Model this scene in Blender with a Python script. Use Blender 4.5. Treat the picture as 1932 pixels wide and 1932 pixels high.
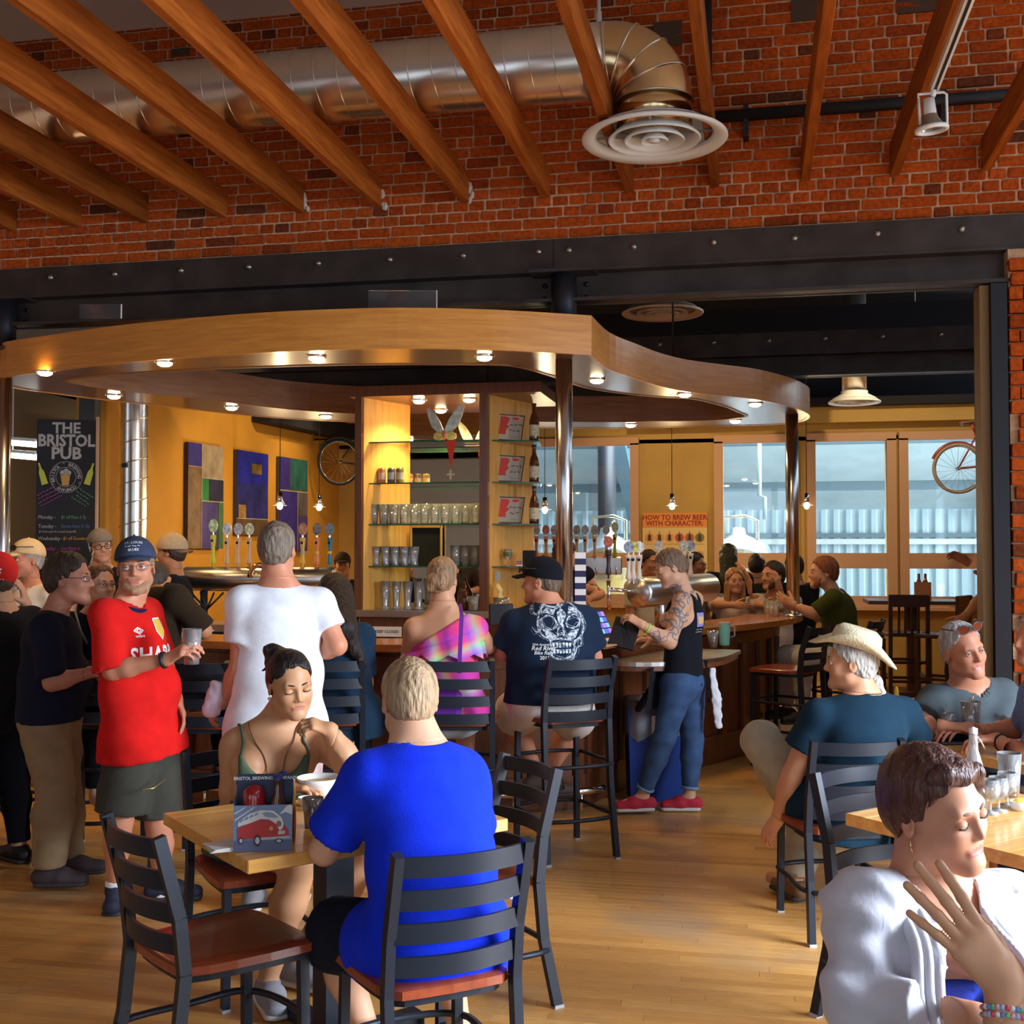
import bpy, bmesh, math, random
import numpy as np
from mathutils import Vector, Matrix, Euler
from mathutils.bvhtree import BVHTree
from mathutils.geometry import tessellate_polygon
random.seed(7); RNG = np.random.default_rng(7)
for _o in list(bpy.data.objects): bpy.data.objects.remove(_o)
S = bpy.context.scene
COL = S.collection
PI = math.pi

# ------------------------------------------------------------------ camera
F_PX = 2200.0; YAW = math.radians(11.8); PITCH = math.atan(69/F_PX); EYE = 1.65
cam_d = bpy.data.cameras.new('camera'); cam = bpy.data.objects.new('camera', cam_d); COL.objects.link(cam)
cam_d.sensor_width = 36; cam_d.lens = F_PX/1932*36; cam_d.clip_start = 0.05; cam_d.clip_end = 200
cam.location = (0, 0, EYE); cam.rotation_euler = (PI/2+PITCH, 0, YAW)
S.camera = cam
RV = np.array([math.cos(YAW), math.sin(YAW), 0]); F0 = np.array([-math.sin(YAW), math.cos(YAW), 0]); ZV = np.array([0, 0, 1.0])
FW = F0*math.cos(PITCH)+ZV*math.sin(PITCH); UPV = ZV*math.cos(PITCH)-F0*math.sin(PITCH); CAM = np.array([0, 0, EYE])
def ray(x, y): return FW+RV*(x-966)/F_PX-UPV*(y-966)/F_PX
def at_z(x, y, z): d = ray(x, y); return CAM+d*(z-EYE)/d[2]
def at_y(x, y, w): d = ray(x, y); return CAM+d*w/d[1]
def PX(x, y, d): return CAM+ray(x, y)*d
def at_plane(x, y, p, n):
    d = ray(x, y); n = np.array(n, float); return CAM+d*(np.dot(np.array(p)-CAM, n)/np.dot(d, n))

# ------------------------------------------------------------------ world, daylight, exposure
S.view_settings.view_transform = 'Standard'; S.view_settings.look = 'None'
S.view_settings.exposure = 0.70; S.view_settings.gamma = 1.0; S.view_settings.use_curve_mapping = False
W = bpy.data.worlds.new('sky'); S.world = W; W.use_nodes = True
_bg = W.node_tree.nodes['Background']; _bg.inputs[0].default_value = (0.62, 0.78, 1.0, 1); _bg.inputs[1].default_value = 1.2
def area(name, loc, rot, sx, sy, power, col):
    l = bpy.data.lights.new(name, 'AREA'); l.shape = 'RECTANGLE'; l.size = sx; l.size_y = sy; l.energy = power; l.color = col; l.spread = 1.9
    o = bpy.data.objects.new(name, l); COL.objects.link(o); o.location = loc; o.rotation_euler = rot; return o
DAY = (0.74, 0.85, 1.0)
# shop windows of the street front, behind the photographer (three openings in wall_front)
TD = math.radians(30)     # sky light falls in at a slant
area('shop_window_light', (3.6, -2.45, 1.9), (PI/2-TD, 0, PI), 2.6, 2.3, 430, DAY)
area('shop_window_light', (0.2, -2.45, 1.9), (PI/2-TD, 0, PI), 2.6, 2.3, 215, DAY)
area('shop_window_light', (-3.4, -2.45, 1.9), (PI/2-TD, 0, PI), 2.6, 2.3, 40, DAY)
# side window right of the dining room
area('side_window_light', (4.75, 3.2, 2.0), (PI/2-TD, 0, PI/2), 3.0, 2.2, 330, DAY)
# area lights added to brighten the hall beyond the back windows
area('hall_fill_above', (2.5, 18.2, 5.8), (0, 0, 0), 9, 3.5, 1500, (0.80, 0.92, 1.0))  # added overhead fill; the hall roof has no skylight
area('hall_fill_side', (15.2, 22, 2.6), (PI/2, 0, PI/2), 8, 4, 1600, (0.80, 0.92, 1.0))  # added side fill for the roof quilt; the hall wall has no door
area('left_window_light', (-9.3, 11.0, 2.0), (PI/2, 0, -PI/2), 2.0, 2.0, 60, (0.9, 1.0, 0.9))

# ------------------------------------------------------------------ materials
MATS = {}
def _nt(name):
    m = bpy.data.materials.new(name); m.use_nodes = True; nt = m.node_tree
    return m, nt, nt.nodes['Principled BSDF']
def setp(b, **k):
    for n, v in k.items(): b.inputs[n].default_value = v
def c4(c): return (c[0], c[1], c[2], 1)
def mat(name, col, rough=0.5, metal=0.0, var=0.0, scale=20, bump=0.0, bscale=None, spec=None, stretch=None, coat=0, sheen=0, sss=0, trans=0, ior=1.45, emit=None, es=1, objvar=0.0):
    if name in MATS: return MATS[name]
    m, nt, b = _nt(name); N = nt.nodes; Lk = nt.links
    setp(b, **{'Base Color': c4(col), 'Roughness': rough, 'Metallic': metal, 'IOR': ior})
    if spec is not None: b.inputs['Specular IOR Level'].default_value = spec
    if coat: b.inputs['Coat Weight'].default_value = coat; b.inputs['Coat Roughness'].default_value = 0.12
    if sheen: b.inputs['Sheen Weight'].default_value = sheen
    if sss: b.inputs['Subsurface Weight'].default_value = sss; b.inputs['Subsurface Radius'].default_value = (0.012, 0.004, 0.002)
    if trans: b.inputs['Transmission Weight'].default_value = trans
    if emit: b.inputs['Emission Color'].default_value = c4(emit); b.inputs['Emission Strength'].default_value = es
    if var or bump or objvar:
        tc = N.new('ShaderNodeTexCoord'); mp = N.new('ShaderNodeMapping'); Lk.new(tc.outputs['Object'], mp.inputs[0])
        if stretch: mp.inputs['Scale'].default_value = stretch
        vec = mp.outputs[0]
    last = None
    if var:
        n = N.new('ShaderNodeTexNoise'); n.inputs['Scale'].default_value = scale; n.inputs['Detail'].default_value = 5; Lk.new(vec, n.inputs[0])
        r = N.new('ShaderNodeMapRange'); r.inputs[1].default_value = 0.3; r.inputs[2].default_value = 0.7; r.inputs[3].default_value = 1-var; r.inputs[4].default_value = 1+var; Lk.new(n.outputs[0], r.inputs[0])
        mx = N.new('ShaderNodeVectorMath'); mx.operation = 'SCALE'; mx.inputs[0].default_value = col[:3]; Lk.new(r.outputs[0], mx.inputs['Scale'])
        last = mx.outputs[0]
    if objvar:
        oi = N.new('ShaderNodeObjectInfo'); r2 = N.new('ShaderNodeMapRange'); r2.inputs[3].default_value = 1-objvar; r2.inputs[4].default_value = 1+objvar; Lk.new(oi.outputs['Random'], r2.inputs[0])
        m2 = N.new('ShaderNodeVectorMath'); m2.operation = 'SCALE'; m2.inputs[0].default_value = col[:3]
        if last: Lk.new(last, m2.inputs[0])
        Lk.new(r2.outputs[0], m2.inputs['Scale']); last = m2.outputs[0]
    if last: Lk.new(last, b.inputs['Base Color'])
    if bump:
        n2 = N.new('ShaderNodeTexNoise'); n2.inputs['Scale'].default_value = bscale or scale; n2.inputs['Detail'].default_value = 4; Lk.new(vec, n2.inputs[0])
        bp = N.new('ShaderNodeBump'); bp.inputs['Strength'].default_value = bump; bp.inputs['Distance'].default_value = 0.01; Lk.new(n2.outputs[0], bp.inputs['Height']); Lk.new(bp.outputs[0], b.inputs['Normal'])
    MATS[name] = m; return m
def wood(name, c1, c2, rough=0.4, scale=6, stretch=(1, 8, 8), coat=0.0, objvar=0.0, bump=0.1, spec=None):
    """streaky grain; stretch is small along the grain axis"""
    if name in MATS: return MATS[name]
    m, nt, b = _nt(name); N = nt.nodes; Lk = nt.links
    tc = N.new('ShaderNodeTexCoord'); mp = N.new('ShaderNodeMapping'); mp.inputs['Scale'].default_value = stretch; Lk.new(tc.outputs['Object'], mp.inputs[0])
    oi = N.new('ShaderNodeObjectInfo'); ad = N.new('ShaderNodeVectorMath'); ad.operation = 'ADD'; mu = N.new('ShaderNodeMath'); mu.operation = 'MULTIPLY'; mu.inputs[1].default_value = 37
    Lk.new(oi.outputs['Random'], mu.inputs[0]); Lk.new(mp.outputs[0], ad.inputs[0]); Lk.new(mu.outputs[0], ad.inputs[1])
    n = N.new('ShaderNodeTexNoise'); n.inputs['Scale'].default_value = scale; n.inputs['Detail'].default_value = 8; n.inputs['Distortion'].default_value = 0.6; Lk.new(ad.outputs[0], n.inputs[0])
    r = N.new('ShaderNodeValToRGB'); r.color_ramp.elements[0].position = 0.3; r.color_ramp.elements[1].position = 0.7
    r.color_ramp.elements[0].color = c4(c1); r.color_ramp.elements[1].color = c4(c2); Lk.new(n.outputs[0], r.inputs[0])
    out = r.outputs[0]
    if objvar:
        r2 = N.new('ShaderNodeMapRange'); r2.inputs[3].default_value = 1-objvar; r2.inputs[4].default_value = 1+objvar; Lk.new(oi.outputs['Random'], r2.inputs[0])
        m2 = N.new('ShaderNodeVectorMath'); m2.operation = 'SCALE'; Lk.new(out, m2.inputs[0]); Lk.new(r2.outputs[0], m2.inputs['Scale']); out = m2.outputs[0]
    Lk.new(out, b.inputs['Base Color']); b.inputs['Roughness'].default_value = rough
    if spec is not None: b.inputs['Specular IOR Level'].default_value = spec
    if coat: b.inputs['Coat Weight'].default_value = coat; b.inputs['Coat Roughness'].default_value = 0.15
    if bump:
        bp = N.new('ShaderNodeBump'); bp.inputs['Strength'].default_value = bump; bp.inputs['Distance'].default_value = 0.005; Lk.new(n.outputs[0], bp.inputs['Height']); Lk.new(bp.outputs[0], b.inputs['Normal'])
    MATS[name] = m; return m
def glass(name, tint=(1, 1, 1), rough=0.02, alpha=0.12, ior=1.45, milk=0.0):
    """thin clear glass: mostly see-through, with a glossy sheen (cheap to light through)"""
    if name in MATS: return MATS[name]
    m = bpy.data.materials.new(name); m.use_nodes = True; nt = m.node_tree; N = nt.nodes; Lk = nt.links
    N.remove(N['Principled BSDF']); out = N['Material Output']
    t = N.new('ShaderNodeBsdfTransparent'); t.inputs[0].default_value = c4(tint); g = N.new('ShaderNodeBsdfGlossy'); g.inputs['Roughness'].default_value = rough
    fr = N.new('ShaderNodeFresnel'); fr.inputs[0].default_value = ior; mp = N.new('ShaderNodeMath'); mp.operation = 'ADD'; mp.use_clamp = True; mp.inputs[1].default_value = alpha; Lk.new(fr.outputs[0], mp.inputs[0])
    mx = N.new('ShaderNodeMixShader'); Lk.new(mp.outputs[0], mx.inputs[0]); Lk.new(t.outputs[0], mx.inputs[1]); Lk.new(g.outputs[0], mx.inputs[2]); res = mx.outputs[0]
    if milk:
        df = N.new('ShaderNodeBsdfDiffuse'); df.inputs[0].default_value = (.8, .8, .8, 1); m2 = N.new('ShaderNodeMixShader'); m2.inputs[0].default_value = milk; Lk.new(res, m2.inputs[1]); Lk.new(df.outputs[0], m2.inputs[2]); res = m2.outputs[0]
    Lk.new(res, out.inputs[0])
    MATS[name] = m; return m
def emis(name, col, s):
    if name in MATS: return MATS[name]
    m = mat(name, col, emit=col, es=s); return m

# ------------------------------------------------------------------ objects
def props(o, label=None, cat=None, group=None, kind=None):
    if label: o['label'] = label
    if cat: o['category'] = cat
    if group: o['group'] = group
    if kind: o['kind'] = kind
    return o
def link(o, parent=None):
    COL.objects.link(o)
    if parent is not None: o.parent = parent
    return o
def thing(name, label, cat, loc=(0, 0, 0), rz=0, group=None):
    o = bpy.data.objects.new(name, None); COL.objects.link(o); o.empty_display_size = 0.05
    o.location = tuple(float(v) for v in loc); o.rotation_euler = (0, 0, rz); props(o, label, cat, group); return o
def root_of(o):
    while o.parent is not None: o = o.parent
    return o
def mesh_obj(name, verts, faces, m, parent=None, world=False, smooth=False, mats=None, fmat=None):
    """world=True: verts are world coordinates; they are made relative to the unrotated root"""
    me = bpy.data.meshes.new(name)
    v = np.asarray(verts, float).reshape(-1, 3)
    if world and parent is not None: v = v-np.array(root_of(parent).location)
    me.from_pydata(v.tolist(), [], [list(map(int, f)) for f in faces])
    for mm in (mats or [m]): me.materials.append(mm)
    if fmat is not None: me.polygons.foreach_set('material_index', np.asarray(fmat, np.int32))
    if smooth: me.polygons.foreach_set('use_smooth', np.ones(len(me.polygons), bool))
    me.update(); o = bpy.data.objects.new(name, me); return link(o, parent)
class MB:
    """collects simple solids; build() links them as one mesh"""
    def __init__(s): s.v = []; s.f = []; s.sm = []
    def add(s, v, f, smooth=False):
        n = len(s.v); s.v += [tuple(map(float, p)) for p in v]; s.f += [tuple(i+n for i in q) for q in f]; s.sm += [smooth]*len(f); return s
    def box(s, c, d, rz=0, M=None, bev=0.0):
        x, y, z = [k/2 for k in d]
        if bev:
            b = min(bev, x*.9, y*.9, z*.9)
            bm = bmesh.new(); bmesh.ops.create_cube(bm, size=1, matrix=Matrix.Diagonal((d[0], d[1], d[2], 1)))
            bmesh.ops.bevel(bm, geom=list(bm.edges), offset=b, segments=1, affect='EDGES'); bm.verts.index_update()
            P = [tuple(q.co) for q in bm.verts]; Q = [[q.index for q in f.verts] for f in bm.faces]; bm.free()
        else:
            P = [(-x, -y, -z), (x, -y, -z), (x, y, -z), (-x, y, -z), (-x, -y, z), (x, -y, z), (x, y, z), (-x, y, z)]
            Q = [(0, 3, 2, 1), (4, 5, 6, 7), (0, 1, 5, 4), (1, 2, 6, 5), (2, 3, 7, 6), (3, 0, 4, 7)]
        R = M if M is not None else Matrix.Rotation(rz, 3, 'Z')
        return s.add([R @ Vector(p)+Vector(c) for p in P], Q)
    def bar(s, a, b, w, h=None, up=(0, 0, 1)):
        """square bar from a to b"""
        a = Vector(a); b = Vector(b); h = h or w; d = (b-a).normalized(); u = Vector(up)
        if abs(d.dot(u)) > 0.98: u = Vector((0, 1, 0))
        l = d.cross(u).normalized(); u = l.cross(d)
        P = [p+l*sx*w/2+u*sz*h/2 for p in (a, b) for sx, sz in ((-1, -1), (1, -1), (1, 1), (-1, 1))]
        return s.add(P, [(0, 1, 2, 3), (7, 6, 5, 4), (0, 4, 5, 1), (1, 5, 6, 2), (2, 6, 7, 3), (3, 7, 4, 0)])
    def tube(s, pts, r, n=10, cap=True, closed=False, flat=1.0):
        pts = [Vector(p) for p in pts]; rs = r if hasattr(r, '__len__') else [r]*len(pts)
        V = []; Fc = []; m = len(pts); u = None
        for i, p in enumerate(pts):
            if closed: t = (pts[(i+1) % m]-pts[i-1]).normalized()
            else: t = (pts[min(i+1, m-1)]-pts[max(i-1, 0)]).normalized()
            if u is None: u = t.orthogonal().normalized()
            u = (u-t*u.dot(t)).normalized(); w = t.cross(u)
            V += [p+(u*math.cos(2*PI*k/n)+w*math.sin(2*PI*k/n)*flat)*rs[i] for k in range(n)]
        for i in range(m if closed else m-1):
            for k in range(n):
                j = (i+1) % m; Fc.append((i*n+k, i*n+(k+1) % n, j*n+(k+1) % n, j*n+k))
        if cap and not closed: Fc += [tuple(range(n))[::-1], tuple((m-1)*n+k for k in range(n))]
        return s.add(V, Fc, True)
    def lathe(s, prof, c=(0, 0, 0), n=20, M=None):
        """prof: list of (radius, z)"""
        V = []; Fc = []; m = len(prof); R = M if M is not None else Matrix.Identity(3)
        for r, z in prof: V += [R @ Vector((max(r, 1e-5)*math.cos(2*PI*k/n), max(r, 1e-5)*math.sin(2*PI*k/n), z))+Vector(c) for k in range(n)]
        for i in range(m-1):
            for k in range(n): Fc.append((i*n+k, i*n+(k+1) % n, (i+1)*n+(k+1) % n, (i+1)*n+k))
        return s.add(V, Fc, True)
    def prism(s, poly, z0, z1, M=None, c=(0, 0, 0)):
        n = len(poly); R = M if M is not None else Matrix.Identity(3)
        V = [R @ Vector((p[0], p[1], z))+Vector(c) for z in (z0, z1) for p in poly]
        T = tessellate_polygon([[Vector((p[0], p[1], 0)) for p in poly]])
        A = sum(poly[i][0]*poly[(i+1) % n][1]-poly[(i+1) % n][0]*poly[i][1] for i in range(n)); fl = A < 0
        Fc = []
        for t in T:
            a, b, c_ = t
            ar = (poly[b][0]-poly[a][0])*(poly[c_][1]-poly[a][1])-(poly[c_][0]-poly[a][0])*(poly[b][1]-poly[a][1])
            if ar < 0: a, b, c_ = a, c_, b
            Fc += [(a+n, b+n, c_+n), (a, c_, b)]
        for i in range(n):
            j = (i+1) % n; Fc.append((i, j, j+n, i+n) if not fl else (j, i, i+n, j+n))
        return s.add(V, Fc)
    def sphere(s, c, r, n=12, M=None):
        r = r if hasattr(r, '__len__') else (r, r, r); V = []; Fc = []; h = n//2+1; R = M if M is not None else Matrix.Identity(3)
        for i in range(h+1):
            t = PI*i/h
            V += [R @ Vector((r[0]*math.sin(t)*math.cos(2*PI*k/n), r[1]*math.sin(t)*math.sin(2*PI*k/n), -r[2]*math.cos(t)))+Vector(c) for k in range(n)]
        for i in range(h):
            for k in range(n): Fc.append((i*n+k, i*n+(k+1) % n, (i+1)*n+(k+1) % n, (i+1)*n+k))
        return s.add(V, Fc, True)
    def quad(s, a, b, c, d): return s.add([a, b, c, d], [(0, 1, 2, 3)])
    def build(s, name, m, parent=None, world=False):
        me = bpy.data.meshes.new(name); v = np.array(s.v, float)
        if world and parent is not None: v = v-np.array(root_of(parent).location)
        me.from_pydata(v.tolist(), [], s.f); me.materials.append(m)
        me.polygons.foreach_set('use_smooth', np.array(s.sm, bool)); me.update()
        return link(bpy.data.objects.new(name, me), parent)
def dup(o, parent=None):
    c = o.copy(); COL.objects.link(c); c.parent = parent
    for ch in o.children: dup(ch, c)
    return c
def place(o, loc, rz=0): o.location = tuple(float(v) for v in loc); o.rotation_euler = (0, 0, rz); return o
def catmull(P, n=6, closed=False):
    P = [np.array(p, float) for p in P]; m = len(P); out = []
    for i in range(m if closed else m-1):
        g = (lambda k: P[k % m]) if closed else (lambda k: P[min(max(k, 0), m-1)])
        p0, p1, p2, p3 = g(i-1), g(i), g(i+1), g(i+2)
        for k in range(n):
            t = k/n; out.append(0.5*((2*p1)+(p2-p0)*t+(2*p0-5*p1+4*p2-p3)*t*t+(3*p1-p0-3*p2+p3)*t**3))
    if not closed: out.append(P[-1])
    return out

# ------------------------------------------------------------------ flat print: 2-D shapes laid on a surface
_TXT = {}
def text2d(s, size=1.0, align='CENTER', bold=0.0, shear=0.0, xs=1.0):
    """lettering as 2-D triangles: list of ((x,y)*n, faces)"""
    cu = bpy.data.curves.new('lettering', 'FONT'); cu.body = s; cu.size = size; cu.align_x = align; cu.align_y = 'CENTER'; cu.resolution_u = 2; cu.offset = bold*size; cu.shear = shear
    o = bpy.data.objects.new('lettering', cu); COL.objects.link(o); dg = bpy.context.evaluated_depsgraph_get()
    me = bpy.data.meshes.new_from_object(o.evaluated_get(dg)); v = [(p.co.x*xs, p.co.y) for p in me.vertices]; f = [tuple(p.vertices) for p in me.polygons]
    bpy.data.objects.remove(o); bpy.data.curves.remove(cu); bpy.data.meshes.remove(me); return v, f
def shift2(vf, dx, dy, rot=0, sc=1):
    v, f = vf; c, s = math.cos(rot)*sc, math.sin(rot)*sc
    return [(x*c-y*s+dx, x*s+y*c+dy) for x, y in v], f
def poly2(pts):
    T = tessellate_polygon([[Vector((p[0], p[1], 0)) for p in pts]]); return [tuple(p) for p in pts], [tuple(t) for t in T]
def disc2(cx, cy, r, n=20, ry=None): return poly2([(cx+r*math.cos(2*PI*k/n), cy+(ry or r)*math.sin(2*PI*k/n)) for k in range(n)])
def ring2(cx, cy, r0, r1, n=28):
    v = [(cx+r*math.cos(2*PI*k/n), cy+r*math.sin(2*PI*k/n)) for r in (r0, r1) for k in range(n)]
    return v, [(k, (k+1) % n, n+(k+1) % n, n+k) for k in range(n)]
def stroke2(pts, w):
    """a brush line of width w (number or list)"""
    P = [np.array(p, float) for p in pts]; ws = w if hasattr(w, '__len__') else [w]*len(P); v = []
    for i, p in enumerate(P):
        t = P[min(i+1, len(P)-1)]-P[max(i-1, 0)]; t = t/(np.linalg.norm(t)+1e-9); n = np.array([-t[1], t[0]])*ws[i]/2
        v += [tuple(p-n), tuple(p+n)]
    return v, [(2*i, 2*i+2, 2*i+3, 2*i+1) for i in range(len(P)-1)]
def scribble2(w, n, h, seed=1, size=.6):
    """rows of small illegible marks"""
    rr = random.Random(seed); L = []
    for k in range(n):
        x = -w/2*rr.uniform(.7, 1); y = -(k-(n-1)/2)*h
        while x < w/2*rr.uniform(.7, 1):
            l = rr.uniform(.3, 1.0)*h; q = [(x+l*i/4, y+rr.uniform(-.3, .3)*h*size) for i in range(5)]; L.append(stroke2(q, h*.16)); x += l+h*.3
    return merge2(*L)
def merge2(*L):
    V = []; Fc = []
    for v, f in L:
        n = len(V); V += v; Fc += [tuple(i+n for i in q) for q in f]
    return V, Fc
def flat_print(name, vf, m, O, U, V, parent=None, off=0.0015, world=True):
    """lays a 2-D print on the plane O + x*U + y*V"""
    O = np.array(O, float); U = np.array(U, float); V = np.array(V, float); n = np.cross(U, V); n = n/np.linalg.norm(n)
    return mesh_obj(name, [O+U*x+V*y+n*off for x, y in vf[0]], vf[1], m, parent, world)
def subdiv2(vf, mx):
    bm = bmesh.new(); vs = [bm.verts.new((x, y, 0)) for x, y in vf[0]]
    for f in vf[1]:
        try: bm.faces.new([vs[i] for i in f])
        except ValueError: pass
    for _ in range(5):
        e = [q for q in bm.edges if q.calc_length() > mx]
        if not e: break
        bmesh.ops.subdivide_edges(bm, edges=e, cuts=1); bmesh.ops.triangulate(bm, faces=[f for f in bm.faces if len(f.verts) > 3])
    bm.verts.index_update(); v = [(q.co.x, q.co.y) for q in bm.verts]; f = [[q.index for q in g.verts] for g in bm.faces]; bm.free(); return v, f
def wrap_print(name, vf, m, O, U, V, target, parent, off=0.003, mx=0.03):
    """projects a 2-D print along -(U x V) onto a mesh object whose local frame is the world shifted by its root"""
    vf = subdiv2(vf, mx); O = np.array(O, float); U = np.array(U, float); V = np.array(V, float); n = np.cross(U, V); n = n/np.linalg.norm(n)
    sh = np.array(root_of(target).location); me = target.data
    bvh = BVHTree.FromPolygons([tuple(q.co) for q in me.vertices], [tuple(p.vertices) for p in me.polygons])
    out = []; ok = []
    for x, y in vf[0]:
        p = O+U*x+V*y+n*0.4-sh; h = bvh.ray_cast(Vector(p), Vector(-n), 1.0)
        if h[0] is None: out.append(p); ok.append(False)
        else: out.append(np.array(h[0])+np.array(h[1] if np.dot(h[1], n) > 0 else -h[1])*off); ok.append(True)
    F2 = [f for f in vf[1] if all(ok[i] for i in f)]
    return mesh_obj(name, out, F2, m, parent, False, True) if F2 else None
# ------------------------------------------------------------------ setting
def rnd_island(nt):
    N = nt.nodes; Lk = nt.links; g = N.new('ShaderNodeNewGeometry'); oi = N.new('ShaderNodeObjectInfo')
    a = N.new('ShaderNodeMath'); a.operation = 'ADD'; Lk.new(g.outputs['Random Per Island'], a.inputs[0]); Lk.new(oi.outputs['Random'], a.inputs[1])
    f = N.new('ShaderNodeMath'); f.operation = 'FRACT'; Lk.new(a.outputs[0], f.inputs[0]); return f.outputs[0]
def piece_mat(name, stops, rough, noise_scale, stretch, amt=0.25, bump=0.3, spec=None, coat=0, wear=None):
    """colour picked per piece, plus fine noise"""
    m, nt, b = _nt(name); N = nt.nodes; Lk = nt.links
    rp = N.new('ShaderNodeValToRGB'); e = rp.color_ramp.elements
    while len(e) < len(stops): e.new(0.5)
    for q, (p, c) in zip(e, stops): q.position = p; q.color = c4(c)
    Lk.new(rnd_island(nt), rp.inputs[0])
    g = N.new('ShaderNodeNewGeometry'); mp = N.new('ShaderNodeMapping'); mp.inputs['Scale'].default_value = stretch; Lk.new(g.outputs['Position'], mp.inputs[0])
    n = N.new('ShaderNodeTexNoise'); n.inputs['Scale'].default_value = noise_scale; n.inputs['Detail'].default_value = 6; Lk.new(mp.outputs[0], n.inputs[0])
    r = N.new('ShaderNodeMapRange'); r.inputs[1].default_value = .3; r.inputs[2].default_value = .7; r.inputs[3].default_value = 1-amt; r.inputs[4].default_value = 1+amt; Lk.new(n.outputs[0], r.inputs[0])
    sc = N.new('ShaderNodeVectorMath'); sc.operation = 'SCALE'; Lk.new(rp.outputs[0], sc.inputs[0]); Lk.new(r.outputs[0], sc.inputs['Scale']); out = sc.outputs[0]
    if wear:
        n2 = N.new('ShaderNodeTexNoise'); n2.inputs['Scale'].default_value = wear[1]; n2.inputs['Detail'].default_value = 4; Lk.new(g.outputs['Position'], n2.inputs[0])
        r2 = N.new('ShaderNodeMapRange'); r2.inputs[1].default_value = .52; r2.inputs[2].default_value = .68; r2.inputs[3].default_value = 0; r2.inputs[4].default_value = wear[2]; Lk.new(n2.outputs[0], r2.inputs[0])
        mx = N.new('ShaderNodeMix'); mx.data_type = 'RGBA'; Lk.new(r2.outputs[0], mx.inputs['Factor']); Lk.new(out, mx.inputs['A']); mx.inputs['B'].default_value = c4(wear[0]); out = mx.outputs['Result']
    Lk.new(out, b.inputs['Base Color']); b.inputs['Roughness'].default_value = rough
    if spec is not None: b.inputs['Specular IOR Level'].default_value = spec
    if coat: b.inputs['Coat Weight'].default_value = coat; b.inputs['Coat Roughness'].default_value = .25
    bp = N.new('ShaderNodeBump'); bp.inputs['Strength'].default_value = bump; bp.inputs['Distance'].default_value = .004; Lk.new(n.outputs[0], bp.inputs['Height']); Lk.new(bp.outputs[0], b.inputs['Normal'])
    return m
M_BRICK = piece_mat('old_brick', [(0, (.36, .060, .010)), (.35, (.47, .085, .013)), (.7, (.39, .065, .010)), (.93, (.26, .044, .010)), (1.0, (.10, .035, .018))], .9, 40, (1, 1, 1), .34, .6, spec=.06)
M_MORTAR = mat('mortar', (.60, .36, .21), .95, var=.25, scale=30, bump=.5)
M_PLANK = piece_mat('maple_floor', [(0, (.63, .31, .080)), (.3, (.71, .375, .11)), (.6, (.57, .265, .065)), (.85, (.67, .335, .095)), (1, (.48, .22, .06))], .34, 9, (1.2, 14, 1), .16, .12, spec=.5, wear=((.30, .23, .17), 1.3, .55))
M_JOIST = wood('old_fir', (.22, .050, .006), (.40, .108, .014), .75, 5, (8, .6, 8), objvar=.30, spec=.12)
M_STEEL = mat('dark_steel', (.060, .046, .040), .55, .5, var=.3, scale=5)
M_STEELD = mat('blackened_steel', (.02, .02, .026), .5, .4)
M_BOLT = mat('bolt_head', (.45, .42, .36), .35, .9)
M_DUCT = mat('galvanised_duct', (.86, .80, .70), .28, 1.0, var=.06, scale=6)
M_WHITE = mat('white_enamel', (.72, .72, .70), .35)
M_DARKCEIL = mat('black_ceiling', (.012, .011, .014), .9)
M_YELLOW = mat('ochre_wall_paint', (.52, .25, .025), .75, var=.10, scale=2.5)
M_OLIVE = mat('olive_wall_paint', (.48, .30, .075), .75, var=.08, scale=2.5)
M_TAN = mat('tan_trim_paint', (.54, .31, .17), .6)
M_PLASTER = mat('plaster', (.42, .36, .28), .8)

# floor: strip boards running along the steel beam
def build_floor():
    fl = MB().box((-2.5, 6.5, -.06), (16, 20, .08)).build('floor', mat('subfloor', (.08, .05, .03), .9)); props(fl, 'worn maple strip floor of the taproom', None, kind='structure')
    w = .057; rows = np.arange(2.2, 15.0, w); cand = []
    for y in rows:
        x = -7.5-random.random()*1.2
        while x < 4.2:
            L = random.uniform(.5, 1.9); cand.append((x, y, L)); x += L
    def vis(c):
        p = np.array([c[0]+c[2]/2, c[1], 0])-CAM; d = p@FW; px = 966+F_PX*(p@RV)/d; py = 966-F_PX*(p@UPV)/d
        return -150 < px < 2080 and py < 1990
    near = sorted([c for c in cand if vis(c)], key=lambda c: c[1])[:300]; ns = set(near)
    meshes = []
    for k in range(14):
        L = .5+k*.108; b = MB().box((L/2, w/2, -.009), (L-.0012, w-.0012, .018), bev=.0008).build('plank', M_PLANK); meshes.append((L, b.data)); bpy.data.objects.remove(b)
    for x, y, L in near:
        l2, me = min(meshes, key=lambda q: abs(q[0]-L)); o = bpy.data.objects.new('plank', me); link(o, fl); o.location = (x, y, 0); o.scale = (L/l2, 1, 1)
    mb = MB()
    for c in cand:
        if c in ns: continue
        x, y, L = c; a, b_, e, f = x+.0006, x+L-.0006, y+.0006, y+w-.0006; mb.add([(a, e, 0), (b_, e, 0), (b_, f, 0), (a, f, 0)], [(0, 1, 2, 3)])
    props(mb.build('far_planks', M_PLANK, fl), kind='stuff')
build_floor()

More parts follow.
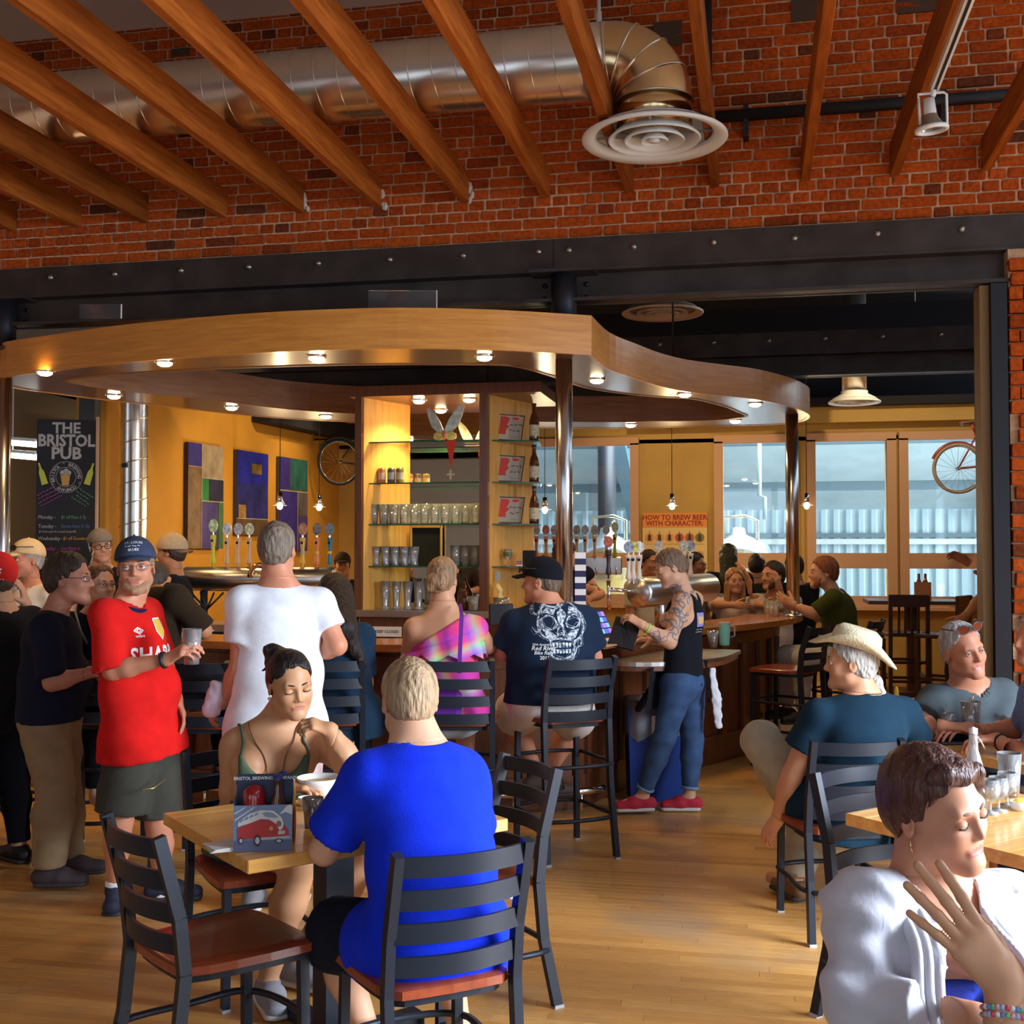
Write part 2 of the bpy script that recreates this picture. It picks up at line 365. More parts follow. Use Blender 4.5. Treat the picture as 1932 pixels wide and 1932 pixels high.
def brick_meshes(n, L, h, d=.09):
    out = []
    for k in range(n):
        bm = bmesh.new(); bmesh.ops.create_cube(bm, size=1, matrix=Matrix.Diagonal((L, d, h, 1)))
        bmesh.ops.bevel(bm, geom=list(bm.edges), offset=.005, segments=1, affect='EDGES')
        for v in bm.verts: v.co += Vector((random.uniform(-.003, .003), random.uniform(-.002, .002), random.uniform(-.0025, .0025)))
        me = bpy.data.meshes.new('brick'); bm.to_mesh(me); bm.free(); me.materials.append(M_BRICK); out.append(me)
    return out
def brick_field(parent, x0, x1, z0, z1, y, course, blen, hlen, limit, skip=None, header_rows=(), facing='y', key=None):
    st = brick_meshes(5, blen-.012, course-.011); hd = brick_meshes(4, hlen-.012, course-.011)
    L = []; z = z0+course/2; r = 0
    while z < z1-course*.3:
        isH = r in header_rows; x = x0-random.random()*blen
        while x < x1:
            l = hlen if (isH or random.random() < .13) else blen
            a = max(x, x0); b = min(x+l, x1)
            if b-a > .05: L.append(((a+b)/2, z, l, (b-a)/l))
            x += l
        z += course; r += 1
    if skip: L = [q for q in L if not skip(q[0], q[1])]
    L.sort(key=key or (lambda q: -q[0])); mb = MB()
    for i, (cx, cz, l, s) in enumerate(L):
        me = random.choice(hd if l == hlen else st); jy = y+random.uniform(-.006, .004)
        if facing == 'y': loc = (cx, jy, cz); rz = 0
        else: loc = (jy, cx, cz); rz = PI/2
        if i < limit:
            o = bpy.data.objects.new('brick', me); link(o, parent); o.location = loc; o.scale = (s, 1, 1); o.rotation_euler = (random.uniform(-.01, .01), random.uniform(-.006, .006), rz+random.uniform(-.01, .01))
        else:
            R = Matrix.Rotation(rz, 3, 'Z'); mb.add([R @ Vector((v.co.x*s, v.co.y, v.co.z))+Vector(loc) for v in me.vertices], [tuple(p.vertices) for p in me.polygons])
    if mb.v: props(mb.build('brick_field', M_BRICK, parent), kind='stuff')
WY = 7.0
wall = MB().box((-2.6, WY+.16, 4.36), (8.9, .30, 1.66)).build('wall_upper', M_MORTAR); props(wall, 'old red brick wall above the steel beam', kind='structure')
JX = [-5.42, -4.93, -4.445, -3.95, -3.385, -2.85, -2.33, -1.76, -1.25, -.735, -.225, .30, .80, 1.30]
brick_field(wall, -6.2, 1.75, 3.55, 5.16, WY+.045, .0672, .212, .105, 300, header_rows=(2, 3, 9, 15, 21))
# pier at the right end of the opening
pier = MB().box((2.35, 7.08, 1.67), (1.9, .26, 3.33)).build('wall_right_pier', M_MORTAR); props(pier, 'red brick pier under the right end of the beam', kind='structure')
brick_field(pier, 1.395, 2.2, 0, 3.33, 6.955, .080, .225, .11, 300)
# ceiling with open joists
ceil = MB().box((-2.2, 2.2, 5.16), (9.8, 9.8, .1)).build('ceiling', mat('grey_ceiling', (.62, .60, .60), .8)); props(ceil, 'pale grey ceiling over open timber joists', kind='structure')
for i, x in enumerate(JX):
    mb = MB().box((0, 0, 0), (.052, 9.4, .185), bev=.003); o = mb.build('joist', M_JOIST, ceil); o.location = (x+.0, 2.32, 3.805+.0925)
mb = MB()
for x in JX:   # lime mortar around the joist ends
    pass
for x, z, w, h in ((-.50, 4.76, .17, .15), (.31, 4.83, .17, .13), (-1.28, 4.80, .15, .05), (-2.03, 4.74, .14, .05), (.95, 4.80, .25, .09), (-3.7, 4.93, .13, .05)):
    MB().box((x, WY+.0, z), (w, .012, h)).build('joist_pocket', mat('old_timber_end', (.075, .045, .03), .9), wall)
for x in (-2.33, -1.76, -2.85):
    m2 = MB()
    for k in range(7): m2.sphere((x+.03+random.uniform(-.012, .02), WY-.004, 3.82+random.uniform(-.01, .10)), (.016, .012, random.uniform(.015, .03)), 6)
    m2.build('mortar_patch', mat('lime_mortar', (.62, .55, .46), .95), wall)

# steel beam
def beam(y, x0, x1, label, cols):
    t = thing('steel_beam', label, 'beam', ((x0+x1)/2, y, 3.15))
    t['kind'] = 'structure'
    c = (x0+x1)/2; L = x1-x0
    MB().box((c, y+.02, 3.44), (L, .10, .20)).build('upper_channel', M_STEEL, t, True)
    MB().box((c, y+.07, 3.245), (L, .03, .2)).box((c, y+.02, 3.16), (L, .16, .022)).box((c, y+.02, 3.343), (L, .13, .016)).build('web_and_flange', M_STEEL, t, True)
    for x in cols:
        if x0 < x < x1: MB().lathe([(.019, 0), (.019, .012), (.010, .02), (0, .022)], (x, y-.03, 3.466), 10, Matrix.Rotation(PI/2, 3, 'X')).build('bolt', M_BOLT, t, True)
    return t
bx = [-1.101+.0, -.706, -.232, .235, .70, 1.16]+[-1.289-.475*k for k in range(9)]
b1 = beam(WY, -6.5, 1.75, 'dark riveted steel beam under the brick wall', bx)
MB().box((-1.195, WY-.033, 3.44), (.004, .004, .20)).build('splice_seam', M_STEELD, b1, True)
b2 = beam(10.42, -6.0, 2.6, 'dark riveted steel beam behind the bar canopy', [-3.2+.475*k for k in range(13)])
# beam columns: black pipe stub and bracket above the bright pole
def stub(x, lab):
    t = thing('column_bracket', lab, 'bracket', (x, WY, 3.0), group=None); t['kind'] = 'structure'
    MB().tube([(x, WY-.02, 2.99), (x, WY-.02, 3.335)], .078, 18).build('pipe_stub', M_STEELD, t, True)
    MB().box((x, WY-.02, 3.33), (.40, .19, .02)).box((x, WY-.02, 2.995), (.17, .17, .02)).build('plate', M_STEEL, t, True)
    for sx in (-.13, .13):
        for z in (3.19, 3.27): MB().lathe([(.016, 0), (.016, .014), (0, .016)], (x+sx, WY+.055, z), 8, Matrix.Rotation(PI/2, 3, 'X')).build('bolt', M_STEELD, t, True)
stub(-1.135, 'black pipe bracket under the beam splice'); stub(-4.97, 'black pipe bracket at the beam end by the chalkboard')
# end column at the right of the opening
t = thing('steel_column', 'dark steel end column beside the brick pier', 'column', (1.33, 7.0, 0)); t['kind'] = 'structure'
MB().box((1.345, 7.0, 1.57), (.085, .16, 3.14)).build('column_shaft', M_STEELD, t, True)
MB().box((1.275, 7.06, 1.57), (.05, .18, 3.14)).build('column_flange', mat('ochre_column_paint', (.22, .13, .05), .6), t, True)

# black ceiling over the bar
o = MB().box((-2.2, 11.1, 4.75), (12, 8.1, .1)).build('ceiling_bar', M_DARKCEIL); props(o, 'black painted ceiling over the bar', kind='structure')
for y in (8.7, 12.2, 13.4):
    MB().box((-1.6, y, 3.95), (8.4, .14, .32)).build('trim_joist', M_DARKCEIL, o)
MB().box((.95, 8.4, 3.62), (.62, .25, .16)).build('ceiling_box', mat('grey_box', (.10, .10, .11), .7), o)
# back wall with windows onto the brew hall
BY = 15.0
def wall_back():
    w = bpy.data.objects.new('wall_back', None); COL.objects.link(w); props(w, 'ochre wall with tall windows onto the brew hall', kind='structure')
    ops = [(-3.4, -1.57), (-.40, .40), (.735, 1.585), (1.835, 2.67)]   # openings, z .98 .. 2.98
    xs = [-5.6]+[v for o in ops for v in o]+[3.6]
    mb = MB()
    for i in range(0, len(xs), 2): mb.box(((xs[i]+xs[i+1])/2, BY+.1, 2.0), (xs[i+1]-xs[i], .2, 2.1))
    mb.box((-1, BY+.1, .475), (9.2, .2, .95)); mb.box((-1, BY+.1, 3.22), (9.2, .2, .44)); MB().box((-1, BY+.1, 4.12), (9.2, .2, 1.36)).build('wall_header', M_DARKCEIL, w); mb.build('wall_panel', M_OLIVE, w)
    MB().box((.6, BY-.10, 3.30), (4.3, .22, .20)).build('bulkhead', M_OLIVE, w); MB().box((.6, BY-.18, 3.44), (4.3, .36, .10)).build('bulkhead', M_DARKCEIL, w)
    gl = glass('window_glass', (.93, .97, .97), .02, .03)
    for i, (a, b) in enumerate(ops):
        f = bpy.data.objects.new('window_%d' % (i+1), None); COL.objects.link(f); props(f, 'tan framed window onto the brew hall', kind='structure'); f.location = ((a+b)/2, BY, .98)
        fr = MB(); t = .10
        fr.box(((a+b)/2, BY-.02, 3.03), (b-a+.22, .12, .10))
        for x in (a-.055, b+.055): fr.box((x, BY-.02, 2.0), (.11, .12, 2.0))
        fr.box(((a+b)/2, BY-.02, 1.0), (b-a+.22, .12, .13)); fr.box(((a+b)/2, BY-.02, 1.50), (b-a, .10, .19)); fr.build('window_frame', M_TAN, f, True)
        MB().box(((a+b)/2, BY+.04, 2.28), (b-a, .006, 1.38)).build('pane', gl, f, True); MB().box(((a+b)/2, BY+.04, 1.23), (b-a, .006, .36)).build('pane', gl, f, True)
        MB().box(((a+b)/2, BY-.12, .92), (b-a+.25, .2, .04)).build('window_sill', M_TAN, f, True)
    return w
wall_back()
# ochre side wall with the paintings
LA = math.radians(4.7); LK = at_y(640, 900, BY); LN = np.array([math.cos(LA), -math.sin(LA), 0]); LD = np.array([math.sin(LA), math.cos(LA), 0])
def lw(s, z, off=0): return np.array([LK[0], LK[1], 0])-LD*s+LN*off+ZV*z   # s metres from the corner towards the camera
mb = MB(); q = [lw(0, 0), lw(5.3, 0), lw(5.3, 0, -.2), lw(0, 0, -.2)]; mb.prism([p[:2] for p in q], 0, 3.5)
o = mb.build('wall_left', M_YELLOW); props(o, 'ochre painted wall with the abstract paintings', kind='structure')
MB().prism([p[:2] for p in (lw(0, 0, .25), lw(2.4, 0, .25), lw(2.4, 0, -.2), lw(0, 0, -.2))], 3.12, 3.5).build('soffit', M_DARKCEIL, o)
mb = MB(); p0 = lw(5.3, 0); mb.box((p0[0]-.02, p0[1]-.05, 1.75), (.16, .10, 3.5)); mb.build('corner_post', mat('dark_corner_post', (.05, .05, .05), .6), o)
# far left window wall behind the chalkboard
wl = MB().box((-7.9, 9.9, 2.6), (.15, 1.3, .9)).box((-7.9, 10.5, 4.1), (.15, 7, 1.4)).box((-7.9, 9.9, .5), (.15, 1.3, 1.0)).box((-7.9, 12.1, 1.75), (.15, 2.9, 3.5)).box((-6.9, 13.5, 1.75), (2.2, .12, 4.8)).box((-7.9, 8.0, 2.4), (.15, 2.6, 4.8)).build('wall_far_left', M_PLASTER); props(wl, 'plaster wall with sash window left of the chalkboard', kind='structure')
f = bpy.data.objects.new('window_5', None); COL.objects.link(f); f.location = (-7.9, 9.9, 1.0); props(f, 'pale sash window left of the chalkboard', kind='structure')
MB().box((-7.82, 10.0, 1.6), (.06, 1.5, .06)).box((-7.82, 10.45, 1.6), (.08, .09, 1.3)).box((-7.82, 9.3, 1.6), (.08, .09, 1.3)).build('window_frame', M_WHITE, f, True)
MB().box((-7.86, 9.9, 1.6), (.006, 1.3, 1.2)).build('pane', glass('window_glass', (.93, .97, .97), .02, .03), f, True)
# hedge and clapboard outside that window
hb = thing('outside_wall', 'green clapboard wall beyond the left window', 'building', (-10.5, 10.5, 0)); hb['kind'] = 'structure'
mgr = mat('green_clapboard', (.20, .24, .09), .8)
for k in range(22): MB().box((-10.5, 10.5, .2+k*.16), (.03, 7, .155), M=Matrix.Rotation(.12, 3, 'Y')).build('board', mgr, hb, True)
# shell behind the photographer: street front with three shop windows, side walls
wf = MB()
xs = [-6.6, -4.7, -2.1, -1.1, 1.5, 2.3, 4.9, 5.0]
for i in range(0, 8, 2): wf.box(((xs[i]+xs[i+1])/2, -2.6, 2.55), (xs[i+1]-xs[i], .2, 5.1))
wf.box((-.8, -2.6, .35), (11.6, .2, .7)); wf.box((-.8, -2.6, 4.2), (11.6, .2, 1.8)); props(wf.build('wall_front', M_PLASTER), 'plaster street front with shop windows', kind='structure')
wr = MB().box((5.0, -1, 2.55), (.2, 3.4, 5.1)).box((5.0, 5.7, 2.55), (.2, 3.2, 5.1)).box((5.0, 2.5, .4), (.2, 3.4, .8)).box((5.0, 2.5, 4.15), (.2, 3.4, 1.9)); props(wr.build('wall_right', M_PLASTER), 'plaster side wall with a window', kind='structure')
props(MB().box((-6.7, 2.2, 2.55), (.2, 9.8, 5.1)).build('wall_side_left', M_MORTAR), 'side wall of the dining room', kind='structure')
props(MB().box((3.62, 11.0, 1.75), (.2, 8.2, 3.5)).build('wall_bar_right', M_YELLOW), 'ochre side wall of the bar', kind='structure')

# ------------------------------------------------------------------ brew hall beyond the windows
M_QUILT = mat('white_roof_quilt', (.62, .70, .72), .5, var=.08, scale=2, bump=.6, bscale=3.5)
M_CORR = mat('corrugated_steel', (.55, .66, .70), .45, .2)
h = thing('brew_hall_roof', 'white quilted insulation roof of the brew hall', 'roof', (0, 22, 2.6)); h['kind'] = 'structure'
ze, zr = 2.62, 7.4
MB().add([(-14, 30, ze), (16, 30, ze), (16, 15.4, zr), (-14, 15.4, zr)], [(0, 1, 2, 3)]).build('roof_quilt', M_QUILT, h, True)
for y in (28.2, 25.6, 22.9, 20.4, 18.0):
    z = ze+(30-y)/14.6*(zr-ze); MB().box((1, y, z-.10), (30, .07, .20)).build('purlin', mat('grey_purlin', (.16, .22, .25), .6), h, True)
for x, sl in ((6.2, .55), (-3.0, .3)):
    MB().bar((x, 29.6, ze-.1), (x+sl, 16, zr-.35), .32, .35).build('rafter', mat('blue_grey_steel', (.22, .34, .42), .5), h, True)
cw = thing('hall_wall', 'corrugated steel end wall of the brew hall', 'wall', (0, 30, 0)); cw['kind'] = 'structure'
mb = MB(); V = []; n = 0
for k in range(100):
    x = -14+k*.30
    for dx, dy in ((0, 0), (.11, 0), (.15, .07), (.26, .07)): V.append((x+dx, 30+dy))
Fc = [(i, i+1, len(V)+i+1, len(V)+i) for i in range(len(V)-1)]
mb.add([(x, y, 0) for x, y in V]+[(x, y, ze+.1) for x, y in V], Fc); mb.build('corrugated_sheet', M_CORR, cw, True)
MB().box((1, 29.8, 1.98), (30, .08, .10)).build('girt', mat('grey_purlin', (.16, .22, .25), .6), cw, True)
MB().box((1, 29.75, 1.82), (30, .14, .13)).build('light_tray', M_WHITE, cw, True)
MB().box((6.2, 29.6, 1.3), (.34, .3, 2.6)).build('hall_column', mat('blue_grey_steel', (.22, .34, .42), .5), cw, True)
hp = thing('standpipe', 'thin grey standpipe with an elbow beyond the window', 'pipe', (.2, 20, 1.5)); hp['kind'] = 'structure'
a = at_y(1433, 820, 20); b = at_y(1433, 935, 20); c = at_y(1443, 938, 20); d = at_y(1443, 980, 20)
MB().tube([a, b, c, d], .035, 8).build('pipe', mat('grey_purlin', (.16, .22, .25), .6), hp, True)
props(MB().box((1, 23, -.05), (30, 15, .1)).build('floor_hall', mat('hall_concrete', (.35, .36, .36), .7)), 'concrete floor of the brew hall', kind='structure')
props(MB().box((16, 22, 3), (.1, 16, 8)).box((-14, 22, 3), (.1, 16, 8)).build('wall_hall_sides', M_CORR), 'side walls of the brew hall', kind='structure')
def tank(x, y, lab):
    t = thing('brew_tank', lab, 'tank', (x, y, 0))
    MB().lathe([(0, .35), (.5, .5), (.5, 1.55), (.42, 1.72), (.12, 1.85), (.1, 1.95), (0, 1.96)], (x, y, 0), 24).build('tank_shell', mat('tank_steel', (.6, .62, .64), .25, 1), t, True)
    for k in range(4): a = PI/4+k*PI/2; MB().tube([(x+.4*math.cos(a), y+.4*math.sin(a), 0), (x+.4*math.cos(a), y+.4*math.sin(a), .6)], .03, 8).build('leg', mat('tank_steel', (.6, .62, .64), .25, 1), t, True)
    MB().tube([(x-.2, y-.1, 1.7), (x-.2, y-.1, 2.1), (x+.1, y-.1, 2.12), (x+.28, y-.1, 2.05), (x+.28, y-.1, 1.2)], .025, 8).build('pipe', mat('tank_steel', (.6, .62, .64), .25, 1), t, True)
tank(-.25, 17.2, 'steel brewing tank beyond the window behind the long haired woman'); tank(-2.1, 16.8, 'steel brewing tank beyond the window behind the bar taps'); 
MB_ = thing('exhaust_stack', 'black exhaust stack beyond the window behind the pole', 'pipe', (-2.0, 16.5, 0)); 
a = at_y(1145, 840, 18.6); MB().tube([(a[0], 18.6, .0), (a[0], 18.6, 3.6)], .15, 14).build('stack_tube', M_STEELD, MB_, True)

# ------------------------------------------------------------------ duct, diffusers, pipes, lights on the ceiling
def spiral_duct(t, a, b, r, n, pitch=.13, sr=.0035):
    a = Vector(a); b = Vector(b); L = (b-a).length; d = (b-a)/L
    MB().tube([a+d*L*k/40 for k in range(41)], r, n).build('duct_tube', M_DUCT, t, True)
    mb = MB(); k = 0.05
    while k < L-.03:
        c = a+d*k; u = d.orthogonal().normalized(); w = d.cross(u); mb.tube([c+(u*math.cos(2*PI*q/28)+w*math.sin(2*PI*q/28))*(r+.001)+d*(pitch*q/28) for q in range(29)], sr, 5)
        k += pitch
    mb.build('duct_seam', M_DUCT, t, True)
def diffuser(t, c, r, m):
    c = Vector(c); k = r/.36
    MB().lathe([(.36*k, .012), (.362*k, .004), (.352*k, -.006), (.30*k, .012), (.285*k, .03), (.30*k, .045), (.345*k, .02), (.36*k, .012)], c, 48).build('outer_ring', m, t, True)
    for a_, b_, z in ((.225, .185, -.006), (.145, .105, -.01), (.065, .03, -.012)):
        MB().lathe([(a_*k, z), (a_*k+.006, z+.008), (b_*k, z+.055), (b_*k-.006, z+.05), (a_*k-.008, z+.004), (a_*k, z)], c, 40).build('cone_ring', m, t, True)
    MB().lathe([(0, -.014), (.028*k, -.01), (.02*k, .05), (0, .05)], c, 20).build('centre_knob', m, t, True)
    MB().lathe([(.30*k, .04), (.30*k, .05), (.15, .10), (.15, .13)], c, 30).build('collar', m, t, True)
    MB().bar(c+Vector((-.29*k, 0, .03)), c+Vector((.29*k, 0, .03)), .012).bar(c+Vector((0, -.29*k, .03)), c+Vector((0, .29*k, .03)), .012).build('cross_bar', M_BOLT, t, True)
t = thing('air_duct', 'shiny galvanised spiral duct with an elbow above the joists', 'air duct', (-1.0, 6.1, 3.8))
DY, DZ, DR = 6.0, 4.20, .195; ex = -.50
spiral_duct(t, (-6.3, DY, DZ), (ex-.24, DY, DZ), DR, 32)
R_ = .24
M_BRASSY = mat('brassy_duct', (.80, .58, .30), .2, 1)
EB = lambda a: Vector((ex-R_+R_*math.sin(a), DY, DZ-R_+R_*math.cos(a)))
for k in range(4):     # gored elbow
    A3 = [PI/2*(k+q/3)/4 for q in range(4)]; mb = MB(); V = []
    for a in A3:
        c = EB(a); u = Vector((math.sin(a), 0, math.cos(a))); w = Vector((0, 1, 0)); V += [c+(u*math.cos(2*PI*q/32)+w*math.sin(2*PI*q/32))*DR for q in range(32)]
    mb.add(V, [(i*32+q, i*32+(q+1) % 32, (i+1)*32+(q+1) % 32, (i+1)*32+q) for i in range(3) for q in range(32)], True); mb.build('elbow_gore', M_BRASSY, t, True)
    a = A3[-1]; c = EB(a); u = Vector((math.sin(a), 0, math.cos(a))); w = Vector((0, 1, 0))
    MB().tube([c+(u*math.cos(2*PI*q/28)+w*math.sin(2*PI*q/28))*(DR+.002) for q in range(28)], .006, 6, closed=True).build('elbow_seam', M_DUCT, t, True)
MB().tube([(ex, DY, DZ-R_), (ex, DY, 3.84)], DR, 32).build('drop_collar', M_BRASSY, t, True)
diffuser(t, (ex, DY, 3.765), .375, M_WHITE)
c = PX(1250, 592, 9.9); t = thing('round_diffuser', 'round ceiling diffuser tinted warm above the canopy', 'air vent', c); diffuser(t, c, .345, mat('warm_white', (.62, .50, .38), .4)); MB().tube([c+ZV*.1, c+ZV*(4.7-c[2])], .16, 20).build('duct_tube', M_STEELD, t, True)
c = PX(1612, 760, 13.2); t = thing('round_diffuser', 'far round diffuser hanging near the back windows', 'air vent', c); diffuser(t, c, .29, M_WHITE); MB().tube([c+ZV*.08, c+ZV*(4.7-c[2])], .135, 20).build('duct_tube', M_DUCT, t, True)
t = thing('wall_pipe', 'black iron pipe clamped along the brick wall', 'pipe', (.5, 6.93, 4.2))
MB().tube([(-.27, 6.92, 4.2), (2.2, 6.92, 4.2)], .036, 12).tube([(-.27, 6.92, 4.18), (-.27, 6.92, 5.0)], .036, 12).build('pipe', M_STEELD, t, True)
for x in (-.04, 1.06): MB().box((x, 6.95, 4.16), (.03, .10, .19)).build('clamp', M_STEELD, t, True)
# track light
t = thing('track_light', 'white track spotlight hanging from a ceiling track by the wall', 'spotlight', (1.5, 5.0, 3.7))
p1 = PX(1762, 168, 5.15); p0 = np.array([p1[0], p1[1]-2.6, p1[2]])
MB().bar(p0, p1, .035, .03).build('track_rail', M_WHITE, t, True); MB().bar(p0+[0, 0, -.016], p1+[0, 0, -.016], .012, .004).build('track_slot', M_STEELD, t, True)
g = lambda x, y: PX(x, y, 5.12)
MB().tube([g(1762, 165), g(1760, 182)], .012, 8).build('stem', M_WHITE, t, True)
MB().tube([g(1733, 185), g(1731, 178), g(1780, 174), g(1786, 178), g(1787, 236)], .006, 6).tube([g(1733, 185), g(1736, 236)], .006, 6).build('yoke', M_WHITE, t, True)
ax = g(1758, 246)-g(1752, 186); ax = Vector(ax).normalized(); Mx = Vector((0, 0, 1)).rotation_difference(ax).to_matrix(); c0 = g(1752, 186)
MB().lathe([(0, 0), (.024, .002), (.027, .06), (.026, .075)], c0, 16, Mx).build('socket', M_WHITE, t, True)
MB().lathe([(.026, .07), (.034, .09), (.056, .125), (.057, .13)], c0, 18, Mx).build('lamp_reflector', mat('lamp_metal', (.3, .26, .22), .3, .8), t, True)
MB().lathe([(.06, .125), (.072, .128), (.072, .143), (.055, .145), (.055, .13)], c0, 20, Mx).build('lamp_rim', M_WHITE, t, True)
t = thing('conduit_drop', 'white conduit with a white coupling at its end above the duct', 'conduit', (-.95, 6.3, 4.6))
a = PX(1130, -5, 6.3); b = PX(1130, 45, 6.3); MB().tube([a, b], .010, 8).build('conduit', M_WHITE, t, True); MB().tube([PX(1130, 22, 6.3), PX(1130, 46, 6.3)], .016, 8).build('coupling', M_WHITE, t, True)
# ------------------------------------------------------------------ canopy
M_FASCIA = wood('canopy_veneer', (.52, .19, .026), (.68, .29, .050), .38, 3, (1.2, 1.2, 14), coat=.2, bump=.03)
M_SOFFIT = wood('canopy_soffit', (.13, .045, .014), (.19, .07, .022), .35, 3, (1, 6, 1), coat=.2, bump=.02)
M_MAHOG = wood('mahogany', (.10, .028, .010), (.17, .055, .018), .35, 4, (8, 8, .8), coat=.25, bump=.03)
M_PANEL = wood('golden_ply', (.64, .31, .065), (.80, .44, .115), .45, 4, (9, 9, .7), bump=.03)
M_BRUSHED = mat('brushed_steel', (.62, .60, .57), .28, 1.0, var=.05, scale=30)
M_POLE = mat('polished_pole', (.60, .57, .55), .22, 1.0)
M_CHROME = mat('chrome', (.8, .78, .75), .12, 1.0)
CO = [(-5.2, 7.3), (-5.0, 6.95), (-4.42, 6.715), (-3.95, 6.55), (-3.53, 6.45), (-2.97, 6.355), (-2.47, 6.33), (-2.0, 6.37), (-1.56, 6.5), (-1.28, 6.63), (-.943, 6.816), (-.906, 7.38), (-.78, 7.83), (-.64, 8.26), (-.47, 8.58), (-.25, 8.83), (0, 9.1), (.21, 9.48), (.37, 9.9), (.468, 10.4), (.40, 10.85), (.1, 11.05), (-.6, 11.05), (-1.11, 11.1), (-2.4, 10.75), (-3.63, 10.0), (-4.25, 9.4), (-4.69, 8.57), (-5.0, 8.0)]
CI = [(-4.62, 7.35), (-4.57, 7.12), (-4.1, 6.98), (-3.7, 6.92), (-3.35, 6.885), (-2.9, 6.885), (-2.5, 6.91), (-2.1, 6.97), (-1.75, 7.06), (-1.51, 7.15), (-1.38, 7.45), (-1.3, 7.75), (-1.2, 8.2), (-1.0, 8.55), (-.75, 8.82), (-.49, 9.0), (-.34, 9.3), (-.22, 9.65), (-.15, 9.95), (-.09, 10.3), (-.3, 10.5), (-.6, 10.55), (-.9, 10.5), (-1.3, 10.48), (-2.4, 10.15), (-3.2, 9.5), (-3.75, 9.0), (-4.1, 8.3), (-4.45, 7.75)]
def two_arcs(P):   # smooth, with the sharp corner kept at index 10
    a = catmull(P[10:]+P[:11], 4); return [tuple(p) for p in a[:-1]]
oO, oI = two_arcs(CO), two_arcs(CI)
def ribbon(mb, L, z0, z1, th, closed=True):
    n = len(L); A = [np.array(p) for p in L]; N_ = []
    for i in range(n):
        t = A[(i+1) % n]-A[i-1] if closed else A[min(i+1, n-1)]-A[max(i-1, 0)]; t = t/np.linalg.norm(t); N_.append(np.array([-t[1], t[0]])*th)
    V = []
    for i in range(n):
        p = A[i]; q = A[i]+N_[i]; V += [(p[0], p[1], z0), (p[0], p[1], z1), (q[0], q[1], z1), (q[0], q[1], z0)]
    Fc = []
    for i in range(n if closed else n-1):
        j = (i+1) % n
        for k in range(4): Fc.append((4*i+k, 4*i+(k+1) % 4, 4*j+(k+1) % 4, 4*j+k))
    if not closed: Fc += [(0, 1, 2, 3), (4*n-1, 4*n-2, 4*n-3, 4*n-4)]
    return mb.add(V, Fc)
can = thing('bar_canopy', 'curved wooden canopy ring hung over the bar', 'canopy', (-2.4, 8.6, 2.8))
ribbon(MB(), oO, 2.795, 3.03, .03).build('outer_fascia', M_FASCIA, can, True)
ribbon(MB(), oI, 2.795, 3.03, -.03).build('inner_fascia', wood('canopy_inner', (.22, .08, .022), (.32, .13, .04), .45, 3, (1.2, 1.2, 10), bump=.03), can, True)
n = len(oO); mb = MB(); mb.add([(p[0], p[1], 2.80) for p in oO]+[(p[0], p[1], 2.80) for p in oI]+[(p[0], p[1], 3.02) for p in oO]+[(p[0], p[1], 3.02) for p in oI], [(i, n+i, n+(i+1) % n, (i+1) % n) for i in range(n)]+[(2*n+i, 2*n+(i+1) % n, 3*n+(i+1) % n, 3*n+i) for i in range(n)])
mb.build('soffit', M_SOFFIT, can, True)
for i, (x, y) in enumerate(((-3.2, 7.25), (-2.0, 7.3), (-.6, 8.8), (-4.4, 8.3), (-2.4, 10.4))): MB().tube([(x, y, 3.0), (x, y, 4.72)], .008, 6).build('hanger_rod', M_STEELD, can, True)
# downlights
WARM = (1.0, .62, .26)
M_LENS = emis('lamp_lens', (1.0, .80, .48), 16)
def downlight(x, y, z=2.80, p=17, lab='glowing recessed downlight in the canopy soffit', grp='canopy downlights', size=1.0):
    t = thing('downlight', lab, 'downlight', (x, y, z), group=grp)
    MB().lathe([(.062, 0), (.062, -.008), (.048, -.012), (.046, -.002)], (0, 0, 0), 20).build('trim_ring', M_CHROME, t)
    MB().lathe([(.048, -.004), (.044, -.020), (.026, -.030), (0, -.033)], (0, 0, 0), 18).build('lamp', M_LENS, t)
    l = bpy.data.lights.new('downlight_beam', 'SPOT'); l.energy = p; l.color = WARM; l.spot_size = 2.4; l.spot_blend = .7; l.shadow_soft_size = .05
    o = bpy.data.objects.new('downlight_beam', l); link(o, t); o.location = (0, 0, -.045)
    return t
for x_, y_, lb in ((85, 700, 'beside the pole by the chalkboard'), (215, 745, 'before the spiral duct'), (311, 682, 'in front of the nearest painting'), (437, 767, 'over the blue painting'), (597, 672, 'in front of the hanging bicycle'), (615, 783, 'beside the hanging bicycle'), (914, 671, 'in front of the award plaques'), (1126, 715, 'just behind the corner pole'), (1292, 742, 'on the inward curve above the server'), (1425, 760, 'just short of the far pole'), (1387, 792, 'at the far bend behind the far pole'), (1190, 800, 'above the far taps')):
    p = at_z(x_, y_, 2.80); downlight(p[0], p[1], lab='glowing canopy downlight '+lb)
# poles
def pole(x, y, z0, z1, r, lab):
    t = thing('steel_pole', lab, 'pole', (x, y, z0)); MB().tube([(0, 0, 0), (0, 0, z1-z0)], r, 24).build('pole_tube', M_POLE, t)
    MB().lathe([(r+.03, 0), (r+.03, .012), (r, .02)], (0, 0, 0), 24).build('base_flange', M_POLE, t)
pole(-1.135, WY-.02, 1.075, 2.99, .052, 'polished steel pole at the corner of the bar')
pole(.31, 10.28, 1.075, 2.80, .055, 'polished steel pole at the far end of the bar')
pole(-4.97, WY-.02, 0, 2.99, .055, 'polished steel pole by the chalkboard')
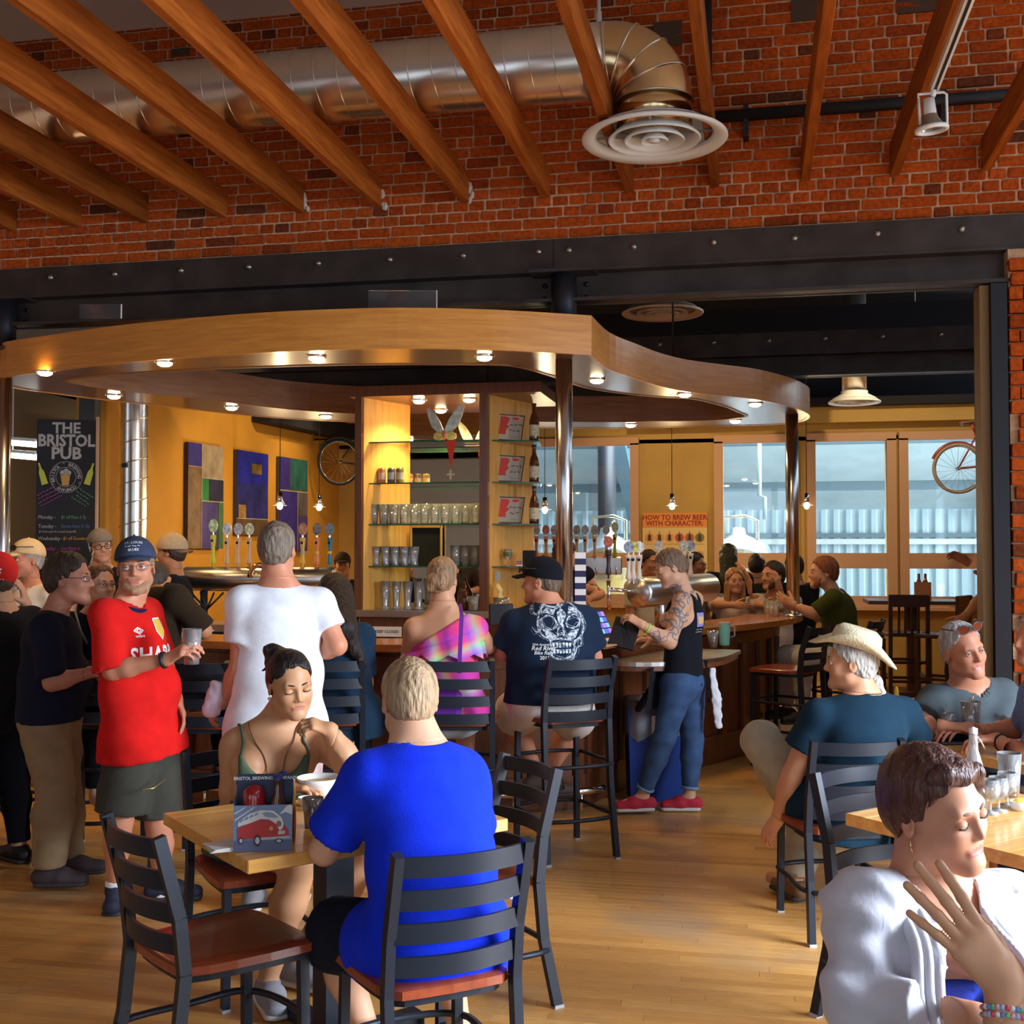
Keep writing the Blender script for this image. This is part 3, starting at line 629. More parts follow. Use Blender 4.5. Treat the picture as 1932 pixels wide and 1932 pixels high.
# ------------------------------------------------------------------ bar
BO = [(-5.0, 8.6), (-4.85, 7.9), (-4.4, 7.25), (-3.7, 6.86), (-3.0, 6.75), (-2.3, 6.74), (-1.66, 6.88), (-1.15, 7.08), (-.92, 7.25), (-.80, 7.6), (-.62, 8.12), (-.37, 8.62), (-.08, 9.12), (.17, 9.62), (.34, 10.12), (.40, 10.52)]
bo = [tuple(p) for p in catmull(BO, 5)]
def inset(L, d):
    A = [np.array(p) for p in L]; out = []
    for i in range(len(A)):
        t = A[min(i+1, len(A)-1)]-A[max(i-1, 0)]; t = t/np.linalg.norm(t); out.append(tuple(A[i]+np.array([-t[1], t[0]])*d))
    return out
M_BARTOP = wood('bar_top_wood', (.36, .105, .020), (.52, .18, .040), .22, 4, (1.5, 9, 9), coat=.5, bump=.02)
bar = thing('bar_counter', 'curved wooden bar counter with dark panelled front', 'bar counter', (-2.0, 7.2, 0))
ribbon(MB(), bo, 1.025, 1.07, .50, False).build('bar_top', M_BARTOP, bar, True)
ribbon(MB(), inset(bo, .22), .0, 1.03, .16, False).build('bar_front', M_MAHOG, bar, True)
ribbon(MB(), inset(bo, .195), .02, .22, .03, False).build('plinth', M_MAHOG, bar, True)
ribbon(MB(), inset(bo, .20), .90, .98, .025, False).build('moulding', M_MAHOG, bar, True)
fi = inset(bo, .2)
for k in range(3, len(fi)-3, 3):
    a = np.array(fi[k]); b = np.array(fi[k+1]); t_ = (b-a)/np.linalg.norm(b-a); nrm = np.array([-t_[1], t_[0]]); rz = math.atan2(t_[1], t_[0])
    MB().box((a[0], a[1], .56), (.07, .03, .68), rz=rz).build('stile', M_MAHOG, bar, True)
fr = inset(bo, .06)[10:42]
MB().tube([(p[0], p[1], .15) for p in fr], .022, 10).build('foot_rail', M_CHROME, bar, True)
for k in range(2, len(fr), 5):
    a = fr[k]; b = inset(bo, .2)[10+k]; MB().tube([(a[0], a[1], .15), (a[0], a[1], .02)], .010, 8).tube([(a[0], a[1], .15), (b[0], b[1], .15)], .010, 8).build('rail_bracket', M_CHROME, bar, True)
# server station: low steel half-round shelf at the bar corner
st = thing('server_station', 'low half round steel shelf on the bar corner', 'shelf', (-.5, 7.6, .9))
SP = [at_z(x, y, .95) for x, y in ((1128, 1238), (1150, 1247), (1200, 1250), (1260, 1249), (1320, 1245), (1370, 1238), (1398, 1226))]
SB = [(-.55, 8.3), (-.75, 7.75), (-.93, 7.35)]
poly = [(p[0], p[1]) for p in catmull([q[:2] for q in SP], 4)]+SB
MB().prism(poly, .925, .95).build('steel_top', M_BRUSHED, st, True); MB().prism([(x*.98-.02, y*.98+.14) for x, y in poly], .895, .925).build('wood_underlay', M_MAHOG, st, True)
p = at_z(1250, 1249, .95); MB().bar((p[0], p[1]+.15, .90), (-.76, 7.62, .60), .03).build('bracket', M_STEELD, st, True)
# inner counters
ic = thing('back_counter', 'stainless inner counter behind the bar taps', 'counter', (-2.2, 8.0, 0))
ii = inset(bo, .52)
ribbon(MB(), ii[12:40], .86, .90, .35, False).build('steel_top', M_BRUSHED, ic, True); ribbon(MB(), ii[12:40], .1, .86, .25, False).build('counter_body', M_STEELD, ic, True)
ic2 = thing('steel_counter', 'steel drainboard counter left of the shelf unit', 'counter', (-4.0, 8.2, 0))
a = at_z(372, 1178, 1.0); b = at_z(470, 1178, 1.0); MB().box(((a[0]+b[0])/2, a[1]+.25, .97), (.75, .5, .06)).build('steel_top', M_BRUSHED, ic2, True); MB().box(((a[0]+b[0])/2, a[1]+.27, .47), (.7, .44, .94)).build('counter_body', M_STEELD, ic2, True)
# ------------------------------------------------------------------ shelf unit
SY = 8.6
def sx(px, y=SY): return at_y(px, 1000, y)[0]
su = thing('back_bar_shelf', 'tall wooden back bar shelf unit with mirror', 'shelf unit', (sx(800), 9.0, 0))
MR = Matrix.Rotation
xl, xm, xr = sx(678), sx(914), sx(1004, 9.15)
def board(px0, y0, px1, y1, z0, z1, th, m, name):
    a = np.array([sx(px0, y0), y0]); b = np.array([sx(px1, y1), y1]); d = b-a; L = np.linalg.norm(d); rz = math.atan2(d[1], d[0])
    return MB().box(((a[0]+b[0])/2, (a[1]+b[1])/2, (z0+z1)/2), (L, th, z1-z0), rz=rz).build(name, m, su, True)
MB().box((xl, SY, 1.97), (.055, .07, 1.70)).build('post', M_MAHOG, su, True); MB().box((xm, SY, 1.97), (.065, .07, 1.70)).build('post', M_MAHOG, su, True)
board(684, SY, 771, 9.12, 1.18, 2.82, .02, M_PANEL, 'wood_panel'); board(921, SY+.03, 1005, 9.25, 1.18, 2.82, .02, M_PANEL, 'wood_panel')
MIR = mat('mirror', (.82, .80, .74), .02, 1.0)
board(770, 9.13, 912, 9.13, 1.18, 2.82, .012, MIR, 'mirror'); board(908, 9.13, 920, 8.65, 1.18, 2.82, .02, M_MAHOG, 'side_panel')
MB().box((sx(840), 8.98, 2.86), (1.5, .9, .08)).build('top_box', M_MAHOG, su, True)
MB().box((sx(835), 8.92, 1.155), (1.40, .84, .05)).build('steel_ledge', M_BRUSHED, su, True); MB().box((sx(840), 8.95, .565), (1.34, .78, 1.13)).build('cabinet', M_MAHOG, su, True)
MGLS = glass('shelf_glass', (.92, .97, .94), .03, .08); MGED = mat('green_glass_edge', (.03, .16, .08), .1, trans=.3)
SHZ = [1.515, 1.84, 2.16, 2.48]
for z in SHZ:
    poly = [(sx(686, 8.66), 8.66), (sx(906, 8.62), 8.62), (sx(906, 9.1), 9.1), (sx(768, 9.1), 9.1)]
    o = MB().prism(poly, z-.010, z).build('glass_shelf', MGLS, su, True); MB().bar((poly[0][0], 8.655, z-.005), (poly[1][0], 8.615, z-.005), .004, .011).build('shelf_edge', MGED, o, True)
    poly = [(sx(922, 8.66), 8.66), (sx(1018, 8.78), 8.78), (sx(1022, 9.2), 9.2), (sx(1002, 9.24), 9.24)]
    o = MB().prism(poly, z-.010, z).build('glass_shelf', MGLS, su, True); MB().bar((poly[0][0], 8.655, z-.005), (poly[1][0], 8.775, z-.005), .004, .011).build('shelf_edge', MGED, o, True)
downlight(sx(790, 8.8), 8.80, 2.82, 60, 'warm puck light in the shelf unit beside the wood panel', 'shelf unit lights'); downlight(sx(885, 8.8), 8.80, 2.82, 60, 'warm puck light in the shelf unit beside the post', 'shelf unit lights')
# glasses
M_GLASS = glass('clear_glass', (.98, .98, .98), .06, .14, milk=.15)
M_GLBASE = glass('glass_base', (.95, .96, .97), .10, .35, milk=.3)
def glass_proto(prof, name, lab, cat, grp):
    t = thing(name, lab, cat, (0, 0, -5), group=grp); MB().lathe(prof, (0, 0, 0), 16).build('glass_wall', M_GLASS, t)
    r = prof[1][0]; MB().lathe([(0, .0), (r*.96, .001), (r*.93, .016), (0, .02)], (0, 0, 0), 16).build('thick_base', M_GLBASE, t); return t
def put(proto, x, y, z, used=[]):
    if proto.name not in used: used.append(proto.name); o = proto
    else: o = dup(proto)
    place(o, (x, y, z)); return o
PINT = [(0, .002), (.032, .0), (.043, .155), (.0415, .155), (.031, .006)]
pg = glass_proto(PINT, 'pint_glass', 'clear pint glass in the long row on the middle glass shelf', 'glass', 'pint glasses on the middle shelf')
for k in range(11):
    o = put(pg, sx(703+k*19.3, 8.70), 8.72, SHZ[1]+.001); o['label'] = 'clear pint glass in the front row on the middle glass shelf'
for k in range(10):
    o = put(pg, sx(712+k*19.8, 8.80), 8.83, SHZ[1]+.001); o['label'] = 'clear pint glass in the back row on the middle glass shelf'
TUL = [(0, .002), (.034, .0), (.028, .045), (.036, .10), (.040, .15), (.0385, .15), (.027, .045), (.03, .008)]
tg = glass_proto(TUL, 'tulip_glass', 'waisted beer glass on the lower shelf by the wood panel', 'glass', 'waisted glasses on the lower shelf')
for k in range(5): put(tg, sx(708+k*18, 8.7), 8.72, SHZ[0]+.001)
for k in range(4):
    o = put(tg, sx(718+k*18, 8.8), 8.83, SHZ[0]+.001); o['label'] = 'waisted beer glass in the back row on the lower shelf'
rg = glass_proto([(0, .002), (.034, 0), (.040, .16), (.0385, .16), (.033, .006)], 'tall_glass', 'tall straight glass on the lower shelf beside the post', 'glass', 'straight glasses on the lower shelf')
for k in range(3): put(rg, sx(858+k*19, 8.7), 8.72, SHZ[0]+.001)
for k in range(3):
    o = put(rg, sx(862+k*19.5, 8.8), 8.84, SHZ[0]+.001); o['label'] = 'tall straight glass in the back row on the lower shelf'
PIL = [(0, .002), (.034, .0), (.024, .03), (.030, .12), (.041, .215), (.0395, .215), (.028, .12), (.022, .03), (.028, .008)]
pl = glass_proto(PIL, 'pilsner_glass', 'tall flared pilsner glass on the steel ledge', 'glass', 'pilsner glasses on the ledge')
for k in range(4): put(pl, sx(726+k*21, 8.66), 8.68, 1.181)
# cans, bottles, growlers
def can_(px, col, lab):
    t = thing('beer_can', lab, 'can', (sx(px, 8.75), 8.75, SHZ[2]+.001)); MB().lathe([(0, 0), (.026, .0), (.032, .008), (.032, .108), (.027, .118), (0, .118)], (0, 0, 0), 18).build('can_body', mat('can_'+lab[:8], col, .3, .4), t)
    MB().lathe([(.0325, .03), (.0325, .085)], (0, 0, 0), 18).build('label_band', mat('canband_'+lab[:8], tuple(min(1, c*.5+.25) for c in col), .4), t); MB().lathe([(.027, .118), (.0275, .122), (.022, .12), (0, .119)], (0, 0, 0), 18).build('lid', M_CHROME, t)
can_(720, (.45, .16, .08), 'copper coloured beer can left of the other two'); can_(738, (.10, .10, .14), 'dark steel blue beer can between two cans'); can_(754, (.22, .17, .05), 'dark gold beer can at the right of three')
BOT = [(0, 0), (.036, .002), (.038, .02), (.038, .14), (.030, .18), (.016, .215), (.0145, .27), (.0155, .275), (0, .278)]
M_AMBER = mat('amber_glass', (.09, .025, .006), .06, spec=.7)
def bottle(p, lab, band=None, prof=BOT, cap=(.05, .02, .02), cat='bottle', sc=1.0, name='beer_bottle', grp=None, m=None):
    t = thing(name, lab, cat, p, group=grp); pr = [(r*sc, z*sc) for r, z in prof]; MB().lathe(pr, (0, 0, 0), 16).build('bottle_glass', m or M_AMBER, t)
    if band: MB().lathe([(.0388*sc, .035*sc), (.0388*sc, .12*sc)], (0, 0, 0), 16).build('paper_label', mat('paper_'+lab[:12], band, .6, var=.3, scale=60), t)
    if cap: MB().lathe([(.017*sc, .262*sc), (.017*sc, .282*sc), (0, .284*sc)], (0, 0, 0), 12).build('cap', mat('cap_%.2f%.2f' % (cap[0], cap[2]), cap, .4), t)
    return t
for z, col, lab in ((SHZ[3], (.55, .50, .35), 'brown beer bottle with pale label on the top right shelf'), (SHZ[2], (.55, .48, .06), 'brown beer bottle with yellow label on the right shelf'), (SHZ[1], (.55, .30, .30), 'brown beer bottle with red and white label on the right shelf')):
    bottle((sx(1007, 8.82), 8.84, z+.001), lab, col, sc=1.03)
bottle((sx(876, 8.66), 8.68, 1.181), 'dark brown growler jug on the steel ledge', None, [(0, 0), (.055, .002), (.058, .03), (.058, .13), (.03, .19), (.016, .215), (.0145, .25), (0, .25)], None, 'jug', name='growler')
t = thing('glass_jug', 'clear jug with an amber drink beside the growler', 'jug', (sx(895, 8.6), 8.58, 1.181)); MB().lathe([(0, .002), (.04, 0), (.045, .11), (.0435, .11), (.038, .006)], (0, 0, 0), 16).build('glass_wall', M_GLASS, t); MB().lathe([(0, .006), (.037, .008), (.041, .07), (0, .07)], (0, 0, 0), 16).build('beer', mat('beer_amber', (.45, .16, .02), .1), t)
# plaques
for k, z in enumerate((SHZ[3], SHZ[2], SHZ[1])):
    n_ = ('top', 'middle', 'bottom')[k]
    a = np.array([sx(930, 8.72), 8.72, z]); b = np.array([sx(983, 8.92), 8.92, z]); U = (b-a)/np.linalg.norm(b-a); w = np.linalg.norm(b-a); V = np.array([-U[1]*.15*-1, .15, 1.0]); V = V/np.linalg.norm(V); c = (a+b)/2+V*.11
    t = thing('award_plaque', 'silver award plaque with a red figure on the %s right shelf' % n_, 'plaque', a)
    Mq = Matrix((U, np.cross(V, U), V)).transposed(); MB().box(c, (w, .012, .21), M=Mq).build('plaque_board', mat('plaque_wood', (.10, .06, .04), .5), t, True)
    nrm = -np.cross(V, U); nrm = nrm if nrm[1] < 0 else -nrm
    q = c+nrm*.007; Uq = U if np.cross(U, V)[1] < 0 else U
    flat_print('plaque_plate', poly2([(-w*.46, -.095), (w*.46, -.095), (w*.46, .095), (-w*.46, .095)]), mat('plaque_silver', (.55, .47, .38), .35, .5), q, U, V, t)
    flat_print('red_figure', poly2([(-.10, -.055), (-.03, -.055), (-.035, -.02), (-.005, .01), (-.03, .02), (-.01, .07), (-.035, .085), (-.10, .085)]), mat('plaque_red', (.60, .05, .03), .4), q+nrm*.0015, U, V, t)
    flat_print('plaque_text', merge2(shift2(scribble2(.10, 2, .045, k), .045, .0), shift2(scribble2(.09, 1, .015, k+5), .05, -.075)), mat('plaque_print', (.10, .08, .07), .5), q+nrm*.002, U, V, t)
    flat_print('red_badge', disc2(.045, .075, .035, 16, .012), mat('plaque_red', (.60, .05, .03), .4), q+nrm*.002, U, V, t)
# butterfly and medal
c = np.array([sx(838, 8.64), 8.63, SHZ[3]+.02]); t = thing('butterfly_ornament', 'painted butterfly ornament standing on the top glass shelf', 'ornament', (c[0], c[1], SHZ[3]))
W1 = [(0, .03), (-.05, .04), (-.10, .085), (-.13, .16), (-.145, .225), (-.125, .235), (-.075, .19), (-.03, .12), (-.005, .06)]; W2 = [(-.005, .035), (-.05, .05), (-.085, .03), (-.085, -.005), (-.045, -.025), (-.005, .0)]
M_BF = mat('butterfly_paint', (.42, .48, .42), .35, var=.35, scale=25); M_BF2 = mat('butterfly_yellow', (.62, .52, .12), .4, var=.3, scale=30)
Rx = Matrix.Rotation(PI/2, 3, 'X')
for s_, r_ in ((1, -.15), (-1, .15)):
    Mw = Matrix.Rotation(r_, 3, 'Z') @ Rx; sc = 1.0 if s_ == 1 else 1.1
    MB().prism([(x*s_*sc, y*sc) for x, y in W1], -.006, .006, Mw, c).build('upper_wing', M_BF, t, True); MB().prism([(x*s_*sc, y*sc) for x, y in W2], -.006, .006, Mw, c).build('lower_wing', M_BF2, t, True)
MB().tube([c+[0, 0, -.02], c+[0, -.004, .03], c+[0, 0, .065]], [.007, .011, .005], 8).build('body', mat('butterfly_red', (.6, .10, .06), .4), t, True)
t = thing('ribbon_medal', 'cross shaped medal on a red ribbon hanging from the shelf', 'medal', (sx(850, 8.6), 8.6, 2.2))
P_ = lambda x, y: at_y(x, y, 8.6)
MB().add([P_(841, 832), P_(860, 831), P_(855, 862), P_(851, 884), P_(847, 862)], [(0, 1, 2, 3, 4)]).build('ribbon', mat('red_ribbon', (.62, .04, .015), .6), t, True)
q = P_(850, 895); MB().prism([(.008, .008), (.008, .035), (-.008, .035), (-.008, .008), (-.03, .008), (-.03, -.008), (-.008, -.008), (-.008, -.04), (.008, -.04), (.008, -.008), (.03, -.008), (.03, .008)], -.003, .003, Rx, q).build('medal_cross', mat('medal_gold', (.6, .42, .22), .3, .7), t, True)
# framed black board in the mirror bay, small things on the right bay
t = thing('menu_slate', 'small black slate in a wooden frame behind the glasses', 'slate', (sx(805, 9.0), 9.0, SHZ[0]))
a, b = sx(776, 9.06), sx(832, 9.06); MB().box(((a+b)/2, 9.08, 1.67), (b-a, .02, .30)).build('slate_board', M_DARKCEIL, t, True)
MB().box((a, 9.07, 1.67), (.012, .03, .32)).box((b, 9.07, 1.67), (.012, .03, .32)).box(((a+b)/2, 9.07, 1.825), (b-a, .03, .012)).build('slate_frame', M_PANEL, t, True)
t = thing('snifter_glass', 'small printed snifter on the right glass shelf', 'glass', (sx(958, 8.75), 8.75, SHZ[0]+.001)); MB().lathe([(.03, 0), (.03, .004), (.005, .012), (.005, .04), (.03, .06), (.036, .09), (.028, .13), (.0265, .13), (.034, .09), (.028, .062)], (0, 0, 0), 16).build('glass_wall', M_GLASS, t); MB().lathe([(.034, .075), (.0375, .09), (.034, .108)], (0, 0, 0), 16).build('print_badge', mat('badge_green', (.12, .14, .05), .5, var=.4, scale=60), t)
t = thing('card_terminal', 'black card terminal on the right glass shelf', 'terminal', (sx(998, 8.8), 8.82, SHZ[0]+.001)); MB().box((0, 0, .06), (.10, .05, .12), bev=.006).build('terminal_case', M_STEELD, t); MB().box((-.0, -.06, .02), (.09, .07, .035), bev=.006).build('terminal_base', M_STEELD, t)
t = thing('flag_card', 'small state flag card on the right shelf', 'card', (sx(980, 8.68), 8.68, SHZ[0]+.001)); MB().box((0, 0, .02), (.05, .004, .036)).build('card', mat('white_card', (.8, .78, .75), .6), t); MB().box((0, -.003, .02), (.05, .002, .012)).build('red_stripe', mat('flag_red', (.6, .05, .04), .5), t); MB().box((0, -.003, .034), (.05, .002, .008)).build('blue_stripe', mat('flag_blue', (.05, .08, .3), .5), t)
t = thing('napkin_bin', 'clear bin with a yellow receipt roll on the ledge', 'bin', (sx(945, 8.6), 8.6, 1.181)); MB().lathe([(.05, 0), (.06, .10), (.058, .10), (.048, .004)], (0, 0, 0), 14).build('bin_wall', M_GLASS, t); MB().tube([(0, 0, .01), (0, 0, .09), (-.01, 0, .13), (.0, 0, .15), (-.03, -.02, .20)], [.03, .03, .02, .022, .02], 8, flat=.4).build('receipt', mat('receipt_paper', (.85, .66, .25), .6), t)
MB().box((-.03, .05, .26), (.03, .003, .07)).build('blue_tag', mat('blue_tag', (.35, .5, .65), .5), t)
# KEEP CLOSED sign
fy = 8.5
a = at_y(703, 1182, fy); b = at_y(757, 1182, fy); c = at_y(703, 1201, fy); t = thing('door_sign', 'white KEEP CLOSED sign on the cabinet front', 'sign', ((a[0]+b[0])/2, fy, c[2]))
MB().box(((a[0]+b[0])/2, fy+.01, (a[2]+c[2])/2), (b[0]-a[0], .008, a[2]-c[2])).build('sign_plate', mat('white_plate', (.8, .76, .72), .4), t, True)
flat_print('sign_text', text2d('KEEP CLOSED', .031, bold=.01), mat('grey_print', (.10, .07, .08), .6), ((a[0]+b[0])/2, fy+.004, (a[2]+c[2])/2), (1, 0, 0), (0, 0, 1), t)
# ------------------------------------------------------------------ beer taps
def tap_handle(parent, base, ht, col, bcol, tilt=0, n='tap_handle', w=1.0, ring=None, ax=(1, 0, 0)):
    b = Vector(base); k = ht/.36
    h = MB().lathe([(.006, 0), (.007, .03*k), (.018*w, .035*k), (.021*w, .05*k), (.013*w, .11*k), (.0135*w, .15*k), (.022*w, .225*k), (.023*w, .235*k), (.012, .24*k), (0, .241*k)], b, 14).build(n, mat('handle_%.2f_%.2f_%.2f' % col, col, .35), parent, True)
    MB().lathe([(.006, .235*k), (.006, .27*k)], b, 8).build('neck_rod', M_CHROME, h, True)
    Mb = Matrix.Rotation(tilt, 3, 'Z') @ Rx
    MB().prism([(.034*w*math.cos(2*PI*q/18), .048*k*math.sin(2*PI*q/18)) for q in range(18)], -.009, .009, Mb, b+Vector((0, 0, .305*k))).build('badge', mat('badge_%.2f_%.2f_%.2f' % bcol, bcol, .35, var=.5, scale=45), h, True)
    MB().lathe([(.0, 0), (.011*w, .001), (.011*w, .004), (0, .005)], b+Vector((0, -.020*w, .20*k)), 10, Rx).build('emblem', M_STEELD, h, True)
    if ring: MB().lathe([(.015*w, .115*k), (.0165*w, .125*k), (.015*w, .135*k)], b, 12).build('ring_band', mat('handle_ring_%.2f' % ring[0], ring, .4), h, True)
d = 9.0
t = thing('tap_tower', 'long horizontal steel tap tower left of the shelf unit', 'tap tower', PX(490, 1160, d))
a, b = PX(348, 1092, d), PX(632, 1093, d); MB().tube([a, a+(b-a)*.01, b-(b-a)*.01, b], [.085, .094, .094, .085], 28).build('steel_barrel', M_BRUSHED, t, True)
for px in (385, 520, 600): p = PX(px, 1105, d); MB().tube([p, [p[0], p[1], 1.0]], .03, 12).build('leg', M_STEELD, t, True)
p = PX(390, 1150, d-.05)
for dx in (-30, -12, 14, 32): MB().tube([PX(390, 1150, d-.1), PX(390+dx, 1118, d-.06)], .008, 6).build('strut', M_STEELD, t, True)
q = PX(488, 1093, d-.1); MB().tube([q+UPV*.0+RV*.07*math.cos(k*.3)+UPV*.11*math.sin(k*.3) for k in range(11)], .02, 10).build('hoop', mat('brass_hoop', (.75, .45, .2), .2, 1), t, True)
for px, col, bc, rg_ in ((402, (.62, .62, .03), (.45, .60, .30), None), (428, (.70, .42, .22), (.55, .55, .55), None), (449, (.70, .42, .22), (.45, .42, .45), None), (470, (.70, .42, .22), (.60, .62, .40), None), (571, (.80, .46, .06), (.50, .22, .12), (.35, .4, .5)), (598, (.80, .22, .08), (.20, .15, .12), (.8, .5, .05)), (622, (.02, .20, .30), (.16, .20, .22), (.8, .45, .05))):
    tap_handle(t, PX(px, 1073, d-.01), .36 if px != 402 else .39, col, bc, .25, ring=rg_)
# right tower
t = thing('tap_tower', 'thick steel tap barrel with white handles behind the server', 'tap tower', PX(1260, 1170, 8.4))
a, b = PX(1203, 1118, 8.1), PX(1338, 1108, 9.0); MB().tube([a, a+(b-a)*.03, b-(b-a)*.02, b], [.085, .108, .108, .09], 28).build('steel_barrel', M_BRUSHED, t, True)
p = (a*.7+b*.3); MB().tube([p, [p[0], p[1], 1.06]], .045, 16).build('leg', M_BRUSHED, t, True); 
for px, bc in ((1186, (.30, .36, .48)), (1195, (.62, .62, .12)), (1206, (.70, .74, .78))): tap_handle(t, PX(px, 1101, 8.12), .30, (.78, .70, .60), bc, .2, w=1.05)
for px, bc in ((1290, (.55, .60, .60)), (1303, (.30, .38, .50)), (1243, (.5, .5, .5))): tap_handle(t, PX(px, 1094, 8.7), .30, (.70, .62, .55), bc, .2)
tap_handle(t, PX(1148, 1092, 8.0), .30, (.05, .03, .03), (.40, .10, .06), .2)
MB().tube([PX(1148, 1095, 8.0), PX(1150, 1150, 8.0)], .014, 8).tube([PX(1148, 1112, 8.0), PX(1203, 1116, 8.12)], .014, 8).build('faucet', M_CHROME, t, True)
# far tower
d = 10.6
t = thing('tap_tower', 'far row of taps seen between pole and shelf unit', 'tap tower', PX(1090, 1150, d))
a, b = PX(990, 1068, d), PX(1175, 1066, d); MB().box((a+b)/2, (b[0]-a[0], .10, .16), rz=YAW*.6, bev=.01).build('steel_box', M_BRUSHED, t, True); MB().box((a+b)/2+np.array([0, .0, -.32]), (.12, .1, .5)).build('leg', M_BRUSHED, t, True)
for px, col, bc in ((1012, (.75, .25, .12), (.5, .5, .45)), (1030, (.75, .40, .15), (.6, .2, .1)), (1046, (.75, .25, .12), (.5, .4, .4)), (1088, (.70, .45, .28), (.4, .35, .2)), (1104, (.70, .45, .28), (.5, .5, .5)), (1122, (.70, .45, .28), (.42, .35, .3)), (1144, (.70, .45, .28), (.42, .40, .40)), (1160, (.45, .48, .02), (.55, .60, .3))):
    tap_handle(t, PX(px, 1058, d-.06), .33 if px != 1160 else .36, col, bc, .2)
for px in (1108, 1125, 1145, 1162): MB().tube([PX(px, 1070, d-.08), PX(px, 1072, d-.14), PX(px, 1085, d-.14)], .008, 6).build('faucet', M_CHROME, t, True)
# striped card by the pole
t = thing('striped_banner', 'navy and white striped card hanging beside the corner pole', 'card', PX(1095, 1140, 7.6))
for k in range(9):
    p = PX(1095, 1048+k*11.5, 7.6); MB().box(p, (.072, .01, .0402), rz=YAW).build('stripe', mat('stripe_navy', (.02, .02, .08), .6) if k % 2 else mat('stripe_white', (.8, .8, .8), .6), t, True)
MB().bar(PX(1095, 1042, 7.605), PX(1095, 1200, 7.605), .01).build('stand', M_STEELD, t, True)
# ------------------------------------------------------------------ ladder back chairs and bar stools
M_FRAME = mat('chair_frame_metal', (.013, .017, .026), .40, .0, spec=.35)
M_SEAT = wood('cherry_seat', (.20, .035, .014), (.31, .06, .022), .28, 3, (8, 1, 8), coat=.3, bump=.02)
M_GLIDE = mat('grey_glide', (.45, .45, .44), .6)
M_TABLE = wood('butcher_block', (.64, .29, .055), (.82, .46, .12), .28, 3, (1.0, 12, 12), coat=.35, bump=.02)
def chair_proto(h, rings, name, top=None, w=.19):
    t = thing(name, 'ladder back chair', 'chair', (0, 0, -5)); top = top or h+.40; hm = h+.15
    def post(s):
        P = [(s*(w+.012), -.275, .008), (s*w, -.225, h*.55), (s*w, -.205, h), (s*w, -.222, h+.16), (s*w, -.285, top)]
        mb = MB()
        for a, b in zip(P, P[1:]): mb.bar(a, b, .027, .036, up=(0, 1, 0))
        return mb
    for s in (-1, 1):
        post(s).build('back_post', M_FRAME, t); MB().bar((s*(w-.005), .185, .008), (s*(w-.01), .178, h-.02), .027, .030, up=(0, 1, 0)).build('front_leg', M_FRAME, t)
        MB().box((s*(w+.012), -.277, .006), (.03, .038, .012)).build('glide', M_GLIDE, t); MB().box((s*(w-.005), .186, .006), (.03, .032, .012)).build('glide', M_GLIDE, t)
    yb = lambda z: -.205-(z-h)/(top-h)*.08*((z-h)/(top-h))**.4
    for k in range(4):
        z = top-.035-k*.093; y = yb(z); V = []; n = 15
        for i in range(n):
            x = -w+2*w*i/(n-1); by = y-.045*(1-(x/w)**2)
            V += [(x, by-.006, z-.027), (x, by-.006, z+.027), (x, by+.006, z+.027), (x, by+.006, z-.027)]
        mb = MB()
        for q in range(4): mb.add([V[4*i+e] for i in range(n) for e in (q, (q+1) % 4)], [(2*i, 2*i+1, 2*i+3, 2*i+2) for i in range(n-1)], True)
        mb.build('back_slat', M_FRAME, t)
    sh = [(-.175, -.19), (-.10, -.215), (.10, -.215), (.175, -.19), (.205, -.05), (.215, .15), (.20, .205), (.10, .222), (-.10, .222), (-.20, .205), (-.215, .15), (-.205, -.05)]
    sh = [tuple(p) for p in catmull(sh, 2, True)]
    mb = MB(); mb.prism(sh, h-.014, h+.010); mb.add([(x, y, h+.010) for x, y in sh]+[(x*.93, y*.93, h+.017) for x, y in sh]+[(x*.5, y*.5, h+.006) for x, y in sh], [(i, (i+1) % len(sh), len(sh)+(i+1) % len(sh), len(sh)+i) for i in range(len(sh))]+[(len(sh)+i, len(sh)+(i+1) % len(sh), 2*len(sh)+(i+1) % len(sh), 2*len(sh)+i) for i in range(len(sh))]+[tuple(2*len(sh)+i for i in range(len(sh)))], True)
    mb.build('seat', M_SEAT, t)
    ribbon(MB(), [(x*.90, y*.90) for x, y in sh], h-.040, h-.014, .012).build('seat_frame', M_FRAME, t)
    for z in rings:
        r = [(.205, .0), (.19, .185), (0, .235), (-.19, .185), (-.205, 0), (-.20, -.235), (0, -.285), (.20, -.235)]; MB().tube([(x, y, z) for x, y in catmull(r, 4, True)], .011, 8, closed=True).build('foot_ring', M_FRAME, t)
    return t
CH = chair_proto(.455, (.21,), 'ladder_back_chair', .85); ST = chair_proto(.735, (.22, .50), 'bar_stool', 1.075)
_used = set()
def seat(proto, x, y, deg, label, cat, group=None):
    o = proto if proto.name not in _used else dup(proto); _used.add(proto.name)
    place(o, (x, y, 0), math.radians(deg)); o['label'] = label; o['category'] = cat
    if group: o['group'] = group
    elif 'group' in o: del o['group']
    return o
seat(CH, -1.60, 3.33, -38, 'empty ladder back chair pushed up to the table corner with the bus carton', 'chair')
seat(CH, -.945, 3.285, 38, 'ladder back chair under the man in the blue T-shirt', 'chair')
seat(CH, -1.05, 4.16, 132, 'ladder back chair at the far side of the table behind the blue shirted man', 'chair')
seat(CH, -1.86, 4.17, -135, 'ladder back chair under the woman in the green top', 'chair')
seat(CH, .33, 5.37, 17, 'ladder back chair under the man in the sun hat', 'chair')
seat(CH, .535, 4.25, -135, 'empty ladder back chair tucked under the table behind the woman in white', 'chair')
seat(ST, -1.056, 6.36, 34, 'tall ladder back bar stool under the man in the skull shirt', 'stool')
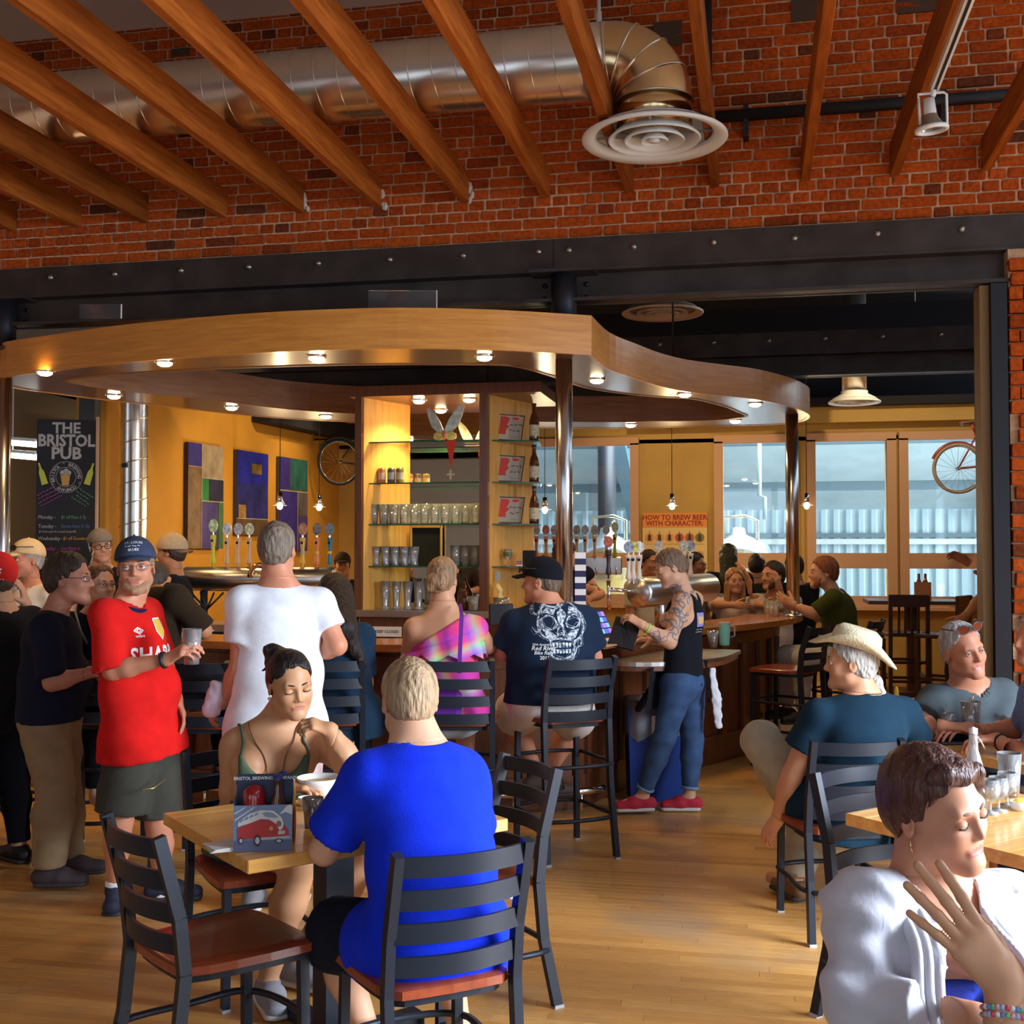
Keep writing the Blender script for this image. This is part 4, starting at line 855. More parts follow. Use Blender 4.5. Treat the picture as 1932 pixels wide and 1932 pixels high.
seat(ST, -1.58, 6.15, 11, 'tall ladder back bar stool under the woman in the plaid top', 'stool')
seat(ST, -2.26, 6.02, 14, 'tall ladder back bar stool under the dark haired woman in navy', 'stool')
seat(ST, -2.86, 5.78, 8, 'empty bar stool with red seat between the man in red and the man in white', 'stool')
seat(ST, -3.52, 5.80, 5, 'bar stool between the man in the polo shirt and the man in red', 'stool')
seat(ST, .22, 9.12, 62, 'bar stool under the man in the green shirt', 'stool')
seat(ST, -4.25, 5.95, -5, 'bar stool beside the man in the red cap', 'stool')
# tables
def table(c, rz, sx_, sy_, lab, h=.76):
    t = thing('dining_table', lab, 'table', (c[0], c[1], 0), rz); th = .04; n = 9
    pw = sy_/n
    for k in range(n): MB().box((0, -sy_/2+pw*(k+.5), h-th/2), (sx_, pw-.0002, th), bev=.0005 if 0 < k < n-1 else .003).build('board', M_TABLE, t)
    MB().bar((0, 0, .05), (0, 0, h-th), .10).build('pedestal', M_FRAME, t); MB().box((0, 0, h-th-.012), (.5, .5, .02)).build('top_plate', M_FRAME, t)
    MB().bar((-.33, 0, .03), (.33, 0, .03), .075, .04).bar((0, -.33, .03), (0, .33, .03), .075, .04).build('cross_foot', M_FRAME, t)
    return t
table((-1.382, 3.712), math.radians(46.8), .905, .735, 'butcher block table where the woman in the green top sits')
table((.84, 4.10), math.radians(45), .78, .78, 'butcher block table behind the woman in the white cardigan')
table((1.22, 5.62), math.radians(38), .80, .80, 'butcher block table between the hat man and the grey shirted man')
# far high table with wooden bar chairs
M_DKW = wood('dark_stained_wood', (.035, .012, .006), (.06, .022, .01), .35, 4, (8, 8, 1), bump=.02)
hc = PX(1720, 1135, 13.2); t = thing('high_table', 'dark wooden high table below the back windows', 'table', (hc[0], hc[1], 0)); MB().box((0, 0, 1.05), (1.0, .7, .04)).build('table_top', M_DKW, t); MB().bar((0, 0, 0), (0, 0, 1.03), .12).build('pedestal', M_DKW, t); MB().box((0, 0, .03), (.55, .55, .05)).build('foot', M_DKW, t)
def wood_chair(p, rz, lab):
    t = thing('wooden_bar_chair', lab, 'chair', (p[0], p[1], 0), rz)
    for s in (-1, 1):
        MB().bar((s*.19, .19, 0), (s*.19, .19, .72), .04).build('front_leg', M_DKW, t); MB().bar((s*.19, -.2, 0), (s*.19, -.24, 1.16), .04).build('back_post', M_DKW, t)
        MB().bar((s*.19, -.2, .30), (s*.19, .19, .30), .03).build('stretcher', M_DKW, t)
    MB().box((0, 0, .74), (.43, .43, .04), bev=.01).build('seat', M_DKW, t); MB().box((0, -.235, 1.10), (.40, .03, .13)).build('top_rail', M_DKW, t)
    for x in (-.1, -.035, .035, .1): MB().bar((x, -.215, .76), (x, -.232, 1.05), .025, .012).build('back_slat', M_DKW, t)
    for z in (.25, .45): MB().bar((-.19, .19, z), (.19, .19, z), .03).bar((-.19, -.21, z), (.19, -.21, z), .03).build('stretcher', M_DKW, t)
p = PX(1615, 1125, 11.8); wood_chair(p, -1.2, 'dark wooden bar chair nearest the green shirted man'); p = PX(1705, 1125, 12.5); wood_chair(p, .1, 'dark wooden bar chair in front of the high table'); p = PX(1775, 1125, 12.2); wood_chair(p, 1.1, 'dark wooden bar chair near the pier')
# ------------------------------------------------------------------ figures: smooth solids meshed with surface nets
def nrm(v): v = np.array(v, float); return v/(np.linalg.norm(v)+1e-12)
class Seg:   # tapered, optionally flattened capsule
    def __init__(s, a, b, ra, rb, k=.02, lat=None, fl=1.0, cuts=(), sub=False):
        s.a = np.array(a, float); s.b = np.array(b, float); s.ra = ra; s.rb = rb; s.k = k; s.lat = None if lat is None else nrm(lat); s.fl = fl; s.cuts = cuts; s.sub = sub
    def bb(s): r = max(s.ra, s.rb)+s.k*1.5+.02; return np.minimum(s.a, s.b)-r, np.maximum(s.a, s.b)+r
    def d(s, X):
        ab = s.b-s.a; p = X-s.a; t = np.clip(p@ab/(ab@ab+1e-12), 0, 1); q = p-t[..., None]*ab; r = s.ra+(s.rb-s.ra)*t
        if s.lat is None: d = np.sqrt((q*q).sum(-1))-r
        else:
            u = q@s.lat; w2 = (q*q).sum(-1)-u*u; d = (np.sqrt(u*u+np.maximum(w2, 0)/s.fl**2)-r)*min(1, s.fl)**.6
        for c, n in s.cuts: d = np.maximum(d, (X-c)@n)
        return d
class Ell:
    def __init__(s, c, r, R=None, k=.02, cuts=(), sub=False):
        s.c = np.array(c, float); s.r = np.array(r, float); s.R = np.eye(3) if R is None else np.array(R, float); s.k = k; s.cuts = cuts; s.sub = sub
    def bb(s): r = max(s.r)+s.k*1.5+.02; return s.c-r, s.c+r
    def d(s, X):
        p = (X-s.c)@s.R   # columns of R are the local axes
        k0 = np.sqrt(((p/s.r)**2).sum(-1)); k1 = np.sqrt(((p/s.r**2)**2).sum(-1))+1e-9; d = k0*(k0-1)/k1
        for c, n in s.cuts: d = np.maximum(d, (X-c)@n)
        return d
def smin(a, b, k):
    h = np.maximum(k-np.abs(a-b), 0)/k; return np.minimum(a, b)-h*h*k*.25
def smax(a, b, k): return -smin(-a, -b, k)
def mesh_sdf(prims, vox, lo=None, hi=None, clips=(), noise=None, post=None):
    B = [p.bb() for p in prims if not p.sub]
    l = np.min([b[0] for b in B], 0) if lo is None else np.array(lo, float); h = np.max([b[1] for b in B], 0) if hi is None else np.array(hi, float)
    n = np.maximum(np.ceil((h-l)/vox).astype(int)+1, 4); D = np.full(n, .5, np.float32)
    ax = [l[i]+np.arange(n[i])*vox for i in range(3)]
    for p in prims:
        b0, b1 = p.bb(); i0 = np.clip(((b0-l)/vox).astype(int), 0, n-1); i1 = np.clip(np.ceil((b1-l)/vox).astype(int)+1, 1, n)
        if np.any(i1 <= i0): continue
        sl = tuple(slice(a, b) for a, b in zip(i0, i1)); X = np.stack(np.meshgrid(ax[0][sl[0]], ax[1][sl[1]], ax[2][sl[2]], indexing='ij'), -1); d = p.d(X)
        D[sl] = smax(D[sl], -d, p.k) if p.sub else smin(D[sl], d, p.k)
    if noise is not None or clips or post is not None:
        X = np.stack(np.meshgrid(*ax, indexing='ij'), -1)
        if noise is not None: D = D+noise(X)
        for c, nn in clips: D = np.maximum(D, (X-c)@nn)
        if post is not None: D = post(D, X)
    # surface nets
    I = D < 0; n0, n1, n2 = n
    c = np.zeros((n0-1, n1-1, n2-1), int)
    for dx in (0, 1):
        for dy in (0, 1):
            for dz in (0, 1): c += I[dx:n0-1+dx, dy:n1-1+dy, dz:n2-1+dz]
    act = (c > 0) & (c < 8); idx = -np.ones(act.shape, int); cells = np.argwhere(act)
    if len(cells) == 0: return np.zeros((0, 3)), []
    idx[act] = np.arange(len(cells)); acc = np.zeros((len(cells), 3)); cnt = np.zeros(len(cells))
    cor = [(x, y, z) for x in (0, 1) for y in (0, 1) for z in (0, 1)]
    for a in cor:
        for q in range(3):
            if a[q] == 0:
                b = list(a); b[q] = 1
                da = D[cells[:, 0]+a[0], cells[:, 1]+a[1], cells[:, 2]+a[2]]; db = D[cells[:, 0]+b[0], cells[:, 1]+b[1], cells[:, 2]+b[2]]
                m = (da < 0) != (db < 0); t = np.where(m, da/(da-db+1e-12), 0); pos = np.array(a, float)[None]+t[:, None]*(np.array(b)-np.array(a))[None]
                acc[m] += pos[m]; cnt[m] += 1
    V = l+(cells+acc/np.maximum(cnt, 1)[:, None])*vox; Fs = []
    for q in range(3):
        u, w = [(1, 2), (2, 0), (0, 1)][q]
        s0 = [slice(0, None)]*3; s1 = [slice(0, None)]*3; s0[q] = slice(0, -1); s1[q] = slice(1, None)
        A = I[tuple(s0)]; Bq = I[tuple(s1)]; E_ = np.argwhere(A != Bq)
        if not len(E_): continue
        ok = (E_[:, u] > 0) & (E_[:, w] > 0) & (E_[:, u] < n[u]-1) & (E_[:, w] < n[w]-1); E_ = E_[ok]; ins = A[tuple(E_.T)]
        def cell(du, dw):
            k = E_.copy(); k[:, u] += du; k[:, w] += dw; return idx[tuple(k.T)]
        f = np.stack([cell(-1, -1), cell(0, -1), cell(0, 0), cell(-1, 0)], 1); f[~ins] = f[~ins][:, ::-1]; Fs.append(f[(f >= 0).all(1)])
    return V, np.concatenate(Fs) if Fs else []
def wrinkle(amp, freq, seed=0, dirv=(0, 0, 1)):
    r = np.random.default_rng(seed); K = r.normal(size=(5, 3))*freq; K += np.outer(r.normal(size=5), np.array(dirv))*freq*.6; ph = r.uniform(0, 6.28, 5)
    def f(X):
        s = 0
        for k, p in zip(K, ph):
            a = X@k+p+1.3*np.sin(X@(k[::-1]*.37)); s = s+np.sin(a)+.45*np.abs(np.sin(a*1.1+X@(k[[1, 2, 0]]*.8)))
        return ((s-1.4)*amp/3.6).astype(np.float32)
    return f
SKIN = {}
def skin_mat(c): 
    k = 'skin_%.2f_%.2f_%.2f' % c; c = (c[0]*1.03, c[1]*.95, c[2]*.80)
    return mat(k, c, .48, var=.06, scale=9, sss=.08, spec=.35)
def cloth(name, c, rough=.9, var=.10, sheen=.02): return mat('cloth_'+name, c, rough, var=var, scale=14, bump=.15, bscale=180, sheen=sheen, spec=.08)
M_EYEW = mat('eye_white', (.75, .72, .70), .2); M_IRIS = mat('iris', (.05, .035, .025), .15); M_LIP = mat('lips', (.45, .14, .12), .4); M_LASH = mat('lashes', (.03, .02, .015), .7)
def frame(fwd, up):
    f = nrm(fwd); u = np.array(up, float); u = nrm(u-f*(u@f)); l = np.cross(u, f); return l, f, u   # subject's left, front, up
def rot_dir(deg, tilt=0):
    """0 faces the camera, 90 looks to picture right, 180 away"""
    a = math.radians(deg); f = -math.cos(a)*F0+math.sin(a)*RV; return f
class Person:
    """J: joints as world points; missing limbs are filled in from the mode"""
    def __init__(s, label, J, face, skin, H=.235, fat=1.0, sw=.185, neck=.055, vox=.014, hvox=.006, female=False, head_up=(0, 0, 1), body_face=None, jaw=1.0, hand_vox=.006, arm=1.0, belly=0, bust=0):
        s.J = J; s.skin = skin_mat(skin); s.skc = skin; s.vox = vox; s.hvox = hvox; s.H = H; s.k = H/.235; s.fat = fat; s.arm = arm
        s.head = np.array(J['head'], float); l, f, u = frame(face, head_up); s.hl, s.hf, s.hu = l, f, u; s.R = np.stack([l, f, u], 1)
        bl, bf, bu = frame(body_face if body_face is not None else [face[0], face[1], 0], J['neck']-J['pelvis']); s.bl, s.bf, s.bu = bl, bf, bu
        s.lat = nrm(J['shL']-J['shR']); s.root = thing('person', label, 'person', (J['pelvis'][0], J['pelvis'][1], J.get('ground', 0)))
        s.neckr = neck; s.female = female; s.jaw = jaw; s.belly = belly; s.bust = bust; s.hv = hand_vox; s.hands = {}; s.torso_w = sw
    def hp(s, x, y, z): return s.head+(s.hl*x+s.hf*y+s.hu*z)*s.k
    def hr(s, *r): return [q*s.k for q in r]
    def head_prims(s):
        p = s.hp; k = s.k; j = s.jaw; R = s.R; e = s.hr; nt_ = (.098, .0096) if s.female else (.104, .0112)
        P = [Ell(p(0, -.014, .036), e(.074, .094, .082), R, .02*k), Ell(p(0, .022, -.030), e(.060*j**.5, .070, .082), R, .03*k),
             Seg(p(.044*j, .012, -.062), p(.012, .070, -.096), .022*k, .019*k, .03*k), Seg(p(-.044*j, .012, -.062), p(-.012, .070, -.096), .022*k, .019*k, .03*k), Ell(p(0, .074, -.097), e(.02*j, .016, .016), R, .02*k),
             Ell(p(.036, .058, -.028), e(.024, .024, .024), R, .025*k), Ell(p(-.036, .058, -.028), e(.024, .024, .024), R, .025*k),
             Seg(p(-.036, .074, .020), p(.036, .074, .020), .011*k, .011*k, .02*k), Seg(p(0, .084, .012), p(0, nt_[0], -.028), .0072*k, nt_[1]*k, .012*k), Ell(p(.010, nt_[0]-.010, -.032), e(.0085, .010, .008), R, .006*k), Ell(p(-.010, nt_[0]-.010, -.032), e(.0085, .010, .008), R, .006*k)]
        P += [Ell(p(x, .093, .001), e(.017, .014, .011), R, .014*k, sub=True) for x in (.033, -.033)]
        P += [Seg(p(-.019, .0815, -.0590), p(.019, .0815, -.0590), .0048*k, .0048*k, .008*k), Seg(p(-.016, .0825, -.0680), p(.016, .0825, -.0680), .0055*k, .0055*k, .008*k), Seg(p(-.024, .0915, -.0633), p(.024, .0915, -.0633), .0022*k, .0022*k, .003*k, sub=True)]
        for q in (1, -1):
            P += [Ell(p(q*.076, -.012, -.008), e(.007, .019, .030), np.stack([nrm(s.hl+s.hf*.25*-q), nrm(s.hf-s.hl*.25*-q), s.hu], 1), .008*k), Ell(p(q*.082, -.008, -.004), e(.005, .010, .017), R, .006*k, sub=True)]
        return P
    def body_prims(s):
        J = s.J; f = s.fat; L = s.lat; w = s.torso_w
        pel, nk = J['pelvis'], J['neck']; up = nrm(nk-pel); ln = np.linalg.norm(nk-pel); ch = J.get('chest', pel+(nk-pel)*.72); wa = J.get('waist', pel+(nk-pel)*.36)
        s.ch = ch; s.wa = wa; P = []
        hipw = (.165 if not s.female else .175)*f; waw = (.145 if not s.female else .125)*f; chw = (.160 if not s.female else .140)*(.4+.6*f)
        T = [(pel, hipw, .70), (wa, waw, .72), (ch, chw, .68)]
        s.T = T
        for (a, ra, fa), (b, rb, fb) in zip(T, T[1:]): P.append(Seg(a, b, ra, rb, .05, L, (fa+fb)/2))
        cb = ch+up*.06; P.append(Seg(ch, cb, chw, chw*.85, .05, L, .64))
        P.append(Seg(nk-up*.04, J['shL']-L*.01, .05, .052*f**.5, .05)); P.append(Seg(nk-up*.04, J['shR']+L*.01, .05, .052*f**.5, .05))
        if s.belly: P.append(Ell(wa+s.bf*(.05+.06*s.belly)-up*.02, (.12*f+.03*s.belly, .10+.05*s.belly, .13), np.stack([L, s.bf, up], 1), .06))
        if s.bust:
            for q in (1, -1): P.append(Ell(ch+s.bf*.085*f+L*q*.075*f-up*.015, (.07*s.bust, .065*s.bust, .07*s.bust), None, .04))
        # neck up into the skull
        P.append(Seg(nk-up*.03, s.hp(0, -.022, -.045), s.neckr*1.08, s.neckr*.97, .03))
        P.append(Seg(nk-up*.02+L*.07, s.hp(.02, -.03, -.09), .03, .03, .05)); P.append(Seg(nk-up*.02-L*.07, s.hp(-.02, -.03, -.09), .03, .03, .05))
        a = s.arm
        for q in 'LR':
            if 'el'+q in J:
                P.append(Seg(J['sh'+q], J['el'+q], .052*a, .040*a, .03))
                if 'wr'+q in J:
                    e, w_ = J['el'+q], J['wr'+q]; P.append(Seg(e, e*.72+w_*.28, .039*a, .041*a, .025)); P.append(Seg(e*.72+w_*.28, w_, .041*a, .026*a, .025))
            if 'kn'+q in J:
                h, kn = J['hip'+q], J['kn'+q]; P.append(Seg(h, kn, .088*f, .056*f**.7, .04))
                if 'an'+q in J:
                    an = J['an'+q]; P.append(Seg(kn, kn*.65+an*.35, .054*f**.7, .056*f**.6, .03)); P.append(Seg(kn*.65+an*.35, an, .056*f**.6, .036, .03))
                    if 'toe'+q in J: P.append(Seg(an-ZV*.03, J['toe'+q], .034, .030, .03)); P.append(Ell(an-ZV*.045, (.03, .03, .03), None, .02))
        return P
    def hand(s, q, dirv, back, curl=(.35, .35, .35, .35), spread=.06, thumb=(.7, .5), scale=1.0, fr=1.0, flen=1.0):
        """q: L or R; dirv: wrist to knuckles; back: normal of the back of the hand"""
        w = s.J['wr'+q]; x = nrm(dirv); z = nrm(np.array(back)-x*(np.array(back)@x)); y = np.cross(z, x)   # y to the thumb side for a left hand
        sg = (-1 if q == 'R' else 1)*-1; y = y*sg; k = scale*(.92 if s.female else 1.0)
        s.hands[q] = [w-x*.02, x]
        g = lambda a, b, c: w+(x*a+y*b+z*c)*k
        P = [Seg(g(-.03, 0, 0), g(.03, 0, 0), .026*k, .026*k, .02, y, .75), Seg(g(.028, .004, 0), g(.078, .0, .002), .034*k, .036*k, .015, y, .40)]
        FN = [(.086, .027, .040, .026, .020, .0088), (.091, .009, .044, .030, .022, .0090), (.087, -.010, .041, .027, .021, .0086), (.078, -.027, .032, .021, .018, .0076)]
        for i, (bx_, by_, l1, l2, l3, r) in enumerate(FN):
            r *= fr
            a = spread*(1.2-i*.85); p0 = g(bx_, by_, .002); th = 0; c = curl[i]; d0 = x*math.cos(a)+y*math.sin(a)
            P.append(Seg(g(.045, by_*.8, 0), p0, r*1.2*k, r*1.12*k, .012))
            for n_, (l, m_) in enumerate(((l1*flen, 1.0), (l2*flen, 1.15), (l3*flen, .8))):
                th += c*m_; d = d0*math.cos(th)-z*math.sin(th); p1 = p0+d*l*k; P.append(Seg(p0, p1, r*(1-.06*n_)*k, r*(.95-.08*n_)*k, .004)); p0 = p1
        t1 = nrm(x*math.cos(thumb[0])+y*math.sin(thumb[0])-z*thumb[1]); t2 = nrm(x*math.cos(thumb[0]*.55)+y*math.sin(thumb[0]*.55)-z*(thumb[1]+.2))
        a = g(.012, .022, -.004); b = a+t1*.042*k; c = b+t1*.030*k*.6+t2*.030*k*.4; d = c+t2*.026*k
        P += [Seg(a, b, .015*k*fr, .0125*k*fr, .012), Seg(b, c, .0115*k*fr, .0105*k*fr, .006), Seg(c, d, .0102*k*fr, .0085*k*fr, .004)]
        s.hprims = getattr(s, 'hprims', {}); s.hprims[q] = P
    def build_body(s, lo_z=None):
        HP = s.head_prims(); BP = s.body_prims(); HA = [p for q in s.hands for p in s.hprims[q]]
        allp = BP+HP; u = nrm(s.hu*.6+s.bu*.4); nc = s.hp(0, -.005, -.118)
        Vs, Fs, Ms = [], [], []; off = 0
        def addm(V, Fq, mi=None):
            nonlocal off
            if len(V) == 0: return
            Vs.append(V); Fs.append(Fq+off); Ms.append(np.zeros(len(Fq), int) if mi is None else mi); off += len(V)
        cl = [(nc+u*s.vox*.3, u)]+[(w+x*.004, x) for w, x in s.hands.values()]
        # the wrist planes only clip near the wrist
        def post(D, X):
            D = np.maximum(D, (X-cl[0][0])@cl[0][1])
            for (w, x) in s.hands.values():
                dd = (X-w)@x-.004; near = ((X-w-x*.08)**2).sum(-1) < .17**2; D = np.where(near, np.maximum(D, dd), D)
            return D
        addm(*mesh_sdf(BP+HP[:2], s.vox, post=post))
        b = np.array([p.bb() for p in HP]); lo = b[:, 0].min(0)-.01; hi = b[:, 1].max(0)+.01
        NB = [p for p in BP if np.all(p.bb()[0] < hi) and np.all(p.bb()[1] > lo)]
        V, Fq = mesh_sdf(NB+HP, s.hvox, lo, hi, clips=[(nc-u*s.vox*.3, -u)])
        if len(V):
            c = V[Fq].mean(1); L = (c-s.head)@s.R/s.k; mi = ((np.abs(L[:, 0]) < .026-1.1*np.abs(L[:, 2]+.0635)) & (np.abs(L[:, 2]+.0635) < .0088) & (L[:, 1] > .066)).astype(int)
            addm(V, Fq, mi)
        for q, (w, x) in s.hands.items():
            P = s.hprims[q]; b = np.array([p.bb() for p in P]); NB = [p for p in BP if isinstance(p, Seg) and min(np.linalg.norm(p.b-s.J['wr'+q]), np.linalg.norm(p.a-s.J['wr'+q])) < .01]
            addm(*mesh_sdf(NB+P, s.hv, b[:, 0].min(0)-.005, b[:, 1].max(0)+.005, clips=[(w-x*.004, -x)]))
        lip = mat('lips_%.2f' % s.skc[0], (s.skc[0]*.86, s.skc[1]*.56, s.skc[2]*.62), .4)
        s.body = mesh_obj('body', np.concatenate(Vs), np.concatenate(Fs), None, s.root, True, True, mats=[s.skin, lip], fmat=np.concatenate(Ms)); return s
    def eyes(s, open_=.5, iris=(.06, .045, .03), brow=(.10, .06, .035), browh=.020):
        p = s.hp; k = s.k
        for q in (1, -1):
            if open_ > 0:
                c = p(q*.033, .0775, .001); e = MB().sphere(c, .0125*k, 12).build('eye', M_EYEW, s.root, True)
                MB().sphere(c+(s.hf*.0085)*k, .0062*k, 10).build('iris', mat('iris_%.2f' % iris[0], iris, .1), e, True)
                lid = Ell(c, [.0142*k]*3, None, .001, cuts=[(c+s.hu*.0145*k*(open_*.62-.05), -nrm(s.hu-s.hf*.2))]); V, Fq = mesh_sdf([lid], max(.0022*k, .0018)); mesh_obj('upper_lid', V, Fq, s.skin, s.root, True, True)
                lid = Ell(c, [.0136*k]*3, None, .001, cuts=[(c-s.hu*.0145*k*.42, nrm(s.hu+s.hf*.1))]); V, Fq = mesh_sdf([lid], max(.0022*k, .0018)); mesh_obj('lower_lid', V, Fq, s.skin, s.root, True, True)
                zz = open_*.62-.05
                MB().tube([p(q*.033-.014+.028*t, .0775+.0135*math.cos((t-.5)*2.0), .001+.0142*zz*math.sin(PI*(.12+.76*t))) for t in np.linspace(0, 1, 8)], .0011*k, 5).build('lashes', M_LASH, s.root, True)
            else:
                c = p(q*.033, .0765, .0); V, Fq = mesh_sdf([Ell(c, [.0155*k, .0128*k, .0105*k], s.R, .001)], .0022*k); mesh_obj('closed_lid', V, Fq, s.skin, s.root, True, True)
                MB().tube([p(q*.033-.014+.028*t, .0770+.0125*math.cos((t-.5)*2.0), -.0030-.0030*math.sin(PI*t)) for t in np.linspace(0, 1, 8)], .0017*k, 5).build('lashes', M_LASH, s.root, True)
            MB().tube([p(q*(.013+.036*t), .0895-.016*t*t, browh+.006*math.sin(PI*.55*t+.3)) for t in np.linspace(0, 1, 7)], [.0022*k, .0034*k, .0036*k, .0034*k, .003*k, .0022*k, .001*k], 6).build('eyebrow', mat('brow_%.2f_%.2f' % (brow[0], brow[2]), brow, .8), s.root, True)
        return s
    def hair(s, col, line, vol=.010, extra=(), back=-.075, col2=None, name='hair', bumpy=.003, vox=None, top=0, rough=.5, front=.085):
        """line: list of (y, z) along the side profile: hair grows above it"""
        m = mat('hair_%.2f_%.2f_%.2f' % col, col, rough, var=.45, scale=55, bump=.9, bscale=110, stretch=(1, 1, .16), spec=.35)
        R = s.R; k = s.k; P = [Ell(s.hp(0, -.014, .038+top*.5), s.hr(.074+vol, .094+vol, .082+vol+top), R, .01), Ell(s.hp(0, -.045, -.01), s.hr(.066+vol*.8, .062+vol, .075), R, .03)]
        ys = np.array([q[0] for q in line]); zs = np.array([q[1] for q in line])
        def post(D, X):
            Lq = (X-s.head)@R/k; h = np.interp(Lq[..., 1], ys, zs)+np.where(Lq[..., 1] > .035, .012-.030*np.clip((np.abs(Lq[..., 0])-.022)/.04, 0, 1), 0)+.004*np.sin(Lq[..., 0]*160); return np.maximum(D, (h-Lq[..., 2])*k*.8)
        V, Fq = mesh_sdf(P, vox or s.hvox, noise=wrinkle(bumpy, 90, 3), post=post); o = mesh_obj(name, V, Fq, m, s.root, True, True)
        if extra:
            V, Fq = mesh_sdf(list(extra), vox or s.hvox, noise=wrinkle(bumpy, 90, 5)); mesh_obj('hair_lock', V, Fq, m, s.root, True, True)
        return o
    # ---- clothes
    def shirt(s, m, sleeve=.55, hem=-.10, th=.014, neckcut=.0, name='shirt', loose=0, amp=.006, vox=None, extra=(), vneck=0, sl_r=.066, seed=1, noarm=False, post2=None, freq=16, fold=None):
        J = s.J; P = []; L = s.lat; up = s.bu; T = s.T; f = s.fat
        pel = T[0][0]; hemp = pel+up*hem; hu = nrm(pel-s.wa)
        P.append(Seg(T[0][0]+hu*max(0, -hem+.02), T[1][0], T[0][1]+th+loose, T[1][1]+th+loose*.8, .05, L, .74)); P.append(Seg(T[1][0], T[2][0], T[1][1]+th+loose*.8, T[2][1]+th+loose*.3, .05, L, .72)); P.append(Seg(s.ch, s.ch+up*.06, T[2][1]+th+loose*.3, T[2][1]*.86+th, .05, L, .68))
        nk = J['neck']
        for q in 'LR': P.append(Seg(nk-up*.045, J['sh'+q], .052+th*.5, .056*f**.5+th, .05))
        if s.belly: P.append(Ell(s.wa+s.bf*(.05+.06*s.belly)-up*.02, (.12*f+.03*s.belly+th, .10+.05*s.belly+th, .14), np.stack([L, s.bf, up], 1), .06))
        if s.bust:
            for q in (1, -1): P.append(Ell(s.ch+s.bf*.085*f+L*q*.075*f-up*.015, (.07*s.bust+th, .065*s.bust+th, .07*s.bust+th), None, .04))
        if hem < -.04 and 'knL' in J:
            for q in 'LR': h = J['hip'+q]; P.append(Seg(h, h+nrm(J['kn'+q]-h)*(-hem), .094*f+.034+loose*.5, .094*f+.032+loose*.5, .05))
        tor = P; SL = []
        if not noarm:
            for q in 'LR':
                if 'el'+q not in J: continue
                a, b = J['sh'+q], J['el'+q]; d = nrm(b-a); e = a+(b-a)*min(sleeve, 1.0)
                SL.append(Seg(a, e+d*.03, .060*s.arm+th*.4, sl_r*s.arm, .03, cuts=[(e, d)]))
                if sleeve > 1.0 and 'wr'+q in J:
                    w_ = J['wr'+q]; e2 = b+(w_-b)*(sleeve-1); d2 = nrm(w_-b); SL[-1] = Seg(a, b, .060*s.arm+th*.4, .054*s.arm, .03); SL.append(Seg(b, e2+d2*.03, .054*s.arm, .045*s.arm, .03, cuts=[(e2, d2)]))
        nkc = nk+s.bf*.012
        def post(D, X):
            Q = X-hemp; near = (Q@up < 0) & (np.abs(Q@up) < .4)
            D = np.where(((X-pel)@up) < .12, np.maximum(D, -(Q@up)), D)
            dn = np.sqrt((((X-nkc)-np.outer(((X-nkc)@up).ravel(), up).reshape(X.shape))**2).sum(-1)); cutd = np.where((X-nkc)@up > -.13, (s.neckr+.016+neckcut)-dn, -1); D = np.maximum(D, cutd)
            if vneck:
                h = (X-nk)@up; lt = np.abs((X-nk)@L); fr = (X-nk)@s.bf; D = np.where((fr > 0) & (h < .06), np.maximum(D, (.0+(h+vneck)*.42)-lt), D)
            if post2 is not None: D = post2(D, X)
            return D
        wk = wrinkle(amp, freq, seed); V, Fq = mesh_sdf(tor+SL+list(extra), vox or s.vox*.85, noise=wk if fold is None else (lambda X: wk(X)+fold(X)), post=post)
        return mesh_obj(name, V, Fq, m, s.root, True, True)
    def trousers(s, m, to=1.9, th=.012, top=.09, name='trousers', amp=.005, vox=None, flare=0, seed=4, legs='LR', freq=18):
        """to: 1 = knee, 2 = ankle"""
        J = s.J; L = s.lat; f = s.fat; T = s.T; P = [Seg(T[0][0], T[0][0]+(T[1][0]-T[0][0])*.6, T[0][1]+th, T[1][1]*1.03+th, .05, L, .73)]
        for q in legs:
            if 'kn'+q not in J: continue
            h, kn = J['hip'+q], J['kn'+q]
            if to <= 1:
                e = h+(kn-h)*to; d = nrm(kn-h); P.append(Seg(h, e+d*.05, .094*f+th, .074*f**.7+th+flare, .04, cuts=[(e, d)]))
            else:
                an = J['an'+q]; P.append(Seg(h, kn, .092*f+th, .060*f**.7+th+flare*.5, .04)); e = kn+(an-kn)*(to-1); d = nrm(an-kn); mid = kn*.65+e*.35
                P.append(Seg(kn, mid, .058*f**.7+th+flare*.5, .058*f**.6+th+flare*.8, .03)); P.append(Seg(mid, e+d*.04, .058*f**.6+th+flare*.8, .042+th+flare, .03, cuts=[(e, d)]))
        pel = T[0][0]; up = s.bu
        def post(D, X):
            q = X-pel; h = q@up; r2 = (q*q).sum(-1)-h*h; return np.where(r2 < (.26*max(1, f))**2, np.maximum(D, h-top), D)
        V, Fq = mesh_sdf(P, vox or s.vox*.9, noise=wrinkle(amp, freq, seed), post=post); return mesh_obj(name, V, Fq, m, s.root, True, True)
